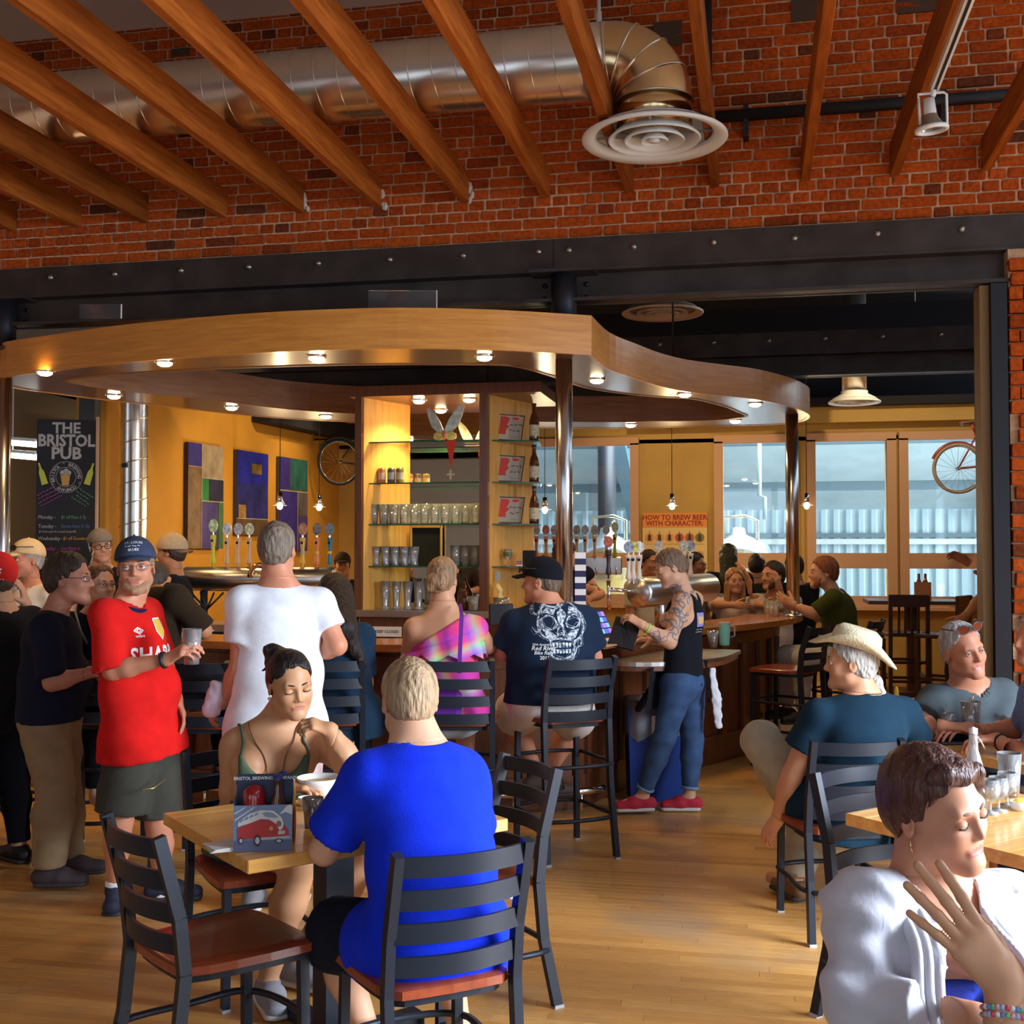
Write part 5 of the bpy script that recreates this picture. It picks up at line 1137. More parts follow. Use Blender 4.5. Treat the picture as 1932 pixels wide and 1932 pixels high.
    def shoes(s, m, sole, name='shoe', low=0.0, legs='LR'):
        for q in legs:
            if 'toe'+q not in s.J: continue
            an, to = s.J['an'+q], s.J['toe'+q]; d = nrm((to-an)*[1, 1, 0]); lt = np.cross(ZV, d); gz = min(an[2]-.085, to[2]-.035); up = nrm(np.cross(d, lt))
            heel = an-d*.045; z = gz
            P = [Seg([*(heel[:2]), z+.045], [*(an[:2]+d[:2]*.06), z+.05], .042, .046, .03, lt, .95), Seg([*(an[:2]+d[:2]*.06), z+.045], [*(an[:2]+d[:2]*.155), z+.032], .046, .043, .03, lt, .75), Seg(an-ZV*.03-d*.005, an-ZV*.002, .045, .044, .02, cuts=[(an+ZV*(.0-low), ZV)])]
            V, Fq = mesh_sdf(P, .009, clips=[(np.array([0, 0, z+.012]), -ZV)]); o = mesh_obj(name, V, Fq, m, s.root, True, True)
            P = [Seg([*(heel[:2]), z+.012], [*(an[:2]+d[:2]*.16), z+.012], .047, .049, .02, lt, .55)]; V, Fq = mesh_sdf(P, .008, clips=[(np.array([0, 0, z+.024]), ZV), (np.array([0, 0, z+.001]), -ZV)]); mesh_obj('sole', V, Fq, sole, o, True, True)
    def glasses(s, col=(.03, .02, .02), r=.0016, w=.024, h=.016, lens=None, dy=.096, dz=.0, name='glasses'):
        p = s.hp; k = s.k; mm = mat('frame_%.2f' % col[0], col, .3, .3); mb = MB()
        for q in (1, -1):
            mb.tube([p(q*.034+w*math.cos(a), dy-.012*abs(math.cos(a))*(1 if math.cos(a)*q > 0 else .0), dz+h*math.sin(a)) for a in np.linspace(0, 2*PI, 18, endpoint=False)], r*k, 5, closed=True)
            mb.tube([p(q*(.034+w), dy-.01, dz+.004), p(q*.078, .06, dz+.006), p(q*.084, -.005, dz+.006)], r*k, 5)
        mb.tube([p(-.011, dy, dz+.004), p(0, dy+.004, dz+.006), p(.011, dy, dz+.004)], r*k, 5); o = mb.build(name, mm, s.root, True)
        if lens:
            for q in (1, -1): MB().add([p(q*.034+w*.96*math.cos(a), dy-.012*abs(math.cos(a))*(1 if math.cos(a)*q > 0 else 0), dz+h*.96*math.sin(a)) for a in np.linspace(0, 2*PI, 16, endpoint=False)], [tuple(range(16))]).build('lens', lens, o, True)
        return o
    def cap(s, m, bill=1, mb_=None, z0=.045, vol=.015, tilt=0, billlen=.075, name='cap', brim_m=None, bdir=None):
        """bill: +1 forwards, -1 backwards"""
        R = s.R; k = s.k; nz = s.hu; ys = np.array([-.12, .12]); zs = np.array([z0-.035*1-(tilt if tilt else 0), z0+.0])
        def post(D, X):
            Lq = (X-s.head)@R/k; h = np.interp(Lq[..., 1], ys, zs if bill > 0 else zs[::-1]*1.0+np.array([-.03, .01])*1.0); return np.maximum(D, (h-Lq[..., 2])*k)
        V, Fq = mesh_sdf([Ell(s.hp(0, -.012, .040), s.hr(.076+vol, .098+vol, .090+vol*.8), R, .01)], s.hvox, post=post); o = mesh_obj(name, V, Fq, m, s.root, True, True)
        y0 = .075 if bill > 0 else -.085; zb = zs[1]+.004 if bill > 0 else z0-.022; V = []; n = 13
        for i in range(n):
            a = -1.15+2.3*i/(n-1); x = .078*math.sin(a); 
            for t in (0, .35, .7, 1.0):
                yy = y0*.55+bill*(.052*math.cos(a)+billlen*t*math.cos(a)**.5 if math.cos(a) > 0 else 0); zz = zb-.018*(x/.078)**2*(1-.2*t)-.016*t
                V += [s.hp(x*(1-.08*t), yy, zz), s.hp(x*(1-.08*t), yy, zz-.005)]
        Fq = []
        for i in range(n-1):
            for t in range(3):
                a = i*8+t*2; b = (i+1)*8+t*2; Fq += [(a, a+2, b+2, b), (a+1, b+1, b+3, a+3)]
            a = i*8; b = (i+1)*8; Fq += [(a+6, a+7, b+7, b+6), (a, b, b+1, a+1)]
        mesh_obj('bill', V, Fq, brim_m or m, o, True, True); MB().sphere(s.hp(0, -.012, .040+.090+vol*.8), .006*k, 8).build('cap_button', m, o, True); return o
# ------------------------------------------------------------------ the guests
LIGHT = (.56, .30, .20); PALE = (.62, .36, .26); TAN = (.46, .22, .13); RUDDY = (.56, .25, .17); BROWN = (.22, .10, .055); OLIVE = (.50, .27, .16)
def jt(D, **k): return {n: PX(v[0], v[1], D+(v[2] if len(v) > 2 else 0)) for n, v in k.items()}
def legs(J, F, mode, ground=0.0, spread=.10, seat=None, tuck=0.0):
    """completes hips, knees, ankles and toes"""
    F = nrm([F[0], F[1], 0]); L = np.cross(ZV, F); p = J['pelvis']
    for q, s in (('L', 1), ('R', -1)):
        J.setdefault('hip'+q, p+L*s*.085-ZV*.03)
        if mode == 'stand':
            g = p+L*s*spread; J.setdefault('an'+q, np.array([g[0], g[1], ground+.09])-F*.03); J.setdefault('kn'+q, (J['hip'+q]+J['an'+q])/2+F*.03)
        else:
            J.setdefault('kn'+q, J['hip'+q]+F*.42+L*s*.07+ZV*.02); fz = ground+(.09 if mode == 'chair' else .33)
            k = J['kn'+q]; J.setdefault('an'+q, np.array([k[0], k[1], max(fz, k[2]-.43)])-F*tuck)
        J.setdefault('toe'+q, J['an'+q]+F*.15-ZV*.055)
    return J
def arms(J, F, fwd=.12):
    F = nrm([F[0], F[1], 0]); L = np.cross(ZV, F)
    for q, s in (('L', 1), ('R', -1)):
        J.setdefault('el'+q, J['sh'+q]-ZV*.27+F*.03+L*s*.05); J.setdefault('wr'+q, J['el'+q]-ZV*.16+F*fwd)
    return J
def auto(px, py, D, yaw, k=1.0, mode='stand', torso=.52, lean=.0, body=None, **over):
    """skeleton hung from the eyes: px,py is the mid-head point"""
    h = PX(px, py, D); F = rot_dir(body if body is not None else yaw); L = np.cross(ZV, F)
    J = dict(head=h, neck=h-ZV*.175*k-F*.04, ); J['pelvis'] = J['neck']-ZV*torso*k-F*lean
    J['shL'] = J['neck']+L*.175*k-ZV*.05; J['shR'] = J['neck']-L*.175*k-ZV*.05
    for n, v in over.items(): J[n] = PX(v[0], v[1], D+(v[2] if len(v) > 2 else 0))
    return legs(arms(J, F), F, mode)
def stub_hands(p, which='LR', curl=.4):
    for q in which:
        if 'wr'+q in p.J and 'el'+q in p.J:
            d = nrm(p.J['wr'+q]-p.J['el'+q]); L = p.lat*(1 if q == 'L' else -1); p.hand(q, d, nrm(L+.3*p.bf) if abs(d@p.lat) < .8 else nrm(ZV), (curl,)*4)
SHORT = [(-.13, -.075), (-.06, -.06), (-.03, -.03), (0, .0), (.02, .005), (.035, .045), (.06, .062), (.09, .075)]
BALD = [(-.13, -.07), (-.05, -.05), (-.02, .0), (.02, .03), (.04, .075), (.06, .10), (.09, .13)]
LONGF = [(-.13, -.14), (-.02, -.14), (.01, -.10), (.025, .02), (.05, .055), (.08, .075), (.1, .09)]
M_DENIM = mat('denim', (.035, .085, .20), .8, var=.25, scale=12, bump=.2, bscale=250)
M_SOLE = mat('white_rubber', (.62, .58, .55), .6); M_DKSOLE = mat('dark_sole', (.03, .028, .03), .6)
def cf(name, c): return cloth(name, c)

# -- man in the red football shirt
D = 5.35
J = jt(D, head=(256, 1070), neck=(236, 1138), pelvis=(268, 1388), shL=(276, 1156, .165), shR=(198, 1160, -.165), elR=(212, 1266, -.22), wrR=(318, 1243, -.26), elL=(303, 1240, .17), wrL=(334, 1318, .10), hipL=(292, 1405, .07), hipR=(248, 1405, -.07), knR=(224, 1550, -.09), anR=(217, 1668, -.05), toeR=(236, 1690, .10), knL=(300, 1555, .08), anL=(306, 1662, .12), toeL=(342, 1682, .13))
p = Person('man in a red football shirt and navy cap holding a beer glass', J, rot_dir(14), RUDDY, H=.24, fat=1.08, vox=.013, hvox=.0045, body_face=rot_dir(62), belly=.12, jaw=1.08, head_up=ZV-.06*RV)
p.hand('R', PX(346, 1226, D-.28)-J['wrR'], -F0*.5+ZV*.6-.3*RV, (.55, .6, .65, .7), .05, (.9, .5)); p.hand('L', PX(350, 1362, D+.06)-J['wrL'], RV+.2*F0, (.25, .3, .35, .4), .04)
p.build_body(); p.eyes(.32, (.10, .13, .16), (.30, .18, .10)); p.glasses((.12, .10, .10), .0012, .023, .015)
MRED = cf('red_jersey', (.60, .012, .010)); sh = p.shirt(MRED, .98, -.085, .016, loose=.016, sl_r=.082, amp=.008)
p.trousers(cf('charcoal_shorts', (.055, .052, .040)), .88, .016, name='shorts', flare=.018)
p.hair((.30, .19, .10), [(-.13, -.06), (-.05, -.05), (-.03, -.02), (.02, -.01), (.04, .03), (.09, .08)], .006)
V, Fq = mesh_sdf([Seg(p.hp(-.035, .055, -.085), p.hp(.035, .055, -.085), .026, .026, .02), Ell(p.hp(0, .074, -.100), (.034, .028, .028), p.R, .02), Seg(p.hp(-.024, .082, -.050), p.hp(.024, .082, -.050), .0095, .0095, .01), Seg(p.hp(-.05, .03, -.06), p.hp(-.03, .062, -.09), .02, .02, .02), Seg(p.hp(.05, .03, -.06), p.hp(.03, .062, -.09), .02, .02, .02), Seg(p.hp(-.017, .10, -.062), p.hp(.017, .10, -.062), .0065, .0065, .004, sub=True)], .005, noise=wrinkle(.002, 150, 2)); mesh_obj('beard', V, Fq, mat('ginger_beard', (.36, .19, .10), .8, var=.3, scale=60), p.root, True, True)
cp = p.cap(cf('navy_cap', (.045, .055, .10)), 1, z0=.052, billlen=.062)
M_WPR = mat('white_print', (.80, .78, .76), .6)
wrap_print('cap_text', merge2(shift2(text2d('ST. LOUIS', .018, bold=.01), 0, .022), shift2(scribble2(.07, 1, .018, 2), 0, .004), shift2(text2d('BLUES', .017, bold=.015), 0, -.016)), M_WPR, p.hp(0, .1, .098), p.hl, nrm(p.hu*.92-p.hf*.35), cp, cp, .002, .01)
# collar, prints
U = nrm(np.cross(ZV, p.bf)); U = -U if U@RV < 0 else U
c0 = J['neck']+p.bf*.16; Vv = nrm(p.bu); 
wrap_print('chest_lettering', text2d('SHARP', .105, bold=.025, xs=1.0), M_WPR, c0-Vv*.235+U*.015, U, Vv, sh, sh)
wrap_print('maker_mark', merge2(shift2(merge2(stroke2([(-.022, 0), (0, .014), (.022, 0), (0, -.014), (-.022, 0)], .005), stroke2([(-.011, 0), (0, .007), (.011, 0), (0, -.007), (-.011, 0)], .004)), 0, .012), shift2(text2d('umbro', .016, bold=.02), 0, -.012)), M_WPR, c0-Vv*.13-U*.075, U, Vv, sh, sh)
wrap_print('club_crest', poly2([(-.03, .04), (.03, .04), (.032, -.01), (0, -.045), (-.032, -.01)]), mat('crest_gold', (.65, .42, .05), .5), c0-Vv*.115+U*.065, U, Vv, sh, sh); wrap_print('crest_border', stroke2([(-.033, .043), (.033, .043), (.035, -.012), (0, -.05), (-.035, -.012), (-.033, .043)], .006), M_WPR, c0-Vv*.115+U*.065, U, Vv, sh, sh, .004)
ring = [J['neck']-p.bu*.006+(p.lat*math.cos(a)*.085+p.bf*(math.sin(a)*.075+.018))-p.bu*.035*max(0, math.sin(a)) for a in np.linspace(0, 2*PI, 22, endpoint=False)]
MB().tube(ring, .020, 8, closed=True, flat=.8).build('collar', cf('navy_collar', (.012, .014, .045)), sh, True); MB().tube([r_-p.bu*.022+nrm(r_-J['neck'])*.012 for r_ in ring], .005, 6, closed=True).build('collar_piping', M_WPR, sh, True)
wr = J['wrR']; dW = nrm(J['wrR']-J['elR']); u_ = nrm(np.cross(dW, ZV)); w_ = np.cross(dW, u_)
MB().tube([wr-dW*.02+(u_*math.cos(a)+w_*math.sin(a))*.033 for a in np.linspace(0, 2*PI, 20, endpoint=False)], .010, 8, closed=True, flat=.5).build('wristband', M_STEELD, p.root, True)
wr = J['wrL']; dW = nrm(J['wrL']-J['elL']); u_ = nrm(np.cross(dW, RV)); w_ = np.cross(dW, u_); o = MB().tube([wr-dW*.03+(u_*math.cos(a)+w_*math.sin(a))*.031 for a in np.linspace(0, 2*PI, 20, endpoint=False)], .006, 8, closed=True).build('watch', M_CHROME, p.root, True)
for q in 'LR': an = J['an'+q]; V, Fq = mesh_sdf([Seg(an-ZV*.05, an+ZV*.015, .046, .043, .02, cuts=[(an+ZV*.02, ZV)])], .009); mesh_obj('sock', V, Fq, M_WPR, p.root, True, True)
p.shoes(mat('navy_suede', (.018, .02, .045), .7), M_DKSOLE)
for q in 'LR':
    an, to = J['an'+q], J['toe'+q]; d = nrm((to-an)*[1, 1, 0]); l_ = np.cross(ZV, d)
    for s_ in (-1, 1):
        for k in range(3): b0 = an+d*(.03+.022*k)+l_*s_*.047-ZV*.075; MB().bar(b0, b0+ZV*.04+d*.012-l_*s_*.008, .007, .003, up=l_).build('shoe_stripe', M_WPR, p.root, True)
MB().tube([PX(268, 1490, D-.23), PX(290, 1487, D-.2), PX(312, 1470, D-.13)], .003, 5).build('pocket_zip', mat('brass_zip', (.6, .42, .15), .3, .8), p.root, True)
RED = p
# -- man in the navy polo shirt
D = 5.72
J = jt(D, head=(131, 1092), neck=(98, 1158), pelvis=(95, 1348), shL=(110, 1178, .18), shR=(84, 1186, -.18), elR=(98, 1288, -.22), wrR=(172, 1268, -.16), elL=(125, 1290, .22), wrL=(178, 1270, .10), knR=(105, 1490, -.10), anR=(92, 1638, -.10), toeR=(140, 1655, -.09), knL=(118, 1490, .10), anL=(128, 1618, .10), toeL=(160, 1635, .12))
legs(J, RV, 'stand'); p = Person('man in a navy polo shirt and khaki trousers in profile', J, rot_dir(92), (.44, .20, .15), H=.25, fat=1.12, vox=.014, hvox=.005, body_face=rot_dir(88), belly=.3)
p.hand('R', RV-.1*ZV, ZV-.3*F0, (.5,)*4); p.hand('L', RV, ZV, (.5,)*4); p.build_body(); p.eyes(.5, (.06, .05, .04), (.06, .04, .03)); p.glasses((.08, .05, .04), .0013, .022, .013)
sh = p.shirt(cf('navy_polo', (.012, .013, .028)), .92, -.02, .014, loose=.02, sl_r=.075); p.trousers(cf('khaki', (.27, .18, .10)), 1.96, .014, flare=.022, amp=.006); p.shoes(mat('brown_suede', (.05, .032, .035), .8), M_DKSOLE)
p.hair((.045, .028, .018), SHORT, .010)
MB().tube([J['neck']+(p.lat*math.cos(a)*.075+p.bf*(math.sin(a)*.065+.02))-p.bu*.03*max(0, math.sin(a)) for a in np.linspace(0, 2*PI, 20, endpoint=False)], .018, 8, closed=True).build('collar', cf('navy_polo', (.012, .013, .028)), sh, True)
# -- man in the red cap at the frame edge
D = 6.15
J = auto(-4, 1092, D, 215, 1.0, 'stand', body=235, elR=(12, 1205, .20), wrR=(50, 1140, .20)); p = Person('man in a red cap and black shirt beside the pole', J, rot_dir(215), LIGHT, fat=1.1, vox=.016, hvox=.006)
p.hand('R', PX(40, 1105, D+.18)-J['wrR'], RV+.2*F0, (.35, .3, .25, .2), .10); p.build_body(); sh = p.shirt(cf('black_tee', (.012, .011, .012)), .9, -.10, .014, loose=.02); p.trousers(cf('black_jeans', (.010, .010, .013)), 1.95); p.shoes(M_STEELD, M_DKSOLE)
p.hair((.08, .05, .03), SHORT, .006); cp = p.cap(cf('red_cap', (.62, .025, .02)), 1, z0=.0, vol=.02)
bk = nrm(-F0*.8-RV*.1); wrap_print('cap_script', merge2(shift2(text2d('ors', .066, shear=.25, bold=.01), -.01, 0), shift2(scribble2(.10, 1, .016, 3), .0, -.045)), M_WPR, p.hp(0, 0, .045)-F0*.05+RV*.03, RV, ZV, cp, cp, .003, .015)
# -- man in the beige cap with sunglasses on it
D = 8.25
p = Person('man in a beige cap and white shirt with sunglasses on the cap', auto(50, 1056, D, -38, 1.08, 'stand', body=-20), rot_dir(-42), RUDDY, H=.255, fat=1.1, vox=.018, hvox=.008); stub_hands(p); p.build_body(); p.eyes(.4)
p.shirt(cf('white_shirt', (.74, .66, .55)), .9, -.1, .014); p.trousers(cf('khaki', (.27, .18, .10)), 1.95); p.hair((.4, .36, .32), SHORT, .004); cp = p.cap(cf('beige_cap', (.72, .52, .28)), 1, z0=.05)
o = p.glasses((.03, .02, .02), .003, .026, .018, mat('dark_lens', (.03, .015, .01), .05), dy=.108, dz=.078, name='sunglasses')
# -- young man with spectacles and grey cap worn backwards
D = 8.9
p = Person('young man with dark rimmed spectacles and a grey cap by the chalkboard', auto(190, 1032, D, 28, 1.0, 'stand', body=15), rot_dir(30), LIGHT, vox=.018, hvox=.007, head_up=ZV-.1*RV); stub_hands(p); p.build_body(); p.eyes(.6, (.03, .02, .02), (.03, .02, .015)); p.glasses((.015, .012, .012), .0024, .024, .017)
p.shirt(cf('black_tee', (.012, .011, .012)), .6, -.1); p.trousers(cf('black_jeans', (.010, .010, .013)), 1.95); p.hair((.04, .025, .015), SHORT, .008); p.cap(cf('grey_cap', (.20, .16, .13)), -1, z0=.065, vol=.018)
# -- woman with spectacles and pearl earring
D = 6.75
J = auto(190, 1103, D, 50, .97, 'stool', body=40)
p = Person('woman with spectacles and a pearl earring in navy', J, rot_dir(48), PALE, H=.225, female=True, vox=.016, hvox=.006, neck=.046); stub_hands(p); p.build_body(); p.eyes(.45, (.05, .04, .03), (.10, .05, .03)); p.glasses((.10, .07, .08), .0012, .022, .014)
p.shirt(cf('navy_blouse', (.010, .012, .03)), .6, -.05, vneck=.10); p.trousers(cf('black_jeans', (.010, .010, .013)), 1.95); p.hair((.10, .035, .015), [(-.13, -.06), (-.05, -.05), (-.02, -.01), (.02, .02), (.045, .06), (.09, .085)], .007, extra=[Ell(p.hp(0, -.125, .03), (.045, .04, .045), p.R, .01)]); MB().sphere(p.hp(-.078, -.008, -.048), .007, 10).build('pearl_earring', mat('pearl', (.85, .75, .55), .2), p.root, True)
MB().tube([PX(142, 1155, D-.15), PX(152, 1190, D-.2), PX(165, 1215, D-.2)], .006, 6).build('bag_strap', mat('grey_strap', (.15, .17, .2), .6), p.root, True)
# -- bartender in the trucker cap
D = 8.7
J = auto(322, 1042, D, -100, 1.03, 'stand', body=-80)
p = Person('bartender in a mesh cap worn backwards and black polo shirt', J, rot_dir(-102), TAN, H=.24, vox=.018, hvox=.007); stub_hands(p); p.build_body(); p.eyes(.5); sh = p.shirt(cf('black_polo', (.010, .010, .012)), .9, -.1); p.trousers(cf('black_jeans', (.010, .010, .013)), 1.95)
p.hair((.05, .03, .02), SHORT, .008); p.cap(mat('mesh_cap', (.52, .38, .22), .8, var=.1, scale=40), -1, z0=.05, brim_m=cf('tan_bill', (.26, .16, .09)), vol=.02)
c = J['neck']-ZV*.13; wrap_print('shirt_emblem', merge2(disc2(0, .01, .022), shift2(scribble2(.05, 1, .016, 7), 0, -.03)), mat('gold_print', (.62, .42, .06), .6), c+rot_dir(-50)*.2, nrm(np.cross(ZV, rot_dir(-50))), ZV, sh, sh)
# -- man in brown bent over the bar
D = 6.35
J = dict(jt(D, head=(292, 1100, .25), neck=(300, 1120, .1), pelvis=(275, 1290, -.15), shL=(330, 1130, -.10), shR=(315, 1125, .25), elL=(385, 1190, -.05), wrL=(360, 1195, .12), elR=(340, 1190, .3), wrR=(360, 1190, .35)))
legs(J, rot_dir(100), 'stool'); p = Person('man in a dark brown shirt bent over the bar behind the man in red', J, rot_dir(150), TAN, fat=1.15, vox=.016, hvox=.007, body_face=rot_dir(120)); p.build_body(); p.shirt(cf('dark_brown', (.030, .018, .010)), .95, -.1, .018, loose=.02, sl_r=.07); p.trousers(cf('black_jeans', (.010, .010, .013)), 1.95); p.shoes(M_STEELD, M_DKSOLE); p.hair((.05, .03, .02), SHORT, .008)
# -- man in the white T-shirt, standing with his back to us
D = 5.4
J = jt(D, head=(523, 1036), neck=(527, 1104, .02), pelvis=(522, 1360), shL=(460, 1138, -.02), shR=(602, 1140, .05), elL=(452, 1262, -.05), wrL=(422, 1322, .02), elR=(636, 1218, .02), wrR=(575, 1238, .20))
legs(J, rot_dir(183), 'stand'); p = Person('man in a white T-shirt standing with his back turned', J, rot_dir(178), RUDDY, H=.245, fat=1.12, vox=.013, hvox=.005, body_face=rot_dir(182), neck=.056, arm=1.12, sw=.2)
p.hand('L', PX(404, 1342, D+.04)-J['wrL'], -RV-.3*F0, (.5,)*4); p.hand('R', RV*-1+F0*.5, -F0+ZV*.3, (.4,)*4); p.build_body()
p.shirt(cf('white_tee', (.78, .79, .83)), .62, -.10, .018, sl_r=.078, loose=.024, amp=.008, freq=13); p.trousers(mat('plaid_shorts', (.50, .36, .34), .85, var=.35, scale=30), .9, .016, name='shorts', flare=.02); p.shoes(mat('grey_shoe', (.2, .2, .2), .7), M_SOLE)
p.hair((.20, .15, .11), [(-.13, -.072), (-.06, -.065), (-.03, -.03), (0, .0), (.02, .005), (.035, .045), (.06, .062), (.09, .075)], .006, col2=None)
V, Fq = mesh_sdf([Seg(PX(408, 1290, D-.03), PX(400, 1345, D), .03, .045, .02, RV, .5), Seg(PX(415, 1300, D), PX(440, 1320, D+.03), .03, .03, .02)], .008, noise=wrinkle(.006, 60, 8)); t = mesh_obj('folded_cloth', V, Fq, mat('pale_lilac_cloth', (.60, .52, .60), .85, var=.3, scale=25, stretch=(1, 1, .2)), None, True, True); props(t, 'pale folded cloth in the hand of the man in white', 'cloth')
# -- dark haired woman in navy on the stool
D = 6.35
J = jt(D, head=(628, 1122, .1), neck=(632, 1180, .02), pelvis=(645, 1345, -.05), shL=(580, 1200, .0), shR=(684, 1200, .05), elL=(575, 1290, .12), wrL=(600, 1215, .30), elR=(690, 1290, .12), wrR=(650, 1218, .30)); legs(J, rot_dir(195), 'stool')
p = Person('woman with long dark hair in a navy shirt on a bar stool', J, rot_dir(215), LIGHT, H=.225, female=True, vox=.015, hvox=.007, body_face=rot_dir(190), fat=1.1); p.build_body(); p.shirt(cf('navy_teal', (.012, .030, .055)), .8, -.14, .014, loose=.015); p.trousers(cf('dark_jeans', (.012, .02, .04)), 1.95); p.shoes(M_STEELD, M_DKSOLE)
p.hair((.018, .010, .008), LONGF, .012, extra=[Seg(p.hp(0, -.06, .02), PX(648, 1185, D-.12), .085, .075, .03), Seg(PX(648, 1185, D-.12), PX(686, 1255, D-.10), .07, .02, .03), Seg(PX(640, 1180, D-.10), PX(668, 1230, D-.13), .05, .02, .03)])
# -- woman in the plaid top
D = 6.35
J = jt(D, head=(836, 1092, .06), neck=(838, 1158, .02), pelvis=(842, 1335, -.02), shL=(782, 1186), shR=(896, 1186, .03), elL=(768, 1262, .10), wrL=(800, 1205, .30), elR=(920, 1218, .10), wrR=(885, 1205, .32)); legs(J, rot_dir(190), 'stool', tuck=.1)
p = Person('woman in a bright plaid off shoulder top with her back turned', J, rot_dir(165), LIGHT, H=.228, female=True, vox=.013, hvox=.005, body_face=rot_dir(184), fat=1.22, arm=1.12, neck=.05)
stub_hands(p); p.build_body()
def plaid():
    m, nt, b = _nt('madras_plaid'); N = nt.nodes; Lk = nt.links; g = N.new('ShaderNodeNewGeometry'); sp = N.new('ShaderNodeSeparateXYZ'); rt = N.new('ShaderNodeVectorRotate'); rt.rotation_type = 'Y_AXIS'; rt.inputs['Angle'].default_value = .35
    Lk.new(g.outputs['Position'], rt.inputs['Vector']); Lk.new(rt.outputs[0], sp.inputs[0]); cols = []
    for ax, off in (('X', 0), ('Z', .3)):
        mu = N.new('ShaderNodeMath'); mu.operation = 'MULTIPLY_ADD'; mu.inputs[1].default_value = 4.6; mu.inputs[2].default_value = off; Lk.new(sp.outputs[ax], mu.inputs[0]); fr = N.new('ShaderNodeMath'); fr.operation = 'FRACT'; Lk.new(mu.outputs[0], fr.inputs[0])
        r = N.new('ShaderNodeValToRGB'); r.color_ramp.interpolation = 'LINEAR'; e = r.color_ramp.elements
        st_ = [(0, (.65, .02, .20)), (.22, (.75, .05, .16)), (.32, (.20, .10, .62)), (.42, (.55, .30, .55)), (.5, (.20, .75, .35)), (.58, (.80, .45, .10)), (.68, (.75, .06, .25)), (.85, (.42, .04, .50)), (1, (.65, .02, .20))]
        while len(e) < len(st_): e.new(.5)
        for q, (p_, c_) in zip(e, st_): q.position = p_; q.color = c4(c_)
        Lk.new(fr.outputs[0], r.inputs[0]); cols.append(r.outputs[0])
    mx = N.new('ShaderNodeMix'); mx.data_type = 'RGBA'; mx.inputs['Factor'].default_value = .5; Lk.new(cols[0], mx.inputs['A']); Lk.new(cols[1], mx.inputs['B']); Lk.new(mx.outputs['Result'], b.inputs['Base Color']); b.inputs['Roughness'].default_value = .8; return m
MPL = plaid()
SL_ = [PX(775, 1228, D-.2), PX(886, 1150, D-.2), PX(905, 1180, D-.2)]
def offsh(Dd, X):   # neckline slants from under the left arm to the right shoulder
    h = (X-PX(838, 1186, D))@ZV; lt = (X-PX(838, 1186, D))@RV; return np.maximum(Dd, h-.005-lt*.62)
sh = p.shirt(MPL, .5, -.06, .014, noarm=True, post2=offsh, amp=.004, name='plaid_top')
n_ = 34; V = []; 
for i in range(n_):
    a = 2*PI*i/n_; base = PX(838, 1212, D)+p.lat*math.cos(a)*.185+p.bf*math.sin(a)*.125; top = base+ZV*(.06*((base-PX(838, 1212, D))@RV)/.18+.01)
    wv = 1+.10*math.sin(a*9); bot = PX(838, 1212, D)+(p.lat*math.cos(a)*.225+p.bf*math.sin(a)*.165)*wv-ZV*(.075+.02*math.sin(a*9+1)); V += [top, (top*.45+bot*.55)+nrm(base-PX(838, 1212, D))*.012, bot]
mesh_obj('ruffle', V, [(3*i+q, 3*((i+1) % n_)+q, 3*((i+1) % n_)+q+1, 3*i+q+1) for i in range(n_) for q in range(2)], MPL, sh, True, True)
MPU = mat('purple_leather', (.13, .02, .26), .45)
MB().bar(PX(868, 1140, D-.06), PX(871, 1160, D-.15), .02, .005, up=F0).bar(PX(871, 1160, D-.15), PX(866, 1270, D-.245), .022, .006, up=F0).build('bag_strap', MPU, p.root, True); MB().box(PX(832, 1335, D-.20), (.22, .06, .2), rz=YAW, bev=.03).build('shoulder_bag', MPU, p.root, True)
p.trousers(mat('pale_denim', (.36, .45, .55), .8, var=.15, scale=20), .75, .013, name='denim_shorts'); p.shoes(mat('sandal_tan', (.2, .12, .07), .7), M_DKSOLE)
p.hair((.30, .17, .085), [(-.13, -.09), (-.05, -.07), (-.03, -.03), (.0, .02), (.03, .05), (.06, .065), (.09, .08)], .010, extra=[Ell(p.hp(.01, -.105, -.02), (.062, .045, .058), p.R, .02), Seg(p.hp(.03, -.11, .01), p.hp(-.03, -.135, -.04), .022, .02, .01), Seg(p.hp(-.03, -.12, .01), p.hp(.035, -.13, -.05), .018, .02, .01)])
# -- man in the skull T-shirt
D = 6.42
J = jt(D, head=(1021, 1098, .05), neck=(1040, 1148, .0), pelvis=(1040, 1312, -.03), shL=(972, 1178, .0), shR=(1102, 1172, .06), elL=(950, 1232, .06), wrL=(978, 1218, .30), elR=(1120, 1240, .14), wrR=(1080, 1212, .34), knL=(965, 1352, .34), knR=(1085, 1360, .40), anL=(1010, 1450, .22), toeL=(1045, 1478, .28), anR=(1030, 1465, .36), toeR=(1060, 1490, .40)); legs(J, rot_dir(190), 'stool')
p = Person('man in a navy skull T-shirt and black cap on a bar stool', J, rot_dir(-112), RUDDY, H=.24, fat=1.32, vox=.013, hvox=.005, body_face=rot_dir(186), neck=.066, arm=1.15, sw=.21, belly=.4)
stub_hands(p); p.build_body(); sh = p.shirt(cf('skull_navy', (.012, .022, .045)), .72, -.035, .018, loose=.030, sl_r=.085, amp=.005); p.trousers(cf('white_shorts', (.70, .64, .60)), .85, .016, name='shorts', flare=.025, top=.0); p.shoes(mat('brown_sandal', (.09, .06, .045), .7), M_DKSOLE)
p.hair((.12, .08, .05), SHORT, .003); cp = p.cap(cf('black_cap', (.010, .010, .014)), 1, z0=.045); wrap_print('cap_text', text2d('S', .05, bold=.03), M_WPR, p.hp(-.03, -.1, .055), nrm(np.cross(p.hu, -p.hf)), p.hu, cp, cp, .002, .01)
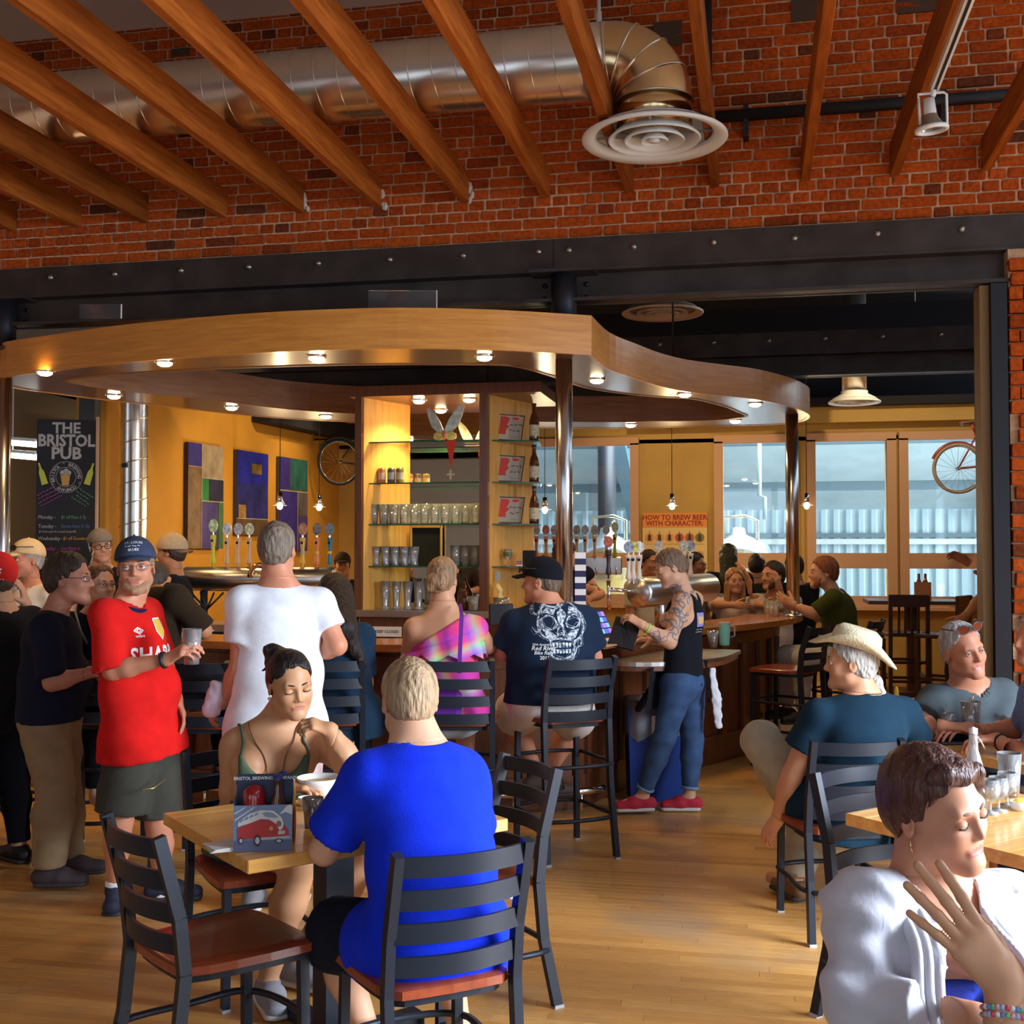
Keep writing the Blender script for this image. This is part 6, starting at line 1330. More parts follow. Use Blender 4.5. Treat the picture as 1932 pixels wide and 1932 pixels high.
o = p.glasses((.05, .03, .02), .003, .026, .017, mat('bronze_lens', (.25, .10, .03), .08, .5), dy=.116, dz=.068, name='sunglasses')
def smoke_mat():
    m, nt, b = _nt('smoke_print'); N = nt.nodes; Lk = nt.links; b.inputs['Base Color'].default_value = (.66, .72, .78, 1); b.inputs['Roughness'].default_value = .7
    g = N.new('ShaderNodeNewGeometry'); n = N.new('ShaderNodeTexNoise'); n.inputs['Scale'].default_value = 70; n.inputs['Detail'].default_value = 5; Lk.new(g.outputs['Position'], n.inputs[0]); r = N.new('ShaderNodeMapRange'); r.inputs[1].default_value = .38; r.inputs[2].default_value = .60; r.inputs[3].default_value = .15; Lk.new(n.outputs[0], r.inputs[0]); Lk.new(r.outputs[0], b.inputs['Alpha']); return m
def skull():
    L = []; rr = random.Random(4)
    def S2(pts, w):   # each line is three drifting wisps of smoke
        w0 = w if not hasattr(w, '__len__') else max(w)
        for k in range(6):
            q = [(x+rr.uniform(-.5, .5)*(.4+.5*k), y+rr.uniform(-.5, .5)*(.4+.5*k)) for x, y in pts]; c = catmull(q, 5); n = len(c)
            L.append(stroke2([tuple(z) for z in c], [max(.06, w0*(.50-.07*k)*(.15+.75*abs(math.sin(1.7+i*.45+k*2)))) for i in range(n)]))
    # cranium and cheeks drawn as smoke strokes; coordinates in hundredths of a metre
    ol = [(-9, 7), (-10, 2), (-8.5, -2), (-5.5, -4), (-4.5, -7.5)]; S2(ol, .9); S2([(9.5, 6), (10.5, 1), (9, -3), (6, -5), (6.5, -9), (4, -13), (-1, -15)], .9)
    S2([(-9, 7), (-7, 10), (-3, 9), (0, 11), (1, 15), (3, 17), (2, 20)], [.4]*5+[.9]*10+[1.6]*10+[.9]*6); S2([(0, 9), (3, 12), (6, 10), (9.5, 6)], .7); S2([(1, 13), (-1, 16), (0, 19)], .6)
    S2([(-8.5, 4), (-6, 6), (-2.5, 4.5), (-2, 1.5), (-5, .2), (-8, 1.5), (-8.5, 4)], .7); S2([(8.8, 4), (6.5, 6), (3, 4.8), (2.3, 1.8), (5, .5), (8, 1.5), (8.8, 4)], .7)
    S2([(-1.3, 0), (0, 3), (1.3, 0)], .7); S2([(-1.3, 0), (-1.6, -2.2), (0, -1.6), (1.6, -2.2), (1.3, 0)], .6); S2([(-8, 1), (-10.5, -1), (-12, 1)], .5); S2([(-10, 6), (-12, 8), (-11.5, 10)], .4)
    for pl_ in ([(-8.2, .4), (-5, -.4), (-2.2, -2.4), (-3, -4.4), (-6, -3.2)], [(8.4, .4), (5.2, -.4), (2.2, -2.4), (3, -4.6), (6.4, -3.4)], [(-1.2, 3.5), (0, 1.6), (1.4, 3.6), (2.6, 6.5), (.6, 9), (-1.6, 7)], [(-8.5, 6.5), (-6, 7), (-3, 6), (-2, 8.4), (-6, 9.2)], [(8.8, 6), (6, 7.2), (3.2, 6.4), (4, 9.5), (7, 9)]): L.append(poly2(pl_))
    for k in range(6): L.append(poly2([(-4+k*1.45, -5.3-.1*abs(k-2.5)), (-2.8+k*1.45, -5.3-.1*abs(k-2.5)), (-2.95+k*1.45, -7.6), (-3.85+k*1.45, -7.6)]))
    for k in range(6): L.append(poly2([(-3.6+k*1.35, -8.3), (-2.5+k*1.35, -8.3), (-2.6+k*1.35, -10), (-3.5+k*1.35, -10)]))
    S2([(-4.5, -4.6), (0, -3.6), (5, -4.8)], .8); S2([(-4.5, -7.5), (-4, -11), (0, -12.2), (4.5, -11), (5.5, -8)], .8); S2([(-5, -1.5), (-3, -3.2), (-1.8, -2.6)], .8); S2([(5.5, -1.5), (3, -3.2), (1.8, -2.6)], .8); S2([(7, -8), (9, -6), (8.5, -3)], .5)
    return [([(x*.0125, y*.0125) for x, y in v], f) for v, f in L]
bkn = -p.bf; U = nrm(np.cross(ZV, bkn)); c = PX(1058, 1188, D-.15)
o = wrap_print('skull_print', merge2(*skull()), smoke_mat(), c, U, ZV, sh, sh, .003, .02); o['kind'] = 'stuff'
wrap_print('shirt_lettering', merge2(shift2(text2d('35th Anniversary', .017, bold=.01, shear=.2), 0, .030), shift2(text2d('Red River', .032, bold=.015, shear=.25), 0, .010), shift2(text2d('Bike Rally', .026, bold=.012, shear=.25), 0, -.014), shift2(text2d('2016', .026, bold=.02), .005, -.040)), M_WPR, PX(1024, 1226, D-.15), U, ZV, sh, sh, .003, .02)
def on_skin(q, off=.004):
    h = bvh.find_nearest(Vector(q-rl)); return np.array(h[0])+np.array(h[1])*off+rl
# -- server with tattooed arms
D = 7.28
J = jt(D, head=(1264, 1072), neck=(1293, 1118), pelvis=(1287, 1285), shL=(1287, 1136, -.15), shR=(1310, 1132, .15), elL=(1264, 1212, -.19), wrL=(1210, 1178, -.22), elR=(1300, 1215, .20), wrR=(1232, 1208, .10), hipL=(1280, 1292, -.08), hipR=(1300, 1292, .09), knL=(1252, 1395, -.10), anL=(1214, 1496, -.02), toeL=(1172, 1520, -.04), knR=(1306, 1400, .10), anR=(1301, 1496, .06), toeR=(1268, 1518, .06))
p = Person('server in a black vest and jeans with tattooed arms at the station', J, rot_dir(-84)-.42*ZV, PALE, H=.225, female=True, vox=.012, hvox=.0045, body_face=rot_dir(-76), fat=1.06, bust=.75, head_up=ZV-.5*RV)
p.hand('L', PX(1190, 1166, D-.2)-J['wrL'], ZV-.6*F0, (.6,)*4); p.hand('R', -RV+.1*ZV, ZV, (.5,)*4); p.build_body(); p.eyes(0, brow=(.16, .10, .06))
def racer(Dd, X):
    q = X-J['neck']; lt = np.abs(q@p.lat); h = q@p.bu; b = q@p.bf
    return np.where(h > -.24, np.maximum(Dd, lt-(.085+.10*np.clip(-(h+.10)/.14, 0, 1)**2)), Dd)
MBK = cf('black_vest', (.012, .013, .018)); sh = p.shirt(MBK, .5, -.02, .012, noarm=True, post2=racer, amp=.004, neckcut=.02, name='vest', vox=.011)
tr = p.trousers(M_DENIM, 1.90, .006, name='jeans', amp=.004, vox=.011, freq=28)
def apron(Dd, X):
    return Dd
ap = [Seg(J['pelvis']+ZV*.085, J['pelvis']-ZV*.005, .150, .178, .03, p.lat, .78)]
V, Fq = mesh_sdf(ap, .010, noise=wrinkle(.003, 20, 9), post=lambda Dd, X: np.maximum(np.maximum(Dd, ((X-J['pelvis'])@ZV)-.125), -((X-J['pelvis'])@ZV)+.015)); apo = mesh_obj('apron', V, Fq, MBK, p.root, True, True)
a0 = J['pelvis']+p.bf*.165; MB().add([a0+p.lat*.16+ZV*.10, a0-p.lat*.16+ZV*.10, a0-p.lat*.15-ZV*.17+p.bf*.03, a0+p.lat*.15-ZV*.17+p.bf*.03], [(0, 1, 2, 3)]).build('apron_front', MBK, apo, True)
for k in range(3): MB().tube([PX(1328+k*3, 1245, D-.02), PX(1340-k*4, 1285, D-.05), PX(1335+k*2, 1325, D-.03)], .004, 5).build('apron_string', MBK, apo, True)
V, Fq = mesh_sdf([Seg(PX(1343, 1262, D-.03), PX(1352, 1320, D-.05), .022, .028, .01, RV, .45), Seg(PX(1352, 1320, D-.05), PX(1357, 1372, D-.05), .028, .022, .01, RV, .45)], .007, noise=wrinkle(.004, 70, 3)); mesh_obj('hand_towel', V, Fq, cf('white_towel', (.75, .75, .80)), p.root, True, True)
p.shoes(mat('red_canvas', (.48, .02, .045), .8), M_SOLE, low=.035)
for q in 'LR':
    an, to = J['an'+q], J['toe'+q]; d = nrm((to-an)*[1, 1, 0]); l_ = np.cross(ZV, d)
    for k in range(3): MB().tube([an+d*(.045+.02*k)+l_*.022-ZV*(.030+.012*k), an+d*(.05+.02*k)-ZV*(.022+.012*k), an+d*(.045+.02*k)-l_*.022-ZV*(.030+.012*k)], .004, 5).build('shoe_lace', M_WPR, p.root, True)
    e = J['kn'+q]+(an-J['kn'+q])*.90; MB().tube([e+(nrm(np.cross(nrm(an-J['kn'+q]), RV))*math.cos(a)+np.cross(nrm(an-J['kn'+q]), nrm(np.cross(nrm(an-J['kn'+q]), RV)))*math.sin(a))*.048 for a in np.linspace(0, 2*PI, 16, endpoint=False)], .011, 6, closed=True).build('jeans_cuff', mat('denim_cuff', (.16, .26, .40), .8), tr, True)
p.hair((.17, .10, .06), [(-.13, -.06), (-.05, -.06), (-.02, -.02), (.01, .01), (.035, .045), (.06, .06), (.09, .075)], .009, extra=[Ell(p.hp(0, -.10, .0), (.03, .03, .05), p.R, .02)])
MTAT = mat('tattoo_ink', (.16, .18, .22), .6)
def tattoo(px, py, sc, seed, do=-.2):
    rr = random.Random(seed); L = []
    for k in range(9):
        x, y = rr.uniform(-.025, .025), rr.uniform(-.03, .03); a = rr.uniform(0, 6.3); q = [(x+.012*i*math.cos(a+i*.5), y+.012*i*math.sin(a+i*.5)) for i in range(5)]; L.append(stroke2([tuple(z) for z in catmull(q, 3)], [.003+.003*abs(math.sin(i)) for i in range(13)]))
    wrap_print('tattoo', shift2(merge2(*L), 0, 0, 0, sc), MTAT, PX(px, py, D+do), RV, ZV, p.body, p.body, .0018, .01)
tattoo(1283, 1120, 1.1, 1); tattoo(1280, 1158, 1.25, 2); tattoo(1272, 1188, 1.2, 5); tattoo(1240, 1202, .9, 3); tattoo(1306, 1122, .8, 4)
wrap_print('vest_badge', poly2([(-.02, -.04), (.03, -.04), (.03, .045), (-.02, .045)]), mat('badge_violet', (.30, .25, .60), .6), PX(1325, 1172, D-.2), RV, ZV, sh, sh, .003, .012); wrap_print('badge_patch', poly2([(-.012, -.022), (.024, -.022), (.024, .022), (-.012, .022)]), mat('badge_orange', (.75, .45, .15), .6), PX(1325, 1172, D-.2), RV, ZV, sh, sh, .005, .012); wrap_print('vest_lettering', scribble2(.05, 2, .016, 4), M_WPR, PX(1324, 1192, D-.2), RV, ZV, sh, sh, .003, .012)
dW = nrm(J['wrL']-J['elL']); u_ = nrm(np.cross(dW, ZV)); w_ = np.cross(dW, u_); MB().tube([J['wrL']-dW*.045+(u_*math.cos(a)+w_*math.sin(a))*.031 for a in np.linspace(0, 2*PI, 18, endpoint=False)], .005, 6, closed=True).build('wristband', mat('lime_band', (.30, .80, .05), .5), p.root, True)
# -- woman in the green top
D = 4.52
J = jt(D, head=(548, 1290, -.05), neck=(512, 1375), pelvis=(500, 1555, .02), shR=(447, 1408, -.02), shL=(606, 1400, .06), elR=(440, 1492, -.05), wrR=(545, 1484, -.34), elL=(655, 1440, -.20), wrL=(622, 1378, -.22), knR=(520, 1640, -.42), knL=(618, 1610, -.30), anR=(590, 1760, -.50), toeR=(520, 1845, -.45), anL=(560, 1800, -.32), toeL=(610, 1850, -.40))
legs(J, rot_dir(33), 'chair')
J['anR'] = at_z(505, 1848, .09); J['toeR'] = at_z(515, 1890, .04); J['anL'] = at_z(560, 1810, .10); J['toeL'] = at_z(600, 1850, .04); J['knR'] = J['hipR']+nrm(rot_dir(40))*.43-ZV*.01; J['knL'] = J['hipL']+nrm(rot_dir(58))*.43-ZV*.01
p = Person('woman in a green strappy top sitting with her hand at her chin', J, rot_dir(30)-.22*ZV, OLIVE, H=.245, female=True, vox=.011, hvox=.0036, hand_vox=.0042, body_face=rot_dir(20), fat=1.22, bust=1.02, neck=.052, arm=1.22, jaw=1.12, head_up=ZV-.12*RV)
p.hand('L', PX(590, 1366, D-.24)-J['wrL'], -F0*.5+ZV*.9+.1*RV, (.65, .7, .75, .8), .05, (.4, .5), .92); p.hand('R', RV*.9-.3*F0, ZV, (.5,)*4); p.build_body(); p.eyes(0, brow=(.05, .03, .02))
MGR = cf('green_knit', (.075, .105, .065))
def scoop(Dd, X):
    q = X-J['neck']; lt = q@p.lat; h = q@p.bu; fr = q@p.bf
    up_ = -.158+.085*np.clip(np.abs(lt)/.115, 0, 1)**3
    up_ = np.where(fr < 0, -.16, up_); Dd = np.where(h > -.30, np.maximum(Dd, np.abs(lt)-(.128+.03*np.clip((-h-.15)/.12, 0, 1))), Dd); return np.maximum(Dd, h-up_)
tp = p.shirt(MGR, .5, -.10, .020, noarm=True, post2=scoop, amp=.002, extra=[Ell(p.ch+p.bf*.115-p.bu*.02, (.085, .055, .07), np.stack([p.lat, p.bf, p.bu], 1), .05)], name='strappy_top', vox=.009)
for q, s_ in (('L', 1), ('R', -1)):
    bvh = BVHTree.FromPolygons([tuple(v.co) for v in p.body.data.vertices], [tuple(f.vertices) for f in p.body.data.polygons]); rl = np.array(p.root.location)
    pts = [J['neck']+p.lat*s_*.115-p.bu*.15+p.bf*.165, J['neck']+p.lat*s_*.118-p.bu*.09+p.bf*.135, J['neck']+p.lat*s_*.118-p.bu*.02+p.bf*.075, J['neck']+p.lat*s_*.115+p.bu*.01, J['neck']+p.lat*s_*.10-p.bu*.10-p.bf*.11]; MB().tube([on_skin(q, .003) for q in catmull(pts, 5)], .006, 6).build('strap', MGR, tp, True)
p.trousers(cf('denim_shorts', (.05, .08, .14)), .45, .012, name='shorts'); p.shoes(mat('grey_trainer', (.25, .25, .27), .7), M_SOLE)
p.hair((.012, .008, .008), [(-.13, -.06), (-.05, -.055), (-.02, -.01), (.01, .015), (.04, .058), (.07, .075), (.09, .085)], .007, extra=[Ell(p.hp(-.0, -.122, .045), (.058, .052, .060), p.R, .02), Ell(p.hp(-.02, -.15, .085), (.035, .03, .03), p.R, .02), Seg(p.hp(-.03, -.13, .08), p.hp(-.05, -.14, .105), .015, .006, .01), Seg(p.hp(-.02, -.15, .03), p.hp(-.05, -.18, .0), .014, .004, .01)], bumpy=.0015, rough=.35)
MB().sphere(p.hp(-.079, -.005, -.046), .0075, 10).build('stud_earring', mat('pearl', (.85, .75, .55), .2), p.root, True)
nk = [J['neck']+p.lat*x-p.bu*y+p.bf*z for x, y, z in ((.085, -.02, .02), (.075, .03, .085), (.035, .10, .135), (.0, .15, .150), (-.035, .10, .135), (-.075, .03, .085), (-.085, -.02, .02))]
bvh = BVHTree.FromPolygons([tuple(v.co) for v in p.body.data.vertices], [tuple(f.vertices) for f in p.body.data.polygons]); rl = np.array(p.root.location)
neckl = [on_skin(q) for q in catmull(nk, 5)]; MB().tube(neckl, .0022, 5).build('necklace', mat('brown_cord', (.10, .05, .03), .6), p.root, True)
q = neckl[len(neckl)//2]; MB().box(q-ZV*.018+p.bf*.004, (.011, .006, .030), rz=YAW).build('pendant', mat('pewter', (.30, .30, .30), .4, .7), p.root, True)
MB().tube([J['wrR']-nrm(J['wrR']-J['elR'])*.03+(ZV*math.cos(a)+nrm(np.cross(ZV, J['wrR']-J['elR']))*math.sin(a))*.033 for a in np.linspace(0, 2*PI, 16, endpoint=False)], .005, 5, closed=True).build('hair_tie', M_STEELD, p.root, True)
MB().sphere(p.hp(-.012, .103, -.033), .002, 6).build('nose_stud', M_CHROME, p.root, True)
# -- man in the blue T-shirt, back to us
D = 3.36
J = jt(D, head=(772, 1322, .14), neck=(792, 1412, .06), pelvis=(826, 1755), shL=(694, 1470, .0), shR=(866, 1466, .12), elL=(612, 1604, .06), wrL=(640, 1520, .30), elR=(895, 1590, .28), wrR=(830, 1545, .48), knL=(622, 1762, .28), anL=(705, 2010, .28), toeL=(650, 2020, .42))
legs(J, rot_dir(204), 'chair'); J['anL'] = at_z(705, 1985, .09); J['toeL'] = J['anL']+rot_dir(200)*.15-ZV*.05; J['anR'] = at_z(868, 1950, .09); J['knR'] = J['hipR']+rot_dir(196)*.42+ZV*.02; J['toeR'] = J['anR']+rot_dir(200)*.15-ZV*.05
p = Person('man in a bright blue T-shirt seen from behind', J, rot_dir(196)-.25*ZV, PALE, H=.24, fat=1.02, vox=.012, hvox=.0045, body_face=rot_dir(202), neck=.063, arm=1.05, sw=.2)
stub_hands(p); p.build_body(); p.shirt(cf('royal_blue', (.008, .030, .60)), .78, -.12, .022, loose=.016, sl_r=.082, amp=.006, freq=13, vox=.010); p.trousers(cf('black_shorts', (.010, .012, .022)), .92, .014, name='shorts', flare=.03, amp=.004, top=.02); p.shoes(mat('black_trainer', (.02, .02, .02), .6), M_SOLE)
p.hair((.36, .235, .13), [(-.13, -.078), (-.06, -.07), (-.03, -.03), (0, .0), (.02, .005), (.035, .045), (.06, .062), (.09, .075)], .008, bumpy=.002, vox=.004)
# -- man in the sun hat
D = 5.15
J = jt(D, head=(1605, 1250, .02), neck=(1636, 1312), pelvis=(1605, 1545, -.02), shL=(1545, 1350, -.02), shR=(1704, 1348, .08), elL=(1494, 1462, .02), wrL=(1466, 1548, .10), elR=(1740, 1430, .22), wrR=(1690, 1410, .42), knL=(1436, 1398, .28), anL=(1512, 1530, .42), toeL=(1560, 1545, .46))
legs(J, rot_dir(185), 'chair'); J['knR'] = J['hipR']+rot_dir(200)*.42; J['anR'] = at_z(1500, 1660, .10); J['toeR'] = at_z(1455, 1655, .05)
p = Person('man in a straw coloured sun hat and dark blue T-shirt seen from behind', J, rot_dir(-108), (.60, .32, .21), H=.24, fat=1.12, vox=.012, hvox=.005, body_face=rot_dir(186), arm=1.1, sw=.2, head_up=ZV-.05*RV)
p.hand('L', PX(1450, 1572, D+.12)-J['wrL'], -RV-.5*F0, (.5,)*4); stub_hands(p, 'R'); p.build_body(); p.eyes(.15)
p.shirt(cf('slate_blue', (.010, .030, .052)), .55, -.10, .014, loose=.012, sl_r=.080, amp=.006, freq=13); p.trousers(cf('stone_cargo', (.36, .32, .23)), 1.95, .016, flare=.022, amp=.007); p.shoes(mat('tan_boot', (.16, .08, .035), .8), M_DKSOLE)
p.hair((.50, .47, .43), [(-.13, -.11), (-.05, -.10), (-.02, -.06), (.0, .0), (.025, .02), (.035, .045), (.06, .062), (.09, .075)], .008, extra=[Seg(PX(1652, 1285, D+.03), PX(1662, 1308, D), .030, .020, .02), Seg(PX(1662, 1308, D), PX(1655, 1314, D-.0), .022, .008, .01)])
MH = mat('straw_hat', (.66, .57, .36), .8, var=.12, scale=60, bump=.4, bscale=120); hx = p.hl; hc0 = p.hp(0, -.014, .058)
hu2 = nrm(p.hu-p.hf*.30); hf2 = nrm(p.hf-hu2*(p.hf@hu2)); Mh = Matrix((hx, hf2, hu2)).transposed()
V = []; n_ = 36
prof = [(.175, .0, 0), (.150, -.006, 0), (.115, .004, 0), (.096, .014, 1), (.094, .05, 1), (.088, .078, 1), (.066, .096, 1), (.03, .088, 1), (.0, .084, 1)]
for i in range(n_):
    a = 2*PI*i/n_; sd = abs(math.cos(a))**2.0
    for r, z, c_ in prof:
        zz = z+(sd*.075*max(0, (r-.10)/.075) if not c_ else 0)-(.03*max(0, (r-.10)/.075)*(1-sd) if not c_ else 0); rr = r*(1-.22*sd*max(0, (r-.10)/.075)) if not c_ else r
        V.append(hc0+hx*rr*.93*math.cos(a)+hf2*rr*1.12*math.sin(a)+hu2*zz)
m_ = len(prof); Fq = [(i*m_+k, ((i+1) % n_)*m_+k, ((i+1) % n_)*m_+k+1, i*m_+k+1) for i in range(n_) for k in range(m_-1)]
hat = mesh_obj('sun_hat', V, Fq, MH, p.root, True, True); so = hat.modifiers.new('thickness', 'SOLIDIFY'); so.thickness = .004
MB().tube([hc0+hx*.0905*math.cos(a)+hf2*.109*math.sin(a)+hu2*.018 for a in np.linspace(0, 2*PI, 30, endpoint=False)], .006, 6, closed=True).build('hat_cord', mat('olive_cord', (.10, .09, .05), .7), hat, True)
MB().sphere(PX(1631, 1201, D-.04), .005, 8).build('eyelet', M_STEELD, hat, True)
MB().tube([J['neck']+p.bu*.012+(p.lat*math.cos(a)*.073+p.bf*(math.sin(a)*.07+.01)) for a in np.linspace(0, 2*PI, 20, endpoint=False)], .003, 5, closed=True).build('cord_necklace', mat('brown_cord', (.10, .05, .03), .6), p.root, True)
# -- older man in grey
D = 5.75
J = jt(D, head=(1817, 1226, -.12), neck=(1830, 1290), pelvis=(1845, 1470, .05), shR=(1764, 1318, -.02), shL=(1892, 1308, .02), elR=(1734, 1366, -.16), wrR=(1778, 1370, -.42), elL=(1884, 1388, -.14), wrL=(1824, 1374, -.40)); legs(J, rot_dir(10), 'chair')
p = Person('grey haired man in a grey T-shirt with sunglasses pushed up', J, rot_dir(14)-.06*ZV, RUDDY, H=.262, fat=1.16, vox=.013, hvox=.0045, body_face=rot_dir(6), arm=1.1, jaw=1.1, head_up=ZV-.24*RV, neck=.062)
p.hand('R', RV*.9-.4*F0, ZV-.2*F0, (.3,)*4); p.hand('L', -RV*.9-.4*F0, ZV-.2*F0, (.4,)*4); p.build_body(); p.eyes(.26, (.12, .15, .18), (.25, .20, .16), .014); p.shirt(cf('grey_tee', (.085, .105, .115)), .78, -.10, .014, loose=.012, sl_r=.085, amp=.007, freq=13); p.trousers(cf('grey_shorts', (.12, .11, .09)), .92, name='shorts'); p.shoes(mat('grey_shoe', (.2, .2, .2), .7), M_SOLE)
p.hair((.42, .40, .38), [(-.13, -.07), (-.05, -.06), (-.02, -.01), (.02, .02), (.04, .06), (.06, .085), (.09, .10)], .006)
p.glasses((.10, .02, .01), .003, .027, .018, mat('amber_lens', (.16, .03, .01), .08), dy=.085, dz=.108, name='sunglasses'); MB().tube([PX(1838, 1308, D-.18), PX(1834, 1322, D-.2), PX(1828, 1316, D-.19)], .003, 5).build('hanging_spectacles', mat('brass_zip', (.6, .42, .15), .3, .8), p.root, True)
# -- man in the blue check shirt, cut by the frame
D = 5.1
J = jt(D, head=(1958, 1205, .1), neck=(1985, 1280, .05), pelvis=(2010, 1500, .05), shR=(1960, 1310, .12), shL=(2010, 1330, -.16), elR=(1935, 1372, .30), wrR=(1860, 1378, .36), elL=(1940, 1432, -.20), wrL=(1880, 1395, -.02)); legs(J, rot_dir(-75), 'chair')
p = Person('man in a blue checked shirt resting his arms on the far table', J, rot_dir(-78), RUDDY, H=.24, fat=1.15, vox=.015, hvox=.007, body_face=rot_dir(-78), arm=1.1); p.hand('L', -RV, ZV, (.5,)*4); p.hand('R', -RV, ZV, (.5,)*4); p.build_body(); p.shirt(mat('blue_check', (.13, .22, .45), .8, var=.35, scale=70), .85, -.1, .014, loose=.012); p.trousers(cf('grey_shorts', (.12, .11, .09)), .92, name='shorts'); p.shoes(mat('grey_shoe', (.2, .2, .2), .7), M_SOLE); p.hair((.42, .40, .38), SHORT, .006)
MB().tube([J['wrL']-nrm(J['wrL']-J['elL'])*.03+(ZV*math.cos(a)+nrm(np.cross(ZV, J['wrL']-J['elL']))*math.sin(a))*.032 for a in np.linspace(0, 2*PI, 16, endpoint=False)], .007, 6, closed=True).build('watch', M_STEELD, p.root, True)
# -- woman in the white cardigan, near us
D = 2.32
J = jt(D, head=(1765, 1524, -.02), neck=(1752, 1672, .02), pelvis=(1790, 2080, .05), shR=(1636, 1722, -.04), shL=(1898, 1705, .10), elR=(1618, 1888, -.12), wrR=(1838, 1922, -.28), elL=(1965, 1900, .02), wrL=(1880, 1960, -.22)); legs(J, rot_dir(25), 'chair'); 
p = Person('woman with short brown hair in a white cardigan and blue top', J, rot_dir(36)-.10*ZV, (.56, .28, .19), H=.232, female=True, vox=.010, hvox=.0030, hand_vox=.004, body_face=rot_dir(16), fat=1.12, bust=1.0, neck=.056, arm=1.06, jaw=1.10, head_up=ZV-.22*RV-.1*F0)
p.hand('R', RV*.95+.1*F0, ZV, (.4,)*4); p.hand('L', -RV*.8, ZV, (.4,)*4); p.build_body(); p.eyes(0, brow=(.26, .13, .09), browh=.017)
def scoop2(Dd, X):
    q = X-J['neck']; h = q@p.bu; fr = q@p.bf; return np.maximum(Dd, h+np.where(fr > 0, .155, .03))
p.shirt(cf('royal_top', (.012, .025, .20)), .5, -.12, .010, noarm=True, post2=scoop2, amp=.002, name='blue_top', vox=.010)
def opened(Dd, X):   # the cardigan hangs open at the front
    q = X-J['neck']; lt = q@p.lat; h = q@p.bu; fr = q@p.bf
    gap = .055+.075*np.clip((-h-.02)/.16, 0, 1)-.06*np.clip((-h-.22)/.2, 0, 1); return np.where(fr > .0, np.maximum(Dd, gap-np.abs(lt+.01)), Dd)
def drape(X):   # long soft folds down the front and slanting ones on the sleeves
    q = X-J['neck']; lt = q@p.lat; h = q@p.bu; fr = q@p.bf; w = np.clip(fr/.05, 0, 1); a = lt*75+2.5*np.sin(h*7+1)+h*9
    return (.0065*w*np.sin(a)*np.clip((-h-.0)/.12, .15, 1)+.005*(np.abs(lt) > .16)*np.sin(h*70+lt*45+2*np.sin(h*11))).astype(np.float32)
cd = p.shirt(mat('white_jersey_knit', (.54, .53, .58), .85, var=.05, scale=8, bump=.35, bscale=28, stretch=(1.0, 1.0, .18), sheen=.2), 1.55, -.12, .020, post2=opened, amp=.010, loose=.01, name='cardigan', vox=.007, sl_r=.068, neckcut=.012, freq=26, fold=drape)
for s_ in (1, -1):   # soft lapel folds
    for k in range(3):
        pts = [J['neck']+p.lat*s_*(.075+.016*k)-p.lat*.01+p.bu*(.012-.008*k)+p.bf*(.01+.004*k), J['neck']+p.lat*s_*(.095+.018*k)-p.bu*.07+p.bf*(.115-.004*k), J['neck']+p.lat*s_*(.135+.018*k)-p.bu*.17+p.bf*(.165-.006*k), J['neck']+p.lat*s_*(.115+.020*k)-p.bu*.30+p.bf*(.175-.006*k), J['neck']+p.lat*s_*(.10+.02*k)-p.bu*.42+p.bf*.16]
        MB().tube(catmull(pts, 5), [.012]*2+[.017-.002*k]*18+[.016], 8, flat=.7).build('lapel_fold', MATS['white_jersey_knit'], cd, True)
HB = (.085, .032, .022)
p.hair(HB, [(-.13, -.085), (-.06, -.075), (-.03, -.03), (-.005, -.005), (.02, .0), (.03, .045), (.05, .072), (.08, .082), (.1, .09)], .011, bumpy=.0018, vox=.0036, rough=.38, extra=[Seg(p.hp(-.03, .048, .098), p.hp(.045, .066, .080), .020, .014, .03), Seg(p.hp(.045, .066, .080), p.hp(.074, .046, .030), .014, .009, .02), Seg(p.hp(.01, .05, .098), p.hp(.062, .056, .050), .016, .009, .02), Seg(p.hp(-.05, .035, .085), p.hp(.0, .070, .080), .016, .012, .02), Seg(p.hp(.07, .04, .055), p.hp(.078, .03, .0), .012, .007, .02)])
bvh = BVHTree.FromPolygons([tuple(v.co) for v in p.body.data.vertices], [tuple(f.vertices) for f in p.body.data.polygons]); rl = np.array(p.root.location)
nk = [J['neck']+p.lat*x-p.bu*y+p.bf*z for x, y, z in ((.08, -.01, .03), (.06, .04, .095), (.03, .10, .14), (.01, .13, .150), (-.02, .10, .14), (-.06, .04, .095), (-.08, -.01, .03))]
neckl = [on_skin(q, .003) for q in catmull(nk, 5)]; MB().tube(neckl, .0012, 5).build('necklace', mat('gold_chain', (.75, .50, .25), .25, 1), p.root, True)
q = neckl[len(neckl)//2]
for dx in (-.009, .007): MB().tube([q+p.bf*.004-p.bu*.006+p.lat*(dx+.008*math.cos(a))+p.bu*.008*math.sin(a) for a in np.linspace(0, 2*PI, 14, endpoint=False)], .0016, 5, closed=True).build('pendant_ring', mat('gold_chain', (.75, .50, .25), .25, 1), p.root, True)
MB().tube([p.hp(-.079, -.006, -.040), p.hp(-.081, -.004, -.055), p.hp(-.080, -.002, -.066)], .0022, 5).build('drop_earring', mat('gold_chain', (.75, .50, .25), .25, 1), p.root, True)
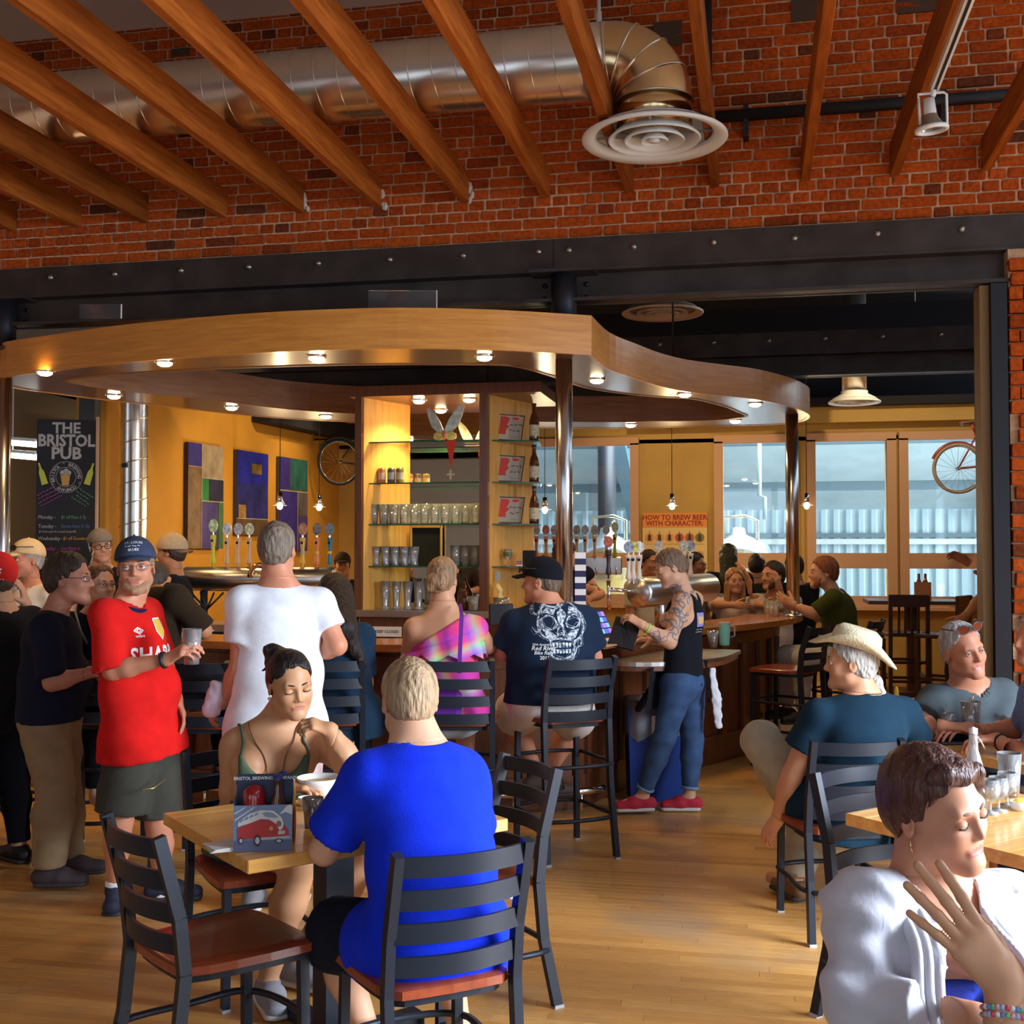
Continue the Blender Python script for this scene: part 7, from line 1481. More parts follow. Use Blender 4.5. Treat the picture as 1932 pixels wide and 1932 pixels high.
# -- raised hand of a guest beside us
D = 1.72
J = jt(D, wrL=(1896, 1858), elL=(1905, 2120, -.08)); 
b0 = PX(2330, 2050, 1.75); J['pelvis'] = np.array([b0[0], b0[1], .56]); J['neck'] = J['pelvis']+ZV*.56; J['head'] = J['neck']+ZV*.18+rot_dir(-60)*.03; F_ = rot_dir(-70); L_ = np.cross(ZV, F_); J['shL'] = J['neck']+L_*.17-ZV*.05; J['shR'] = J['neck']-L_*.17-ZV*.05
J['elR'] = J['shR']-ZV*.27; J['wrR'] = J['elR']+F_*.2; legs(J, F_, 'chair')
p = Person('guest raising a hand with a beaded bracelet beside the woman in white', J, rot_dir(-60), (.56, .31, .20), H=.228, female=True, vox=.012, hvox=.007, hand_vox=.0028, body_face=F_)
p.hand('L', PX(1822, 1766, D+.02)-J['wrL'], -F0+.25*RV-.1*ZV, (.10, .08, .10, .12), .15, (.5, .75), 1.0, 1.14, 1.32); p.build_body(); p.shirt(cf('pale_violet', (.40, .38, .55)), .9, -.1); p.trousers(cf('dark_jeans', (.012, .02, .04)), 1.95); p.shoes(M_STEELD, M_DKSOLE); p.hair((.08, .05, .03), LONGF, .012)
dW = nrm(J['wrL']-J['elL']); u_ = nrm(np.cross(dW, F0)); w_ = np.cross(dW, u_)
br = bpy.data.objects.new('bracelet', None); link(br, p.root)
bcols = [(.75, .08, .12), (.75, .72, .70), (.15, .25, .55), (.20, .45, .20), (.75, .35, .40), (.35, .45, .70)]
for k in range(30):
    a = 2*PI*k/30
    for r_ in (-.005, .005): MB().sphere(J['wrL']-dW*(.040+r_)+(u_*math.cos(a)*1.0+w_*math.sin(a)*.9)*.0325, .0045, 6).build('bead', mat('bead_%d' % ((k*7+int(r_ > 0)*3) % 6), bcols[(k*7+int(r_ > 0)*3) % 6], .4), br, True)
# -- guests round the far side of the bar
def guest(label, px, py, D, yaw, skin, shirt, hair, k=1.0, mode='stool', body=None, female=False, line=SHORT, vol=.010, eyes=True, extra=None, hands=True, torso=.52, fat=1.0, trs=(.015, .018, .03), sleeve=.7, **over):
    J = auto(px, py, D, yaw, k, mode, body=body, torso=torso, **over); q = Person(label, J, rot_dir(yaw), skin, H=.235*k, female=female, vox=.019, hvox=.0075, hand_vox=.007, body_face=rot_dir(body if body is not None else yaw), fat=fat)
    if hands: stub_hands(q)
    q.build_body()
    if eyes: q.eyes(.5, brow=tuple(c*.8 for c in hair))
    q.shirt(shirt, sleeve, -.08); q.trousers(cf('trs%.3f' % trs[0], trs), 1.95); q.hair(hair, line, vol, extra=[Seg(q.hp(*a), q.hp(*b), ra, rb, .03) for a, b, ra, rb in (extra or [])]); q.shoes(M_STEELD, M_DKSOLE); return q
guest('man in a pale shirt on the far side of the bar behind the server', 1226, 1062, 10.9, 30, TAN, cf('pale_shirt', (.62, .55, .42)), (.03, .015, .012), eyes=True)
q = guest('dark man with spectacles in a grey shirt by the brewing poster', 1312, 1066, 11.0, 55, BROWN, cf('grey_shirt', (.16, .14, .13)), (.015, .01, .01)); q.glasses((.05, .04, .04), .002)
guest('woman with very long dark hair standing with her back turned', 1374, 1050, 11.6, 170, TAN, cf('black_tee', (.012, .011, .012)), (.03, .025, .012), mode='stand', female=True, line=LONGF, vol=.016, eyes=False, extra=[((0, -.06, -.02), (.0, -.09, -.22), .09, .08), ((0, -.09, -.22), (.02, -.10, -.40), .08, .03)])
guest('blonde woman touching her forehead at the bar', 1386, 1096, 10.95, 5, LIGHT, cf('white_vest', (.60, .48, .40)), (.35, .17, .06), 1.0, female=True, line=LONGF, vol=.010, extra=[((.065, .0, -.03), (.075, .01, -.24), .035, .03), ((-.065, .0, -.03), (-.08, .02, -.26), .035, .03)], elL=(1425, 1128, -.10), wrL=(1408, 1086, -.16), elR=(1352, 1140, -.1), wrR=(1385, 1142, -.2), sleeve=.25)
q = guest('bearded man in a pale grey shirt with his hand at his chin', 1458, 1086, 10.75, -58, LIGHT, cf('pale_grey_shirt', (.50, .46, .42)), (.045, .025, .015), 1.1, body=-40, elL=(1478, 1140, -.1), wrL=(1470, 1108, -.14), elR=(1425, 1140, .1), wrR=(1440, 1142, -.1), sleeve=1.3)
V, Fq = mesh_sdf([Seg(q.hp(-.035, .05, -.085), q.hp(.035, .05, -.085), .027, .027, .02), Ell(q.hp(0, .07, -.1), (.03, .022, .025), q.R, .02), Seg(q.hp(.05, .03, -.05), q.hp(.03, .06, -.09), .02, .02, .02), Seg(q.hp(-.05, .03, -.05), q.hp(-.03, .06, -.09), .02, .02, .02)], .008); mesh_obj('beard', V, Fq, mat('dark_beard', (.06, .035, .02), .8), q.root, True, True)
guest('dark haired guest seen between the blonde woman and the bearded man', 1428, 1068, 11.8, 160, TAN, cf('dark_olive', (.03, .03, .02)), (.02, .012, .008), eyes=False, hands=False)
guest('guest in a black jacket behind the far steel pole', 1497, 1070, 11.3, 200, TAN, cf('black_jacket', (.010, .010, .012)), (.02, .012, .008), eyes=False, hands=False, fat=1.2)
q = guest('red haired man in an olive green T-shirt leaning on the bar', 1553, 1080, 9.5, -92, LIGHT, cf('olive_tee', (.055, .065, .012)), (.22, .07, .025), 1.08, body=-80, elL=(1532, 1158, -.16), wrL=(1496, 1140, -.10), elR=(1560, 1170, .2), wrR=(1500, 1146, .08), fat=1.2, sleeve=.85, trs=(.45, .42, .36), neck=(1578, 1122), shL=(1572, 1128, -.18), shR=(1580, 1126, .18), pelvis=(1590, 1235, .02))
V, Fq = mesh_sdf([Seg(q.hp(-.035, .05, -.085), q.hp(.035, .05, -.085), .026, .026, .02), Seg(q.hp(.05, .03, -.05), q.hp(.03, .06, -.09), .02, .02, .02)], .008); mesh_obj('beard', V, Fq, mat('red_beard', (.22, .08, .03), .8), q.root, True, True)
pr = J_ = q.J['pelvis']; seat(ST, pr[0], pr[1], 70, 'bar stool under the red haired man in the green shirt', 'stool')
guest('bartender in black reaching behind the corner pole', 1068, 1048, 9.3, 120, LIGHT, cf('black_vest', (.012, .013, .018)), (.05, .03, .02), mode='stand', body=70, eyes=False, elL=(1132, 1120, .1), wrL=(1108, 1132, -.05), elR=(1125, 1118, -.15), wrR=(1100, 1134, -.2), sleeve=.2, shR=(1105, 1085, -.15))
q = guest('bartender in a flat cap bending behind the left tap tower', 646, 1066, 11.6, 10, TAN, cf('dark_olive', (.03, .03, .02)), (.03, .02, .015), .95, mode='stand'); q.cap(cf('brown_cap', (.05, .03, .02)), 1, z0=.05)
q = guest('guest hidden behind the brick pier with one arm stretched out', 1915, 1045, 8.3, -80, TAN, cf('black_tee', (.012, .011, .012)), (.03, .02, .015), mode='stool', eyes=False, elR=(1852, 1076, .0), wrR=(1824, 1060, .0), elL=(1852, 1130, -.1), wrL=(1818, 1166, -.1), shR=(1890, 1072, .05), shL=(1885, 1110, -.1), sleeve=.3)
# ------------------------------------------------------------------ wall pieces
def downspot(loc, target, power, lab, size=.75, col=(1, .74, .42)):
    t = thing('ceiling_spot', lab, 'spotlight', loc, group=None); d = Vector(np.array(target)-np.array(loc)).normalized(); Mx = Vector((0, 0, -1)).rotation_difference(d).to_matrix()
    MB().lathe([(0, .07), (.035, .068), (.045, .03), (.05, -.06), (.045, -.06), (.04, .02)], (0, 0, 0), 16, Mx).build('spot_can', M_STEELD, t); MB().lathe([(.044, -.045), (0, -.047)], (0, 0, 0), 16, Mx).build('spot_lens', emis('spot_lens', (1, .8, .5), 6), t); MB().tube([(0, 0, .05), (0, 0, 4.70-loc[2])], .008, 6).build('stem', M_STEELD, t)
    l = bpy.data.lights.new('spot_beam', 'SPOT'); l.energy = power; l.color = col; l.spot_size = size*2; l.spot_blend = .6; l.shadow_soft_size = .04; o = bpy.data.objects.new('spot_beam', l); link(o, t); o.matrix_local = Matrix.Translation(d*.08) @ Vector((0, 0, -1)).rotation_difference(d).to_matrix().to_4x4()
downspot((-3.6, 11.6, 4.0), lw(2.6, 1.9), 100, 'black ceiling spotlight aimed at the paintings', .7); downspot((-4.0, 13.2, 4.0), lw(.8, 1.9), 75, 'black ceiling spotlight aimed at the bicycle wall', .7)
downspot((-.9, 12.8, 4.0), (-1.0, 15, 1.9), 62, 'black ceiling spotlight aimed at the brewing poster', .7); downspot((1.6, 12.4, 4.0), (1.7, 15, 1.9), 80, 'black ceiling spotlight aimed at the back windows', .8); downspot((-4.6, 9.9, 4.2), lw(4.6, 1.9), 36, 'black ceiling spotlight above the spiral duct', .7)
def painting(s0, s1, z0, z1, lab, shapes):
    a = lw(s0, z0, .0); t = thing('abstract_painting', lab, 'painting', a); off = .05; U = LD; w = s0-s1
    q = [lw(s0, 0, .01)[:2], lw(s1, 0, .01)[:2], lw(s1, 0, off)[:2], lw(s0, 0, off)[:2]]; MB().prism(q, z0, z1).build('canvas', mat('canvas_edge', (.06, .05, .05), .8), t, True)
    for k, (c, x0, x1, y0, y1, v) in enumerate(shapes):
        m = mat('oil_%.2f_%.2f_%.2f' % c, c, .5, var=v, scale=7, bump=.4, bscale=20); flat_print('paint_field', poly2([(x0*w, y0*(z1-z0)), (x1*w, y0*(z1-z0)), (x1*w, y1*(z1-z0)), (x0*w, y1*(z1-z0))]), m, lw(s0, z0, off), LD, ZV, t, .002+.0008*k)
def spx(px): return float(np.dot(np.array([LK[0], LK[1], 0])-at_plane(px, 950, LK, LN)*[1, 1, 0], LD))
GRY = (.30, .24, .17); IND = (.035, .025, .22); NAV = (.02, .02, .05)
painting(spx(346), spx(413), 1.65, 2.765, 'abstract painting with grey and indigo blocks nearest the spiral duct', [((.10, .08, .06), 0, 1, 0, 1, .3), (IND, 0, .37, .775, 1, .3), (GRY, .38, 1, .68, 1, .35), ((.18, .11, .06), 0, .36, .0, .77, .4), ((.02, .20, .05), .38, .57, .46, .67, .3), (NAV, .59, 1, .46, .67, .4), ((.06, .04, .20), .36, .84, 0, .45, .35), ((.05, .13, .05), .86, 1, 0, .45, .3), ((.45, .36, .22), .365, .378, 0, 1, .2), ((.45, .36, .22), .365, 1, .452, .46, .2), ((.45, .36, .22), 0, .365, .772, .78, .2), ((.45, .36, .22), .37, 1, .672, .68, .2)])
painting(spx(439), spx(498), 1.80, 2.765, 'abstract painting with a deep blue field above brown', [((.10, .06, .03), 0, 1, 0, .2, .5), ((.018, .022, .16), 0, 1, .2, 1, .5), ((.012, .018, .30), .0, 1, .62, 1, .35), ((.16, .10, .02), .45, .78, .74, .86, .5), ((.30, .18, .05), .05, .28, .20, .36, .6), ((.5, .42, .3), 0, 1, .195, .203, .2)])
painting(spx(520), spx(573), 1.62, 2.765, 'abstract painting with indigo and teal blocks by the pendants', [((.10, .08, .06), 0, 1, 0, 1, .3), (IND, 0, .36, .66, 1, .3), ((.02, .11, .10), .38, 1, .66, 1, .4), (IND, 0, .62, 0, .64, .4), ((.10, .09, .10), .65, 1, .40, .64, .3), ((.06, .04, .20), .65, 1, 0, .38, .3), ((.45, .36, .22), 0, 1, .64, .65, .2), ((.45, .36, .22), .625, .64, 0, .64, .2)])
# spiral duct column
c = at_plane(252, 950, LK+LN*.26, LN); t = thing('duct_column', 'upright spiral steel duct against the ochre wall', 'air duct', (c[0], c[1], 0)); spiral_duct(t, (c[0], c[1], 0), (c[0], c[1], 3.4), .125, 24, .19, .007); MB().box((c[0]-.02, c[1]-.13, 2.42), (.05, .02, .04)).build('bracket', M_STEELD, t, True)
# chalkboard
D = 9.7; s_ = D/F_PX; cb = PX(124, 950, D); t = thing('chalkboard_sign', 'tall black chalkboard headed THE BRISTOL PUB', 'sign', (cb[0], cb[1], 0))
bu_ = nrm(RV*.99+F0*.12); MBq = Matrix((bu_, np.cross(ZV, bu_), ZV)).transposed()
MB().box(cb+np.cross(ZV, bu_)*.015+ZV*-.05, (108*s_, .025, 340*s_), M=MBq).build('board', mat('chalkboard', (.010, .010, .012), .6, var=.3, scale=6), t, True); MB().box(cb+np.cross(ZV, bu_)*.015+bu_*56*s_, (.02, .035, 330*s_), M=MBq).build('frame_edge', M_TAN, t, True); MB().bar((cb[0], cb[1]+.05, 0), (cb[0], cb[1]+.05, 1.4), .05).build('post', M_DKW, t, True)
CHK = mat('chalk_white', (.42, .38, .34), .9); CHP = mat('chalk_pink', (.45, .06, .30), .9); CHG = mat('chalk_green', (.12, .30, .18), .9); CHY = mat('chalk_yellow', (.50, .50, .06), .9); CHO = mat('chalk_orange', (.55, .28, .08), .9)
def chalk(n, vf, m, dx, dy, rot=0): flat_print(n, shift2(vf, dx, dy, rot), m, cb, bu_*s_, ZV*s_, t)
chalk('chalk_heading', merge2(shift2(text2d('THE', 28, bold=.03), 0, 142), shift2(text2d('BRISTOL', 31, bold=.035, xs=.88), 0, 118), shift2(text2d('PUB', 31, bold=.035), 0, 94)), CHK, 0, 0)
rt = []
for i, ch in enumerate('BRISTOL * BREWING * COMPANY *'):
    a = PI/2+1.9-i*2*PI/29
    if ch != ' ': rt.append(shift2(text2d(ch, 9, bold=.02), 24*math.cos(a), 24*math.sin(a)-2+52, a-PI/2))
chalk('chalk_ring_text', merge2(*rt), CHK, 0, 0); chalk('chalk_ring', merge2(ring2(0, 50, 18, 18.8), ring2(0, 50, 29, 29.8)), CHK, 0, 0)
chalk('chalk_pint', poly2([(-7, 34), (5, 34), (8, 56), (-10, 56)]), CHO, 0, 0); chalk('chalk_foam', merge2(disc2(-6, 58, 5), disc2(0, 61, 5), disc2(5, 58, 4.5)), CHK, 0, 0)
for q in (1, -1): chalk('chalk_bottle', poly2([(-6, 0), (6, 0), (5, 24), (2, 31), (1.5, 42), (-1.5, 42), (-2, 31), (-5, 24)]), CHY, q*38, 36, -q*.28)
chalk('chalk_note', scribble2(44, 4, 7, 3), CHP, -32, 14, .5); chalk('chalk_note', scribble2(32, 4, 7, 5), CHG, 30, 12, -.6)
for y, a_, b_, m in ((-26, 'Monday -', '$1 off Pints 3-7p', CHG), (-43, 'Tuesday -', 'Karma Hour 6-10p', mat('chalk_blue', (.10, .16, .34), .9)), (-53, '', '$1 from each for a local nonprofit', CHK), (-66, 'Wednesday', '- $1 off Growlers 3-', CHO), (-85, 'Thursday -', 'Live Music 6-', CHP), (-104, 'Saturday', '- 12', CHG)):
    if a_: chalk('chalk_line', text2d(a_, 10, 'LEFT', shear=.15, xs=.85), CHK if m is not CHP else CHP, -50, y)
    chalk('chalk_line', text2d(b_, 9 if a_ else 6.5, 'LEFT', shear=.15, xs=.75), m, -8 if a_ else -48, y)
for y in (835, 859):
    a = PX(24, y, 11.3); b = PX(72, y+4, 10.9); t = thing('tube_light', 'white fluorescent tube seen left of the chalkboard, the %s one' % ('upper' if y == 835 else 'lower'), 'lamp', (a+b)/2); MB().bar(a, b, .05, .055).build('tube', emis('fluorescent', (1, .98, .95), 5), t, True); MB().bar(a+ZV*.04, b+ZV*.04, .08, .03).build('tube_housing', M_WHITE, t, True); MB().tube([a+ZV*.05, [a[0], a[1], 4.7]], .006, 6).build('hanger_rod', M_WHITE, t, True)
# bicycles
def bicycle(label, O, U, V, r, full=True, flip=1, fcol=(.03, .03, .03), tyre=(.02, .02, .02), wall=True):
    """side view drawn in the plane O + U x + V y; rear wheel hub at the origin"""
    t = thing('bicycle', label, 'bicycle', O); O = np.array(O); N_ = nrm(np.cross(U, V)); P = lambda x, y, z=0: O+U*x*r/.33+V*y*r/.33+N_*z
    mf = mat('bike_paint_%.2f' % fcol[0], fcol, .35, .2); mt = mat('tyre_%.2f' % tyre[0], tyre, .7)
    def wheel(cx, cy, n):
        w = MB().tube([P(cx+.325*math.cos(a), cy+.325*math.sin(a)) for a in np.linspace(0, 2*PI, 40, endpoint=False)], .018, 8, closed=True).build(n, mt, t, True)
        MB().tube([P(cx+.303*math.cos(a), cy+.303*math.sin(a)) for a in np.linspace(0, 2*PI, 40, endpoint=False)], .009, 6, closed=True).build('rim', M_CHROME, w, True); mb = MB()
        for k in range(18): a = 2*PI*k/18; mb.tube([P(cx+.02*math.cos(a+1.2), cy+.02*math.sin(a+1.2), .02*(-1)**k), P(cx+.30*math.cos(a), cy+.30*math.sin(a))], .0022, 4)
        props(mb.build('spokes', M_CHROME, w, True), kind='stuff'); MB().tube([P(cx, cy, -.05), P(cx, cy, .05)], .02, 10).build('hub', M_CHROME, w, True)
    wheel(0, 0, 'rear_wheel')
    MB().tube([P(.362*math.cos(a), .362*math.sin(a)) for a in np.linspace(.1, 2.6, 18)], .016, 6, flat=.5).build('mudguard', mf, t, True)
    bb_, st_, hd, sd = (.44, -.03), (.30, .44), (.88, .46), (.27, .58)
    for a, b, rr in ((bb_, st_, .016), (bb_, (0, 0), .012), ((0, 0), (.31, .40), .010), (st_, hd, .016), (bb_, (.90, .38), .018), (st_, sd, .013)): MB().tube([P(*a), P(*b)], rr, 8).build('frame_tube', mf, t, True)
    V2, F2 = mesh_sdf([Seg(P(.15, .60), P(.40, .60), .06, .022, .02, N_, .4)], .012); mesh_obj('saddle', V2, F2, mat('saddle_leather', (.16, .08, .04), .5), t, True, True)
    MB().tube([P(.44, -.03, -.03), P(.44, -.03, .03)], .075, 16).build('chain_ring', M_CHROME, t, True); MB().bar(P(.44, -.03, .04), P(.52, -.16, .04), .015).build('crank', M_CHROME, t, True)
    if full:
        wheel(1.04, 0, 'front_wheel'); MB().tube([P(1.04, 0), P(.96, .18), P(.88, .46), P(.85, .62)], .014, 8).build('fork', mf, t, True)
        MB().tube([P(.85, .62), P(.83, .70, .05), P(.72, .74, .22), P(.62, .66, .26)], .011, 8).tube([P(.85, .62), P(.83, .70, -.05), P(.72, .74, -.22), P(.62, .66, -.26)], .011, 8).build('handlebar', M_CHROME, t, True)
        for z in (.26, -.26): MB().tube([P(.62, .66, z), P(.52, .60, z)], .016, 8).build('grip', mat('red_grip', (.35, .03, .02), .6), t, True)
    return t, P
c = at_plane(640, 872, LK+LN*.35, LN); t, P_b = bicycle('dark bicycle hung on the ochre wall, half hidden by the shelf unit', c, nrm(LD*.75+LN*.65), ZV, .29, True); MB().tube([c+ZV*.3-LN*.35, c+ZV*.3], .012, 6).build('wall_hook', M_STEELD, t, True)
c = PX(1808, 884, 13.0); UB = nrm(RV*.93-F0*.1+.36*ZV*0+.15*ZV); t, P_b = bicycle('red bicycle hung above the high table by the pier', c, UB, nrm(ZV-UB*(ZV@UB)), .27, True, fcol=(.28, .035, .025), tyre=(.30, .22, .14)); MB().tube([P_b(.3, .44), P_b(.3, .44)+ZV*(4.7-P_b(.3, .44)[2])], .004, 5).build('hanging_wire', M_STEELD, t, True); MB().tube([P_b(.88, .46), P_b(.88, .46)+ZV*(4.7-P_b(.88, .46)[2])], .004, 5).build('hanging_wire', M_STEELD, t, True)
# pendants
def pendant(px, py, D, lab):
    c = PX(px, py, D); t = thing('pendant_lamp', lab, 'lamp', c, group=None); k = 1.0
    MB().tube([(0, 0, .10), (0, 0, 4.7-c[2])], .004, 6).build('cord', M_STEELD, t); MB().lathe([(0, .125), (.022, .12), (.026, .07), (.030, .04), (.026, .03)], (0, 0, 0), 16).build('cap', M_CHROME, t)
    for z, r in ((.032, .038), (.016, .046), (0.0, .068)): MB().lathe([(.02, z+.006), (r, z-.004), (r, z-.008), (.02, z)], (0, 0, 0), 20).build('glass_ring', glass('ring_glass', (1, .95, .85), .05, .25, milk=.3), t)
    MB().sphere((0, 0, -.012), (.030, .030, .036), 14).build('bulb', emis('pendant_bulb', (1, .82, .55), 22), t)
    l = bpy.data.lights.new('pendant_glow', 'POINT'); l.energy = 16; l.color = (1, .72, .38); l.shadow_soft_size = .04; o = bpy.data.objects.new('pendant_glow', l); link(o, t); o.location = (0, 0, -.07)
pendant(528, 952, 11.6, 'small pendant lamp in front of the indigo painting'); pendant(602, 955, 12.6, 'small pendant lamp beside the hanging bicycle'); pendant(1028, 960, 12.2, 'small pendant lamp right of the shelf unit bottles'); pendant(1268, 953, 12.4, 'small pendant lamp above the brewing poster'); pendant(1522, 952, 12.4, 'small pendant lamp right of the far steel pole')
# poster
yP = 14.93; a, b, c = at_y(1212, 968, yP), at_y(1334, 966, yP), at_y(1212, 1105, yP); w_ = b[0]-a[0]; h_ = a[2]-c[2]; t = thing('brewing_poster', 'poster reading HOW TO BREW BEER WITH CHARACTER', 'poster', ((a[0]+b[0])/2, yP, c[2]))
O = np.array([a[0], yP, c[2]]); MB().box((a[0]+w_/2, yP+.012, c[2]+h_/2), (w_, .02, h_)).build('poster_board', mat('poster_cream', (.72, .52, .20), .6), t, True); X_ = (1, 0, 0)
fp = lambda n, vf, c_, o=.002: flat_print(n, vf, mat('ink_%.2f_%.2f_%.2f' % c_, c_, .6), O, X_, ZV, t, o)
fp('poster_header', poly2([(0, h_*.80), (w_, h_*.80), (w_, h_), (0, h_)]), (.75, .26, .05)); fp('poster_title', merge2(shift2(text2d('HOW TO BREW BEER', .088, bold=.03, xs=.95), w_/2, h_*.935), shift2(text2d('WITH CHARACTER:', .085, bold=.03, xs=.95), w_/2, h_*.855)), (.28, .03, .015), .004)
for k, c_ in enumerate(((.75, .28, .06), (.75, .34, .08), (.75, .32, .10), (.60, .07, .04), (.45, .12, .05), (.20, .16, .04))):
    x = w_*(.11+.155*k); fp('poster_icon', disc2(x, h_*.66, .058), c_, .003); fp('icon_figure', merge2(poly2([(x-.025, h_*.62), (x+.025, h_*.62), (x+.018, h_*.70), (x-.018, h_*.70)]), stroke2([(x, h_*.62), (x, h_*.75)], .008)), (.10, .07, .05), .005)
fp('poster_rule', merge2(*[poly2([(w_*.05, h_*y), (w_*.95, h_*y), (w_*.95, h_*y+.006), (w_*.05, h_*y+.006)]) for y in (.57, .30, .12)]), (.4, .25, .1), .003)
for k in range(6): x = w_*(.11+.155*k); fp('poster_icon', disc2(x, h_*.42, .055), ((.3, .4, .2), (.6, .3, .1))[k % 2], .003)
# acrylic sheets above the canopy
for px0, px1, y0, lab in ((695, 824, 548, 'clear acrylic sheet standing on the canopy below the beam'), (150, 229, 574, 'clear acrylic sheet standing on the left end of the canopy')):
    d_ = 7.0; a = PX(px0, y0, d_); b = PX(px1, y0, d_); t = thing('acrylic_sheet', lab, 'panel', ((a[0]+b[0])/2, (a[1]+b[1])/2, 3.03)); MB().prism([a[:2], b[:2], b[:2]+F0[:2]*.006, a[:2]+F0[:2]*.006], 3.03, a[2]).build('sheet', glass('acrylic', (.92, .95, 1), .05, .06, milk=.03), t, True); MB().bar([b[0], b[1], 3.03], b, .006).build('bright_edge', M_WHITE, t, True)
# carved wooden boards on the column
def plank_sign(px, y0, y1, w, lab, lines):
    d_ = 6.75; a = PX(px, y0, d_); b = PX(px, y1, d_); t = thing('wooden_menu_board', lab, 'sign', b); n_ = 9; L_ = []; R_2 = []
    for k in range(n_+1): z = b[2]+(a[2]-b[2])*k/n_; dx = .008*math.sin(k*1.1); L_.append((-w/2+dx, z)); R_2.append((w/2+dx*.6, z))
    MB().prism(L_+R_2[::-1], -.011, .011, Matrix.Rotation(YAW, 3, 'Z') @ Rx, (a[0], a[1], 0)).build('board', wood('pale_plank', (.50, .30, .14), (.64, .42, .22), .6, 4, (8, 8, .8)), t, True)
    MB().sphere(PX(px, y0+14, d_-.014), .010, 8).build('peg', M_STEELD, t, True); flat_print('carved_lettering', shift2(scribble2(.03, lines, .03, lines), 0, -.12-.015*lines), mat('carved_brown', (.20, .09, .04), .8), PX(px, y0, d_-.013), RV, ZV, t)
plank_sign(1877, 868, 1012, .055, 'upper carved wooden board on the end column', 5); plank_sign(1880, 1018, 1160, .055, 'lower carved wooden board with lettering on the end column', 9)
# ------------------------------------------------------------------ floor standing things
c = at_z(1232, 1512, 0); t = thing('recycling_bin', 'blue plastic bin with a bag liner under the server shelf', 'bin', (c[0]+.02, c[1]+.12, 0), YAW)
MBL = mat('blue_bin', (.006, .035, .21), .5); MB().add([(-.19, -.14, 0), (.19, -.14, 0), (.19, .14, 0), (-.19, .14, 0), (-.21, -.16, .62), (.21, -.16, .62), (.21, .16, .62), (-.21, .16, .62)], [(3, 2, 1, 0), (0, 1, 5, 4), (1, 2, 6, 5), (2, 3, 7, 6), (3, 0, 4, 7)]).build('bin_body', MBL, t)
V = []; n_ = 32
for i in range(n_):
    a = 2*PI*i/n_; sqr = lambda v: math.copysign(min(abs(v)*1.25, 1), v); x, y = sqr(math.cos(a)), sqr(math.sin(a)); wv = 1+.03*math.sin(i*2.3)
    V += [(x*.205*wv, y*.155*wv, .66), (x*.222*wv, y*.172*wv, .64), (x*.220*wv, y*.170*wv, .42+.03*math.sin(i*1.7))]
mesh_obj('bag_liner', V, [(3*i+q, 3*i+q+1, 3*((i+1) % n_)+q+1, 3*((i+1) % n_)+q) for i in range(n_) for q in range(2)], glass('bag_plastic', (.55, .62, .75), .25, .12, milk=.12), t, False, True); MB().box((-.02, -.178, .50), (.075, .003, .13)).build('bin_label', mat('white_plate', (.8, .76, .72), .4), t); flat_print('label_print', disc2(0, 0, .02, 14, .010), mat('flag_red', (.6, .05, .04), .5), (-.02, -.1805, .55), (1, 0, 0), (0, 0, 1), t, .001, False)
t = thing('paper_box', 'small white paper towel box under the steel shelf', 'box', PX(1227, 1340, 7.75)); MB().box((0, 0, .06), (.10, .08, .12), rz=YAW).build('box', mat('white_card', (.8, .78, .75), .6), t); MB().box((0, .0, -.012), (.14, .12, .02), rz=YAW).build('bracket_shelf', M_STEELD, t)
# ------------------------------------------------------------------ on the bar
def on_bar(px, py, z=1.071): return at_z(px, py, z)
p_ = PX(362, 1212, 5.35-.24); t = thing('pint_glass', 'half drunk pint in the hand of the man in red', 'glass', p_-ZV*.095); MB().lathe(PINT, (0, 0, 0), 16).build('glass_wall', M_GLASS, t); MB().lathe([(0, .008), (.031, .01), (.036, .075), (0, .075)], (0, 0, 0), 16).build('beer', mat('beer_amber', (.45, .16, .02), .1), t)
t = thing('tumbler', 'mint green insulated tumbler on the steel shelf', 'tumbler', at_z(1367, 1218, .951)); MB().lathe([(0, 0), (.032, .001), (.036, .015), (.043, .15), (.043, .155), (0, .156)], (0, 0, 0), 20).build('tumbler_body', mat('mint_enamel', (.22, .58, .50), .35), t); MB().lathe([(.0435, .153), (.0435, .168), (.03, .172), (0, .172)], (0, 0, 0), 20).build('lid', mat('clear_lid', (.35, .33, .33), .2), t); MB().tube([(.043, 0, .14), (.072, 0, .135), (.072, 0, .07), (.043, 0, .06)], .006, 6).build('handle', mat('clear_lid', (.35, .33, .33), .2), t)
for px, py, lab in ((1345, 1222, 'clear plastic cup with an iced drink beside the tumbler'), (1337, 1205, 'stacked clear plastic cups behind the tumbler')):
    t = thing('plastic_cup', lab, 'cup', at_z(px, py, .951)); MB().lathe([(0, 0), (.028, .001), (.042, .12), (.0405, .12), (.026, .004)], (0, 0, 0), 16).build('cup_wall', M_GLASS, t); MB().lathe([(0, .004), (.027, .005), (.036, .075), (0, .075)], (0, 0, 0), 16).build('drink', mat('cola', (.15, .06, .02), .1), t)
def beer_glass(p, lab, fill=(.55, .26, .03), lvl=.6, sc=1.0):
    t = thing('beer_glass', lab, 'glass', p); MB().lathe([(r*sc, z*sc) for r, z in PINT], (0, 0, 0), 16).build('glass_wall', M_GLASS, t)
    if fill: MB().lathe([(0, .008*sc), (.031*sc, .01*sc), ((.032+.011*lvl)*sc, .15*lvl*sc), (0, .15*lvl*sc)], (0, 0, 0), 16).build('beer', mat('beer_%.2f' % fill[0], fill, .1), t)
    return t
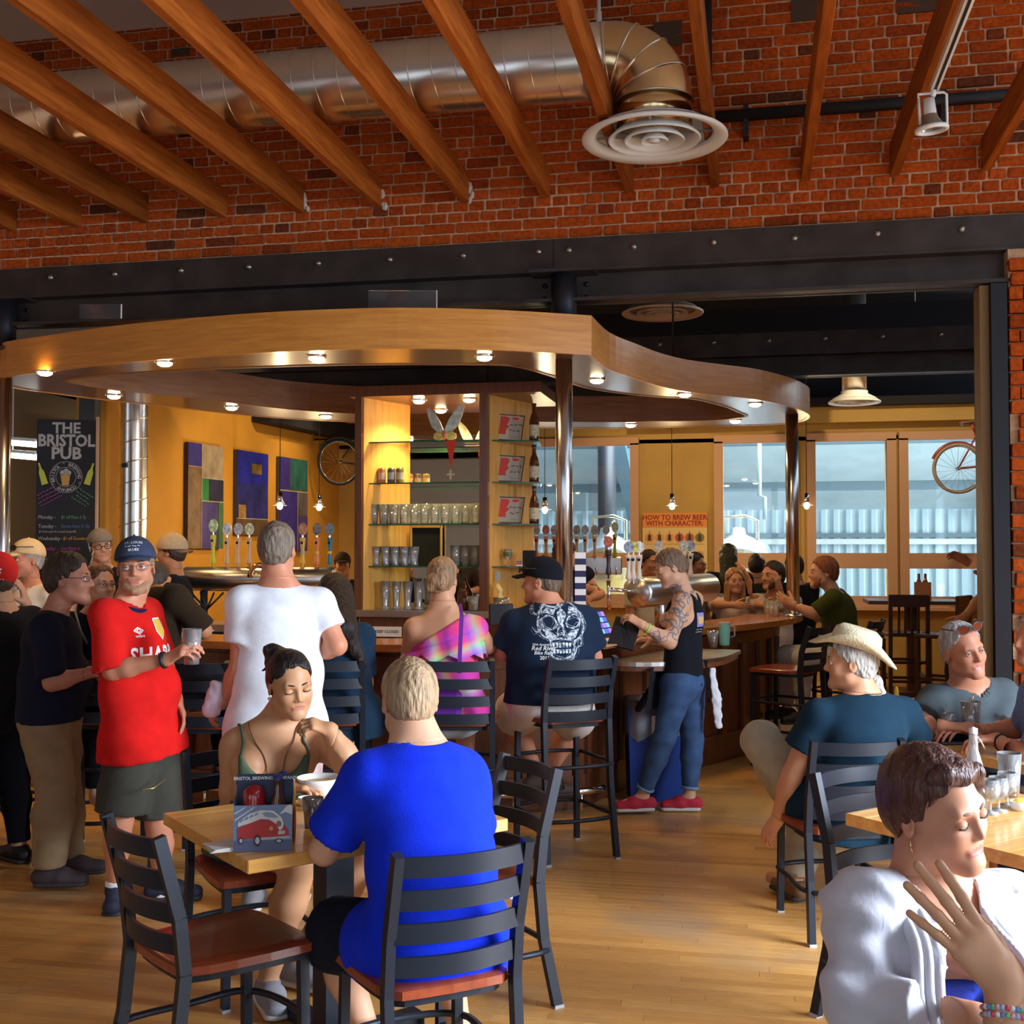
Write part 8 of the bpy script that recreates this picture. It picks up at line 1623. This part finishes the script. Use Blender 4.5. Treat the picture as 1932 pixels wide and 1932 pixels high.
beer_glass(at_z(1358, 1150, 1.071), 'amber beer in front of the blonde woman'); beer_glass(at_z(1437, 1150, 1.071), 'pale amber beer in front of the bearded man', (.70, .38, .06)); beer_glass(at_z(1474, 1156, 1.071), 'small beer in front of the man in green', (.45, .14, .02), .4, .7)
for k, px in enumerate((1448, 1456, 1464)): beer_glass(at_z(px, 1160+k*2, 1.071), 'empty tasting glass number %s from the far pole on the bar' % ('three', 'two', 'one')[k], None, sc=.8)
t = thing('steel_cup', 'small steel sauce cup on the bar by the blonde woman', 'cup', at_z(1378, 1146, 1.071)); MB().lathe([(0, 0), (.035, 0), (.045, .06), (.042, .06), (.033, .005)], (0, 0, 0), 16).build('cup_wall', M_BRUSHED, t)
def sheet(name, lab, pts, z, m, th=.004, cat='paper'):
    q = [at_z(x, y, z) for x, y in pts]; t = thing(name, lab, cat, q[0]); MB().prism([p[:2] for p in q], z-.0, z+th).build('sheet', m, t, True); return t
sheet('paper_menu', 'white menu sheets lying on the bar beside the skull shirt man', ((1114, 1203), (1168, 1197), (1178, 1210), (1118, 1214)), 1.075, mat('white_card', (.8, .78, .75), .6)); sheet('menu_folder', 'tan menu folder under the white sheets', ((1112, 1212), (1160, 1208), (1164, 1218), (1112, 1224)), 1.071, mat('tan_folder', (.42, .26, .17), .6))
sheet('bar_menu', 'pale menu on the bar left of the man in white', ((318, 1192), (352, 1187), (404, 1190), (370, 1200)), 1.072, mat('white_card', (.8, .78, .75), .6))
c = PX(1128, 1175, 7.45); t = thing('till_tablet', 'till tablet with a lit colourful screen on the bar', 'tablet', (c[0], c[1], 1.071), YAW+1.0); Mt = Matrix.Rotation(-.5, 3, 'X'); MB().box((0, 0, .10), (.28, .015, .20), M=Mt, bev=.006).build('tablet_case', M_STEELD, t)
nt_ = Mt @ Vector((0, -1, 0)); 
for i in range(4):
    for j in range(5):
        q = Mt @ Vector((-.10+j*.05, -.009, -.06+i*.04)); MB().box(Vector((0, 0, .10))+q, (.042, .002, .032), M=Mt).build('screen_key', emis('key_%d' % ((i+j) % 3), ((.05, .08, .5), (.25, .1, .4), (.1, .3, .5))[(i+j) % 3], 1.2), t)
MB().box((0, .06, .03), (.12, .12, .06)).build('stand', M_STEELD, t)
t = thing('check_presenter', 'dark bill folder held up by the server', 'folder', PX(1178, 1195, 7.1)); MB().box((0, 0, 0), (.16, .02, .22), M=Matrix.Rotation(YAW, 3, 'Z') @ Matrix.Rotation(-.7, 3, 'X') @ Matrix.Rotation(.3, 3, 'Y'), bev=.004).build('folder_cover', M_STEELD, t)
t = thing('till_screen', 'dark till monitor between the plaid woman and the skull shirt man', 'monitor', PX(945, 1165, 7.5)); MB().box((0, 0, .02), (.16, .03, .14), rz=YAW+.3, bev=.006).build('monitor_case', M_STEELD, t); MB().bar((0, .02, -.10), (0, .02, 0), .04).build('stand', M_STEELD, t)
# condiment carton on the high table
c = hc; t = thing('condiment_carton', 'brown condiment carton with bottles on the high table', 'caddy', (c[0]+.12, c[1], 1.071)); MB().box((0, 0, .10), (.17, .12, .20)).build('carton', mat('brown_card', (.22, .08, .03), .7), t); MB().lathe(BOT, (-.04, 0, .02), 10).build('bottle', M_AMBER, t); MB().lathe(BOT, (.03, 0, .02), 10).build('bottle', M_AMBER, t)
# ------------------------------------------------------------------ dining table of the woman in green
TZ = .7605
a, b = at_z(440, 1608, TZ), at_z(551, 1605, TZ); U = nrm(b-a); Wd = np.cross(ZV, U); w_ = np.linalg.norm(b-a); h_ = .135
t = thing('bottle_carton', 'blue bottle carton printed with a red and white bus', 'carton', a)
MC = mat('carton_blue', (.16, .22, .34), .55); MB().bar(a+U*w_/2+Wd*.002+ZV*0, a+U*w_/2+Wd*.002+ZV*h_, w_, .003, up=Wd).build('front_panel', MC, t, True); MB().bar(a+U*w_/2+Wd*.125, a+U*w_/2+Wd*.125+ZV*h_, w_, .003, up=Wd).build('back_panel', MC, t, True)
MY = mat('carton_yellow', (.62, .38, .05), .55)
for s_, m_ in ((0, MC), (w_, MY)): MB().add([a+U*s_, a+U*s_+Wd*.125, a+U*s_+Wd*.125+ZV*(h_+.045), a+U*s_+Wd*.06+ZV*(h_+.03), a+U*s_+ZV*h_], [(0, 1, 2, 3, 4)]).build('side_panel', m_, t, True)
MB().bar(a+U*w_*.5+Wd*.062, a+U*w_*.5+Wd*.062+ZV*.215, w_*.98, .004, up=Wd).build('handle_panel', mat('carton_navy', (.02, .03, .07), .55), t, True)
flat_print('carton_title', text2d('BRISTOL BREWING COMPANY', .0135, bold=.015), M_WPR, a+U*w_*.5+Wd*.058+ZV*.203, U, ZV, t)
B2 = lambda L: [((x-300)/645*w_, (1-(y-680)/500)*h_) for x, y in L]
ink = lambda n, pts, c_, k: flat_print(n, poly2(B2(pts)), mat('bus_%.2f_%.2f_%.2f' % c_, c_, .55), a+ZV*.001, U, ZV, t, .001+.0004*k)
ink('bus_road', [(300, 1060), (945, 1060), (945, 1180), (300, 1180)], (.10, .11, .20), 1); ink('sky_streak', [(310, 830), (520, 700), (545, 700), (320, 850)], (.5, .48, .5), 1); ink('sky_streak', [(310, 760), (420, 700), (440, 700), (315, 780)], (.5, .48, .5), 1); ink('bus_body', [(345, 925), (470, 880), (600, 835), (720, 850), (850, 890), (905, 960), (905, 1015), (600, 1042), (350, 1048)], (.42, .03, .03), 2)
ink('bus_roof', [(350, 910), (355, 850), (480, 770), (600, 735), (740, 745), (830, 820), (850, 880), (845, 930), (810, 965), (770, 890), (690, 835), (600, 830), (480, 875)], (.62, .58, .52), 3); ink('windscreen', [(612, 770), (660, 752), (735, 768), (800, 818), (750, 822), (650, 808)], (.22, .28, .38), 4)
for k in range(4): x = 365+k*55; ink('bus_window', [(x, 872-k*24), (x+42, 852-k*24), (x+42, 815-k*20), (x, 838-k*20)], (.22, .28, .38), 4)
ink('bumper', [(600, 1030), (915, 1020), (920, 1045), (600, 1060)], (.40, .40, .42), 4)
for cx, cy, rx, ry in ((565, 1062, 42, 62), (385, 1060, 28, 38), (800, 1070, 45, 26)):
    for s_, c_, k in ((1, (.03, .03, .04), 5), (.6, (.45, .43, .42), 6)): ink('bus_wheel', [(cx+rx*s_*math.cos(q), cy+ry*s_*math.sin(q)) for q in np.linspace(0, 2*PI, 18, endpoint=False)], c_, k)
ink('headlight', [(800+28*math.cos(q), 885+32*math.sin(q)) for q in np.linspace(0, 2*PI, 16, endpoint=False)], (.20, .13, .10), 5); ink('indicator', [(715+22*math.cos(q), 935+24*math.sin(q)) for q in np.linspace(0, 2*PI, 16, endpoint=False)], (.55, .25, .06), 5); ink('plate', [(790, 965), (865, 958), (868, 995), (793, 1003)], (.5, .45, .4), 5); ink('mountain', [(800, 790), (880, 700), (920, 680), (945, 700), (945, 790), (870, 760)], (.62, .60, .60), 2)
flat_print('side_wheel', merge2(disc2(.06, .06, .05, 20)), mat('carton_rust', (.25, .06, .03), .6), a+U*(w_+.002), Wd, ZV, t, .001); flat_print('side_red', disc2(.055, .085, .028, 16, .038), mat('bus_0.42_0.03_0.03', (.42, .03, .03), .55), a+U*(w_+.002), Wd, ZV, t, .0018)
c = a+U*.055+Wd*.034; t = thing('ketchup_bottle', 'glossy red squeeze bottle standing in the carton', 'bottle', (c[0], c[1], TZ+.002)); MB().lathe([(0, 0), (.030, .002), (.032, .02), (.034, .15), (.031, .172), (.018, .184), (0, .187)], (0, 0, 0), 18).build('bottle_body', mat('ketchup_red', (.30, .008, .01), .15, coat=.5), t); 
for k, (u_, w2, lab) in enumerate(((.125, .032, 'brown sauce bottle with a blue cap at the front of the carton'), (.135, .092, 'brown sauce bottle with a blue cap at the back of the carton'))):
    c = a+U*u_+Wd*w2; bottle((c[0], c[1], TZ+.002), lab, None, BOT, (.02, .03, .16), name='sauce_bottle', sc=.76); 
c = a-U*.03+Wd*.05; t = thing('napkin_stack', 'white paper napkins beside the carton', 'napkins', (c[0], c[1], TZ))
for k in range(4): MB().box((0, 0, .002+k*.003), (.10, .10, .0025), rz=.6+k*.08).build('napkin', mat('white_card', (.8, .78, .75), .6), t)
t = thing('soup_bowl', 'white bowl with yellow soup inside', 'bowl', at_z(602, 1500, TZ)); MB().lathe([(0, .004), (.035, .0), (.04, .006), (.075, .045), (.082, .065), (.079, .065), (.07, .045), (.035, .010), (0, .010)], (0, 0, 0), 28).build('bowl', mat('white_china', (.78, .75, .72), .2), t); MB().lathe([(0, .048), (.0715, .046)], (0, 0, 0), 24).build('soup', mat('yellow_soup', (.62, .38, .05), .4, var=.3, scale=30), t)
for px, py, lab in ((578, 1520, 'small white sauce cup in front of the bowl'), (600, 1530, 'small white sauce cup nearer the blue shirted man')):
    t = thing('sauce_cup', lab, 'cup', at_z(px, py, TZ)); MB().lathe([(0, 0), (.022, 0), (.03, .03), (.028, .03), (.02, .003)], (0, 0, 0), 14).build('cup_wall', mat('white_plastic', (.75, .73, .72), .4), t); MB().lathe([(0, .022), (.027, .022)], (0, 0, 0), 14).build('sauce', mat('mayo', (.7, .6, .4), .4), t)
beer_glass(at_z(647, 1478, TZ), 'clear water glass between the woman in green and the man in blue', None)
t = thing('beer_mug', 'amber tasting glass beside the carton', 'glass', at_z(590, 1560, TZ)); MB().lathe([(r*.8, z*.6) for r, z in PINT], (0, 0, 0), 16).build('glass_wall', M_GLASS, t); MB().lathe([(0, .006), (.025, .007), (.030, .06), (0, .06)], (0, 0, 0), 14).build('beer', mat('beer_amber', (.45, .16, .02), .1), t)
t = thing('paper_napkin', 'crumpled white napkin hanging from the chair of the man in blue', 'napkin', PX(968, 1693, 3.5)); V2, F2 = mesh_sdf([Seg(PX(960, 1690, 3.5), PX(972, 1700, 3.5), .018, .010, .01, RV, .4)], .005, noise=wrinkle(.004, 120, 2)); mesh_obj('napkin_sheet', V2, F2, mat('white_card', (.8, .78, .75), .6), t, True, True)
# ------------------------------------------------------------------ near right table
t = thing('water_carafe', 'tall clear swing top water bottle on the table behind the woman in white', 'bottle', at_z(1838, 1525, TZ)); MB().lathe([(0, .002), (.036, 0), (.040, .01), (.040, .09), (.030, .15), (.016, .20), (.0135, .25), (.016, .255), (.0145, .255), (.012, .25), (.0145, .2), (.0285, .15), (.038, .09), (.036, .01)], (0, 0, 0), 20).build('bottle_glass', M_GLASS, t); MB().lathe([(0, .006), (.035, .007), (.037, .075), (0, .075)], (0, 0, 0), 18).build('water', glass('water', (.9, .95, 1), .02, .1), t); MB().tube([(.014, 0, .245), (.028, .01, .225), (.04, .015, .20)], .003, 6).build('wire_bail', M_CHROME, t); MB().lathe([(.014, .255), (.015, .272), (0, .278)], (0, 0, 0), 12).build('stopper', mat('white_plastic', (.75, .73, .72), .4), t)
SNIF = [(.028, 0), (.028, .003), (.005, .008), (.005, .035), (.028, .055), (.035, .08), (.030, .115), (.0285, .115), (.033, .08), (.026, .057), (0, .045)]
def snifter(p, lab):
    t = thing('snifter_glass', lab, 'glass', p); MB().lathe(SNIF, (0, 0, 0), 16).build('glass_wall', M_GLASS, t); MB().lathe([(.0275, .0), (.0275, .004), (0, .006)], (0, 0, 0), 14).build('foot', M_GLBASE, t)
snifter(at_z(1868, 1535, TZ), 'small stemmed tasting glass next to the swing top bottle'); snifter(at_z(1884, 1530, TZ), 'small stemmed tasting glass in the middle of the near table cluster'); snifter(at_z(1900, 1520, TZ), 'small stemmed tasting glass nearest the straight tumbler')
beer_glass(at_z(1905, 1502, TZ), 'nearly empty straight glass at the back of the near table', (.55, .40, .2), .15); t = thing('ramekin', 'white ramekin with a lemon wedge on the near table', 'ramekin', at_z(1925, 1528, TZ)); MB().lathe([(0, 0), (.03, 0), (.036, .03), (.033, .03), (.028, .004)], (0, 0, 0), 16).build('dish', mat('white_china', (.78, .75, .72), .2), t); MB().sphere((0, 0, .026), (.026, .014, .014), 10).build('lemon', mat('lemon', (.75, .55, .08), .5), t)
# far right table
beer_glass(at_z(1808, 1378, TZ), 'pint glass with a little foam in front of the grey shirted man', (.6, .5, .38), .3, 1.05); beer_glass(at_z(1832, 1392, TZ), 'empty pint glass beside the foamy one', None, sc=1.1); snifter(at_z(1790, 1392, TZ), 'stemmed tasting glass on the far table beside the sauce tub')
t = thing('sauce_tub', 'white tub of yellow sauce on the far table', 'tub', at_z(1775, 1392, TZ)); MB().lathe([(0, 0), (.024, 0), (.034, .035), (.032, .035), (.022, .004)], (0, 0, 0), 14).build('tub_wall', mat('white_plastic', (.75, .73, .72), .4), t); MB().lathe([(0, .02), (.029, .02)], (0, 0, 0), 14).build('sauce', mat('mustard', (.7, .48, .06), .4), t)
c = at_z(1797, 1402, TZ); t = thing('black_wallet', 'folded black wallet on the far table', 'wallet', (c[0], c[1], TZ), YAW+.2); MB().box((0, 0, .008), (.17, .10, .014), bev=.004).build('wallet_base', M_STEELD, t); MB().tube([(-.07, .02, .026), (.08, .02, .026)], .016, 10).build('wallet_roll', M_STEELD, t)
c = at_z(1853, 1402, TZ); t = thing('blue_lighter', 'crumpled bright blue wrapper on the far table', 'wrapper', c); V2, F2 = mesh_sdf([Seg(c+ZV*.014-RV*.02, c+ZV*.014+RV*.02, .015, .013, .01)], .006, noise=wrinkle(.006, 150, 2)); mesh_obj('wrapper_foil', V2, F2, mat('blue_foil', (.01, .05, .55), .25), t, True, True)
c = at_z(1712, 1372, TZ); t = thing('table_card', 'folded menu card with a yellow heading on the far table', 'card', (c[0], c[1], TZ), YAW-.15); MB().box((0, 0, .07), (.10, .006, .14), M=Matrix.Rotation(-.12, 3, 'X')).build('card', mat('card_blue', (.30, .40, .45), .5), t); MB().box((0, -.012, .12), (.085, .003, .022), M=Matrix.Rotation(-.12, 3, 'X')).build('heading', mat('card_yellow', (.75, .55, .05), .5), t)
t = thing('mustard_bottle', 'yellow mustard bottle behind the hat man', 'bottle', at_z(1692, 1362, TZ)); MB().lathe([(0, 0), (.026, .001), (.028, .12), (.012, .14), (.010, .16), (0, .18)], (0, 0, 0), 16).build('bottle_body', mat('mustard_yellow', (.80, .55, .02), .35), t); MB().lathe([(.011, .158), (.006, .18), (0, .182)], (0, 0, 0), 10).build('nozzle', mat('mustard_yellow', (.80, .55, .02), .35), t)
t = thing('napkin_roll', 'white napkins standing in a holder behind the hat man', 'napkins', at_z(1700, 1366, TZ)); MB().tube([(.02, 0, .0), (.02, 0, .10), (.06, 0, .125), (.09, 0, .09)], [.03, .035, .03, .02], 10, flat=.35).build('napkin', mat('white_card', (.8, .78, .75), .6), t)
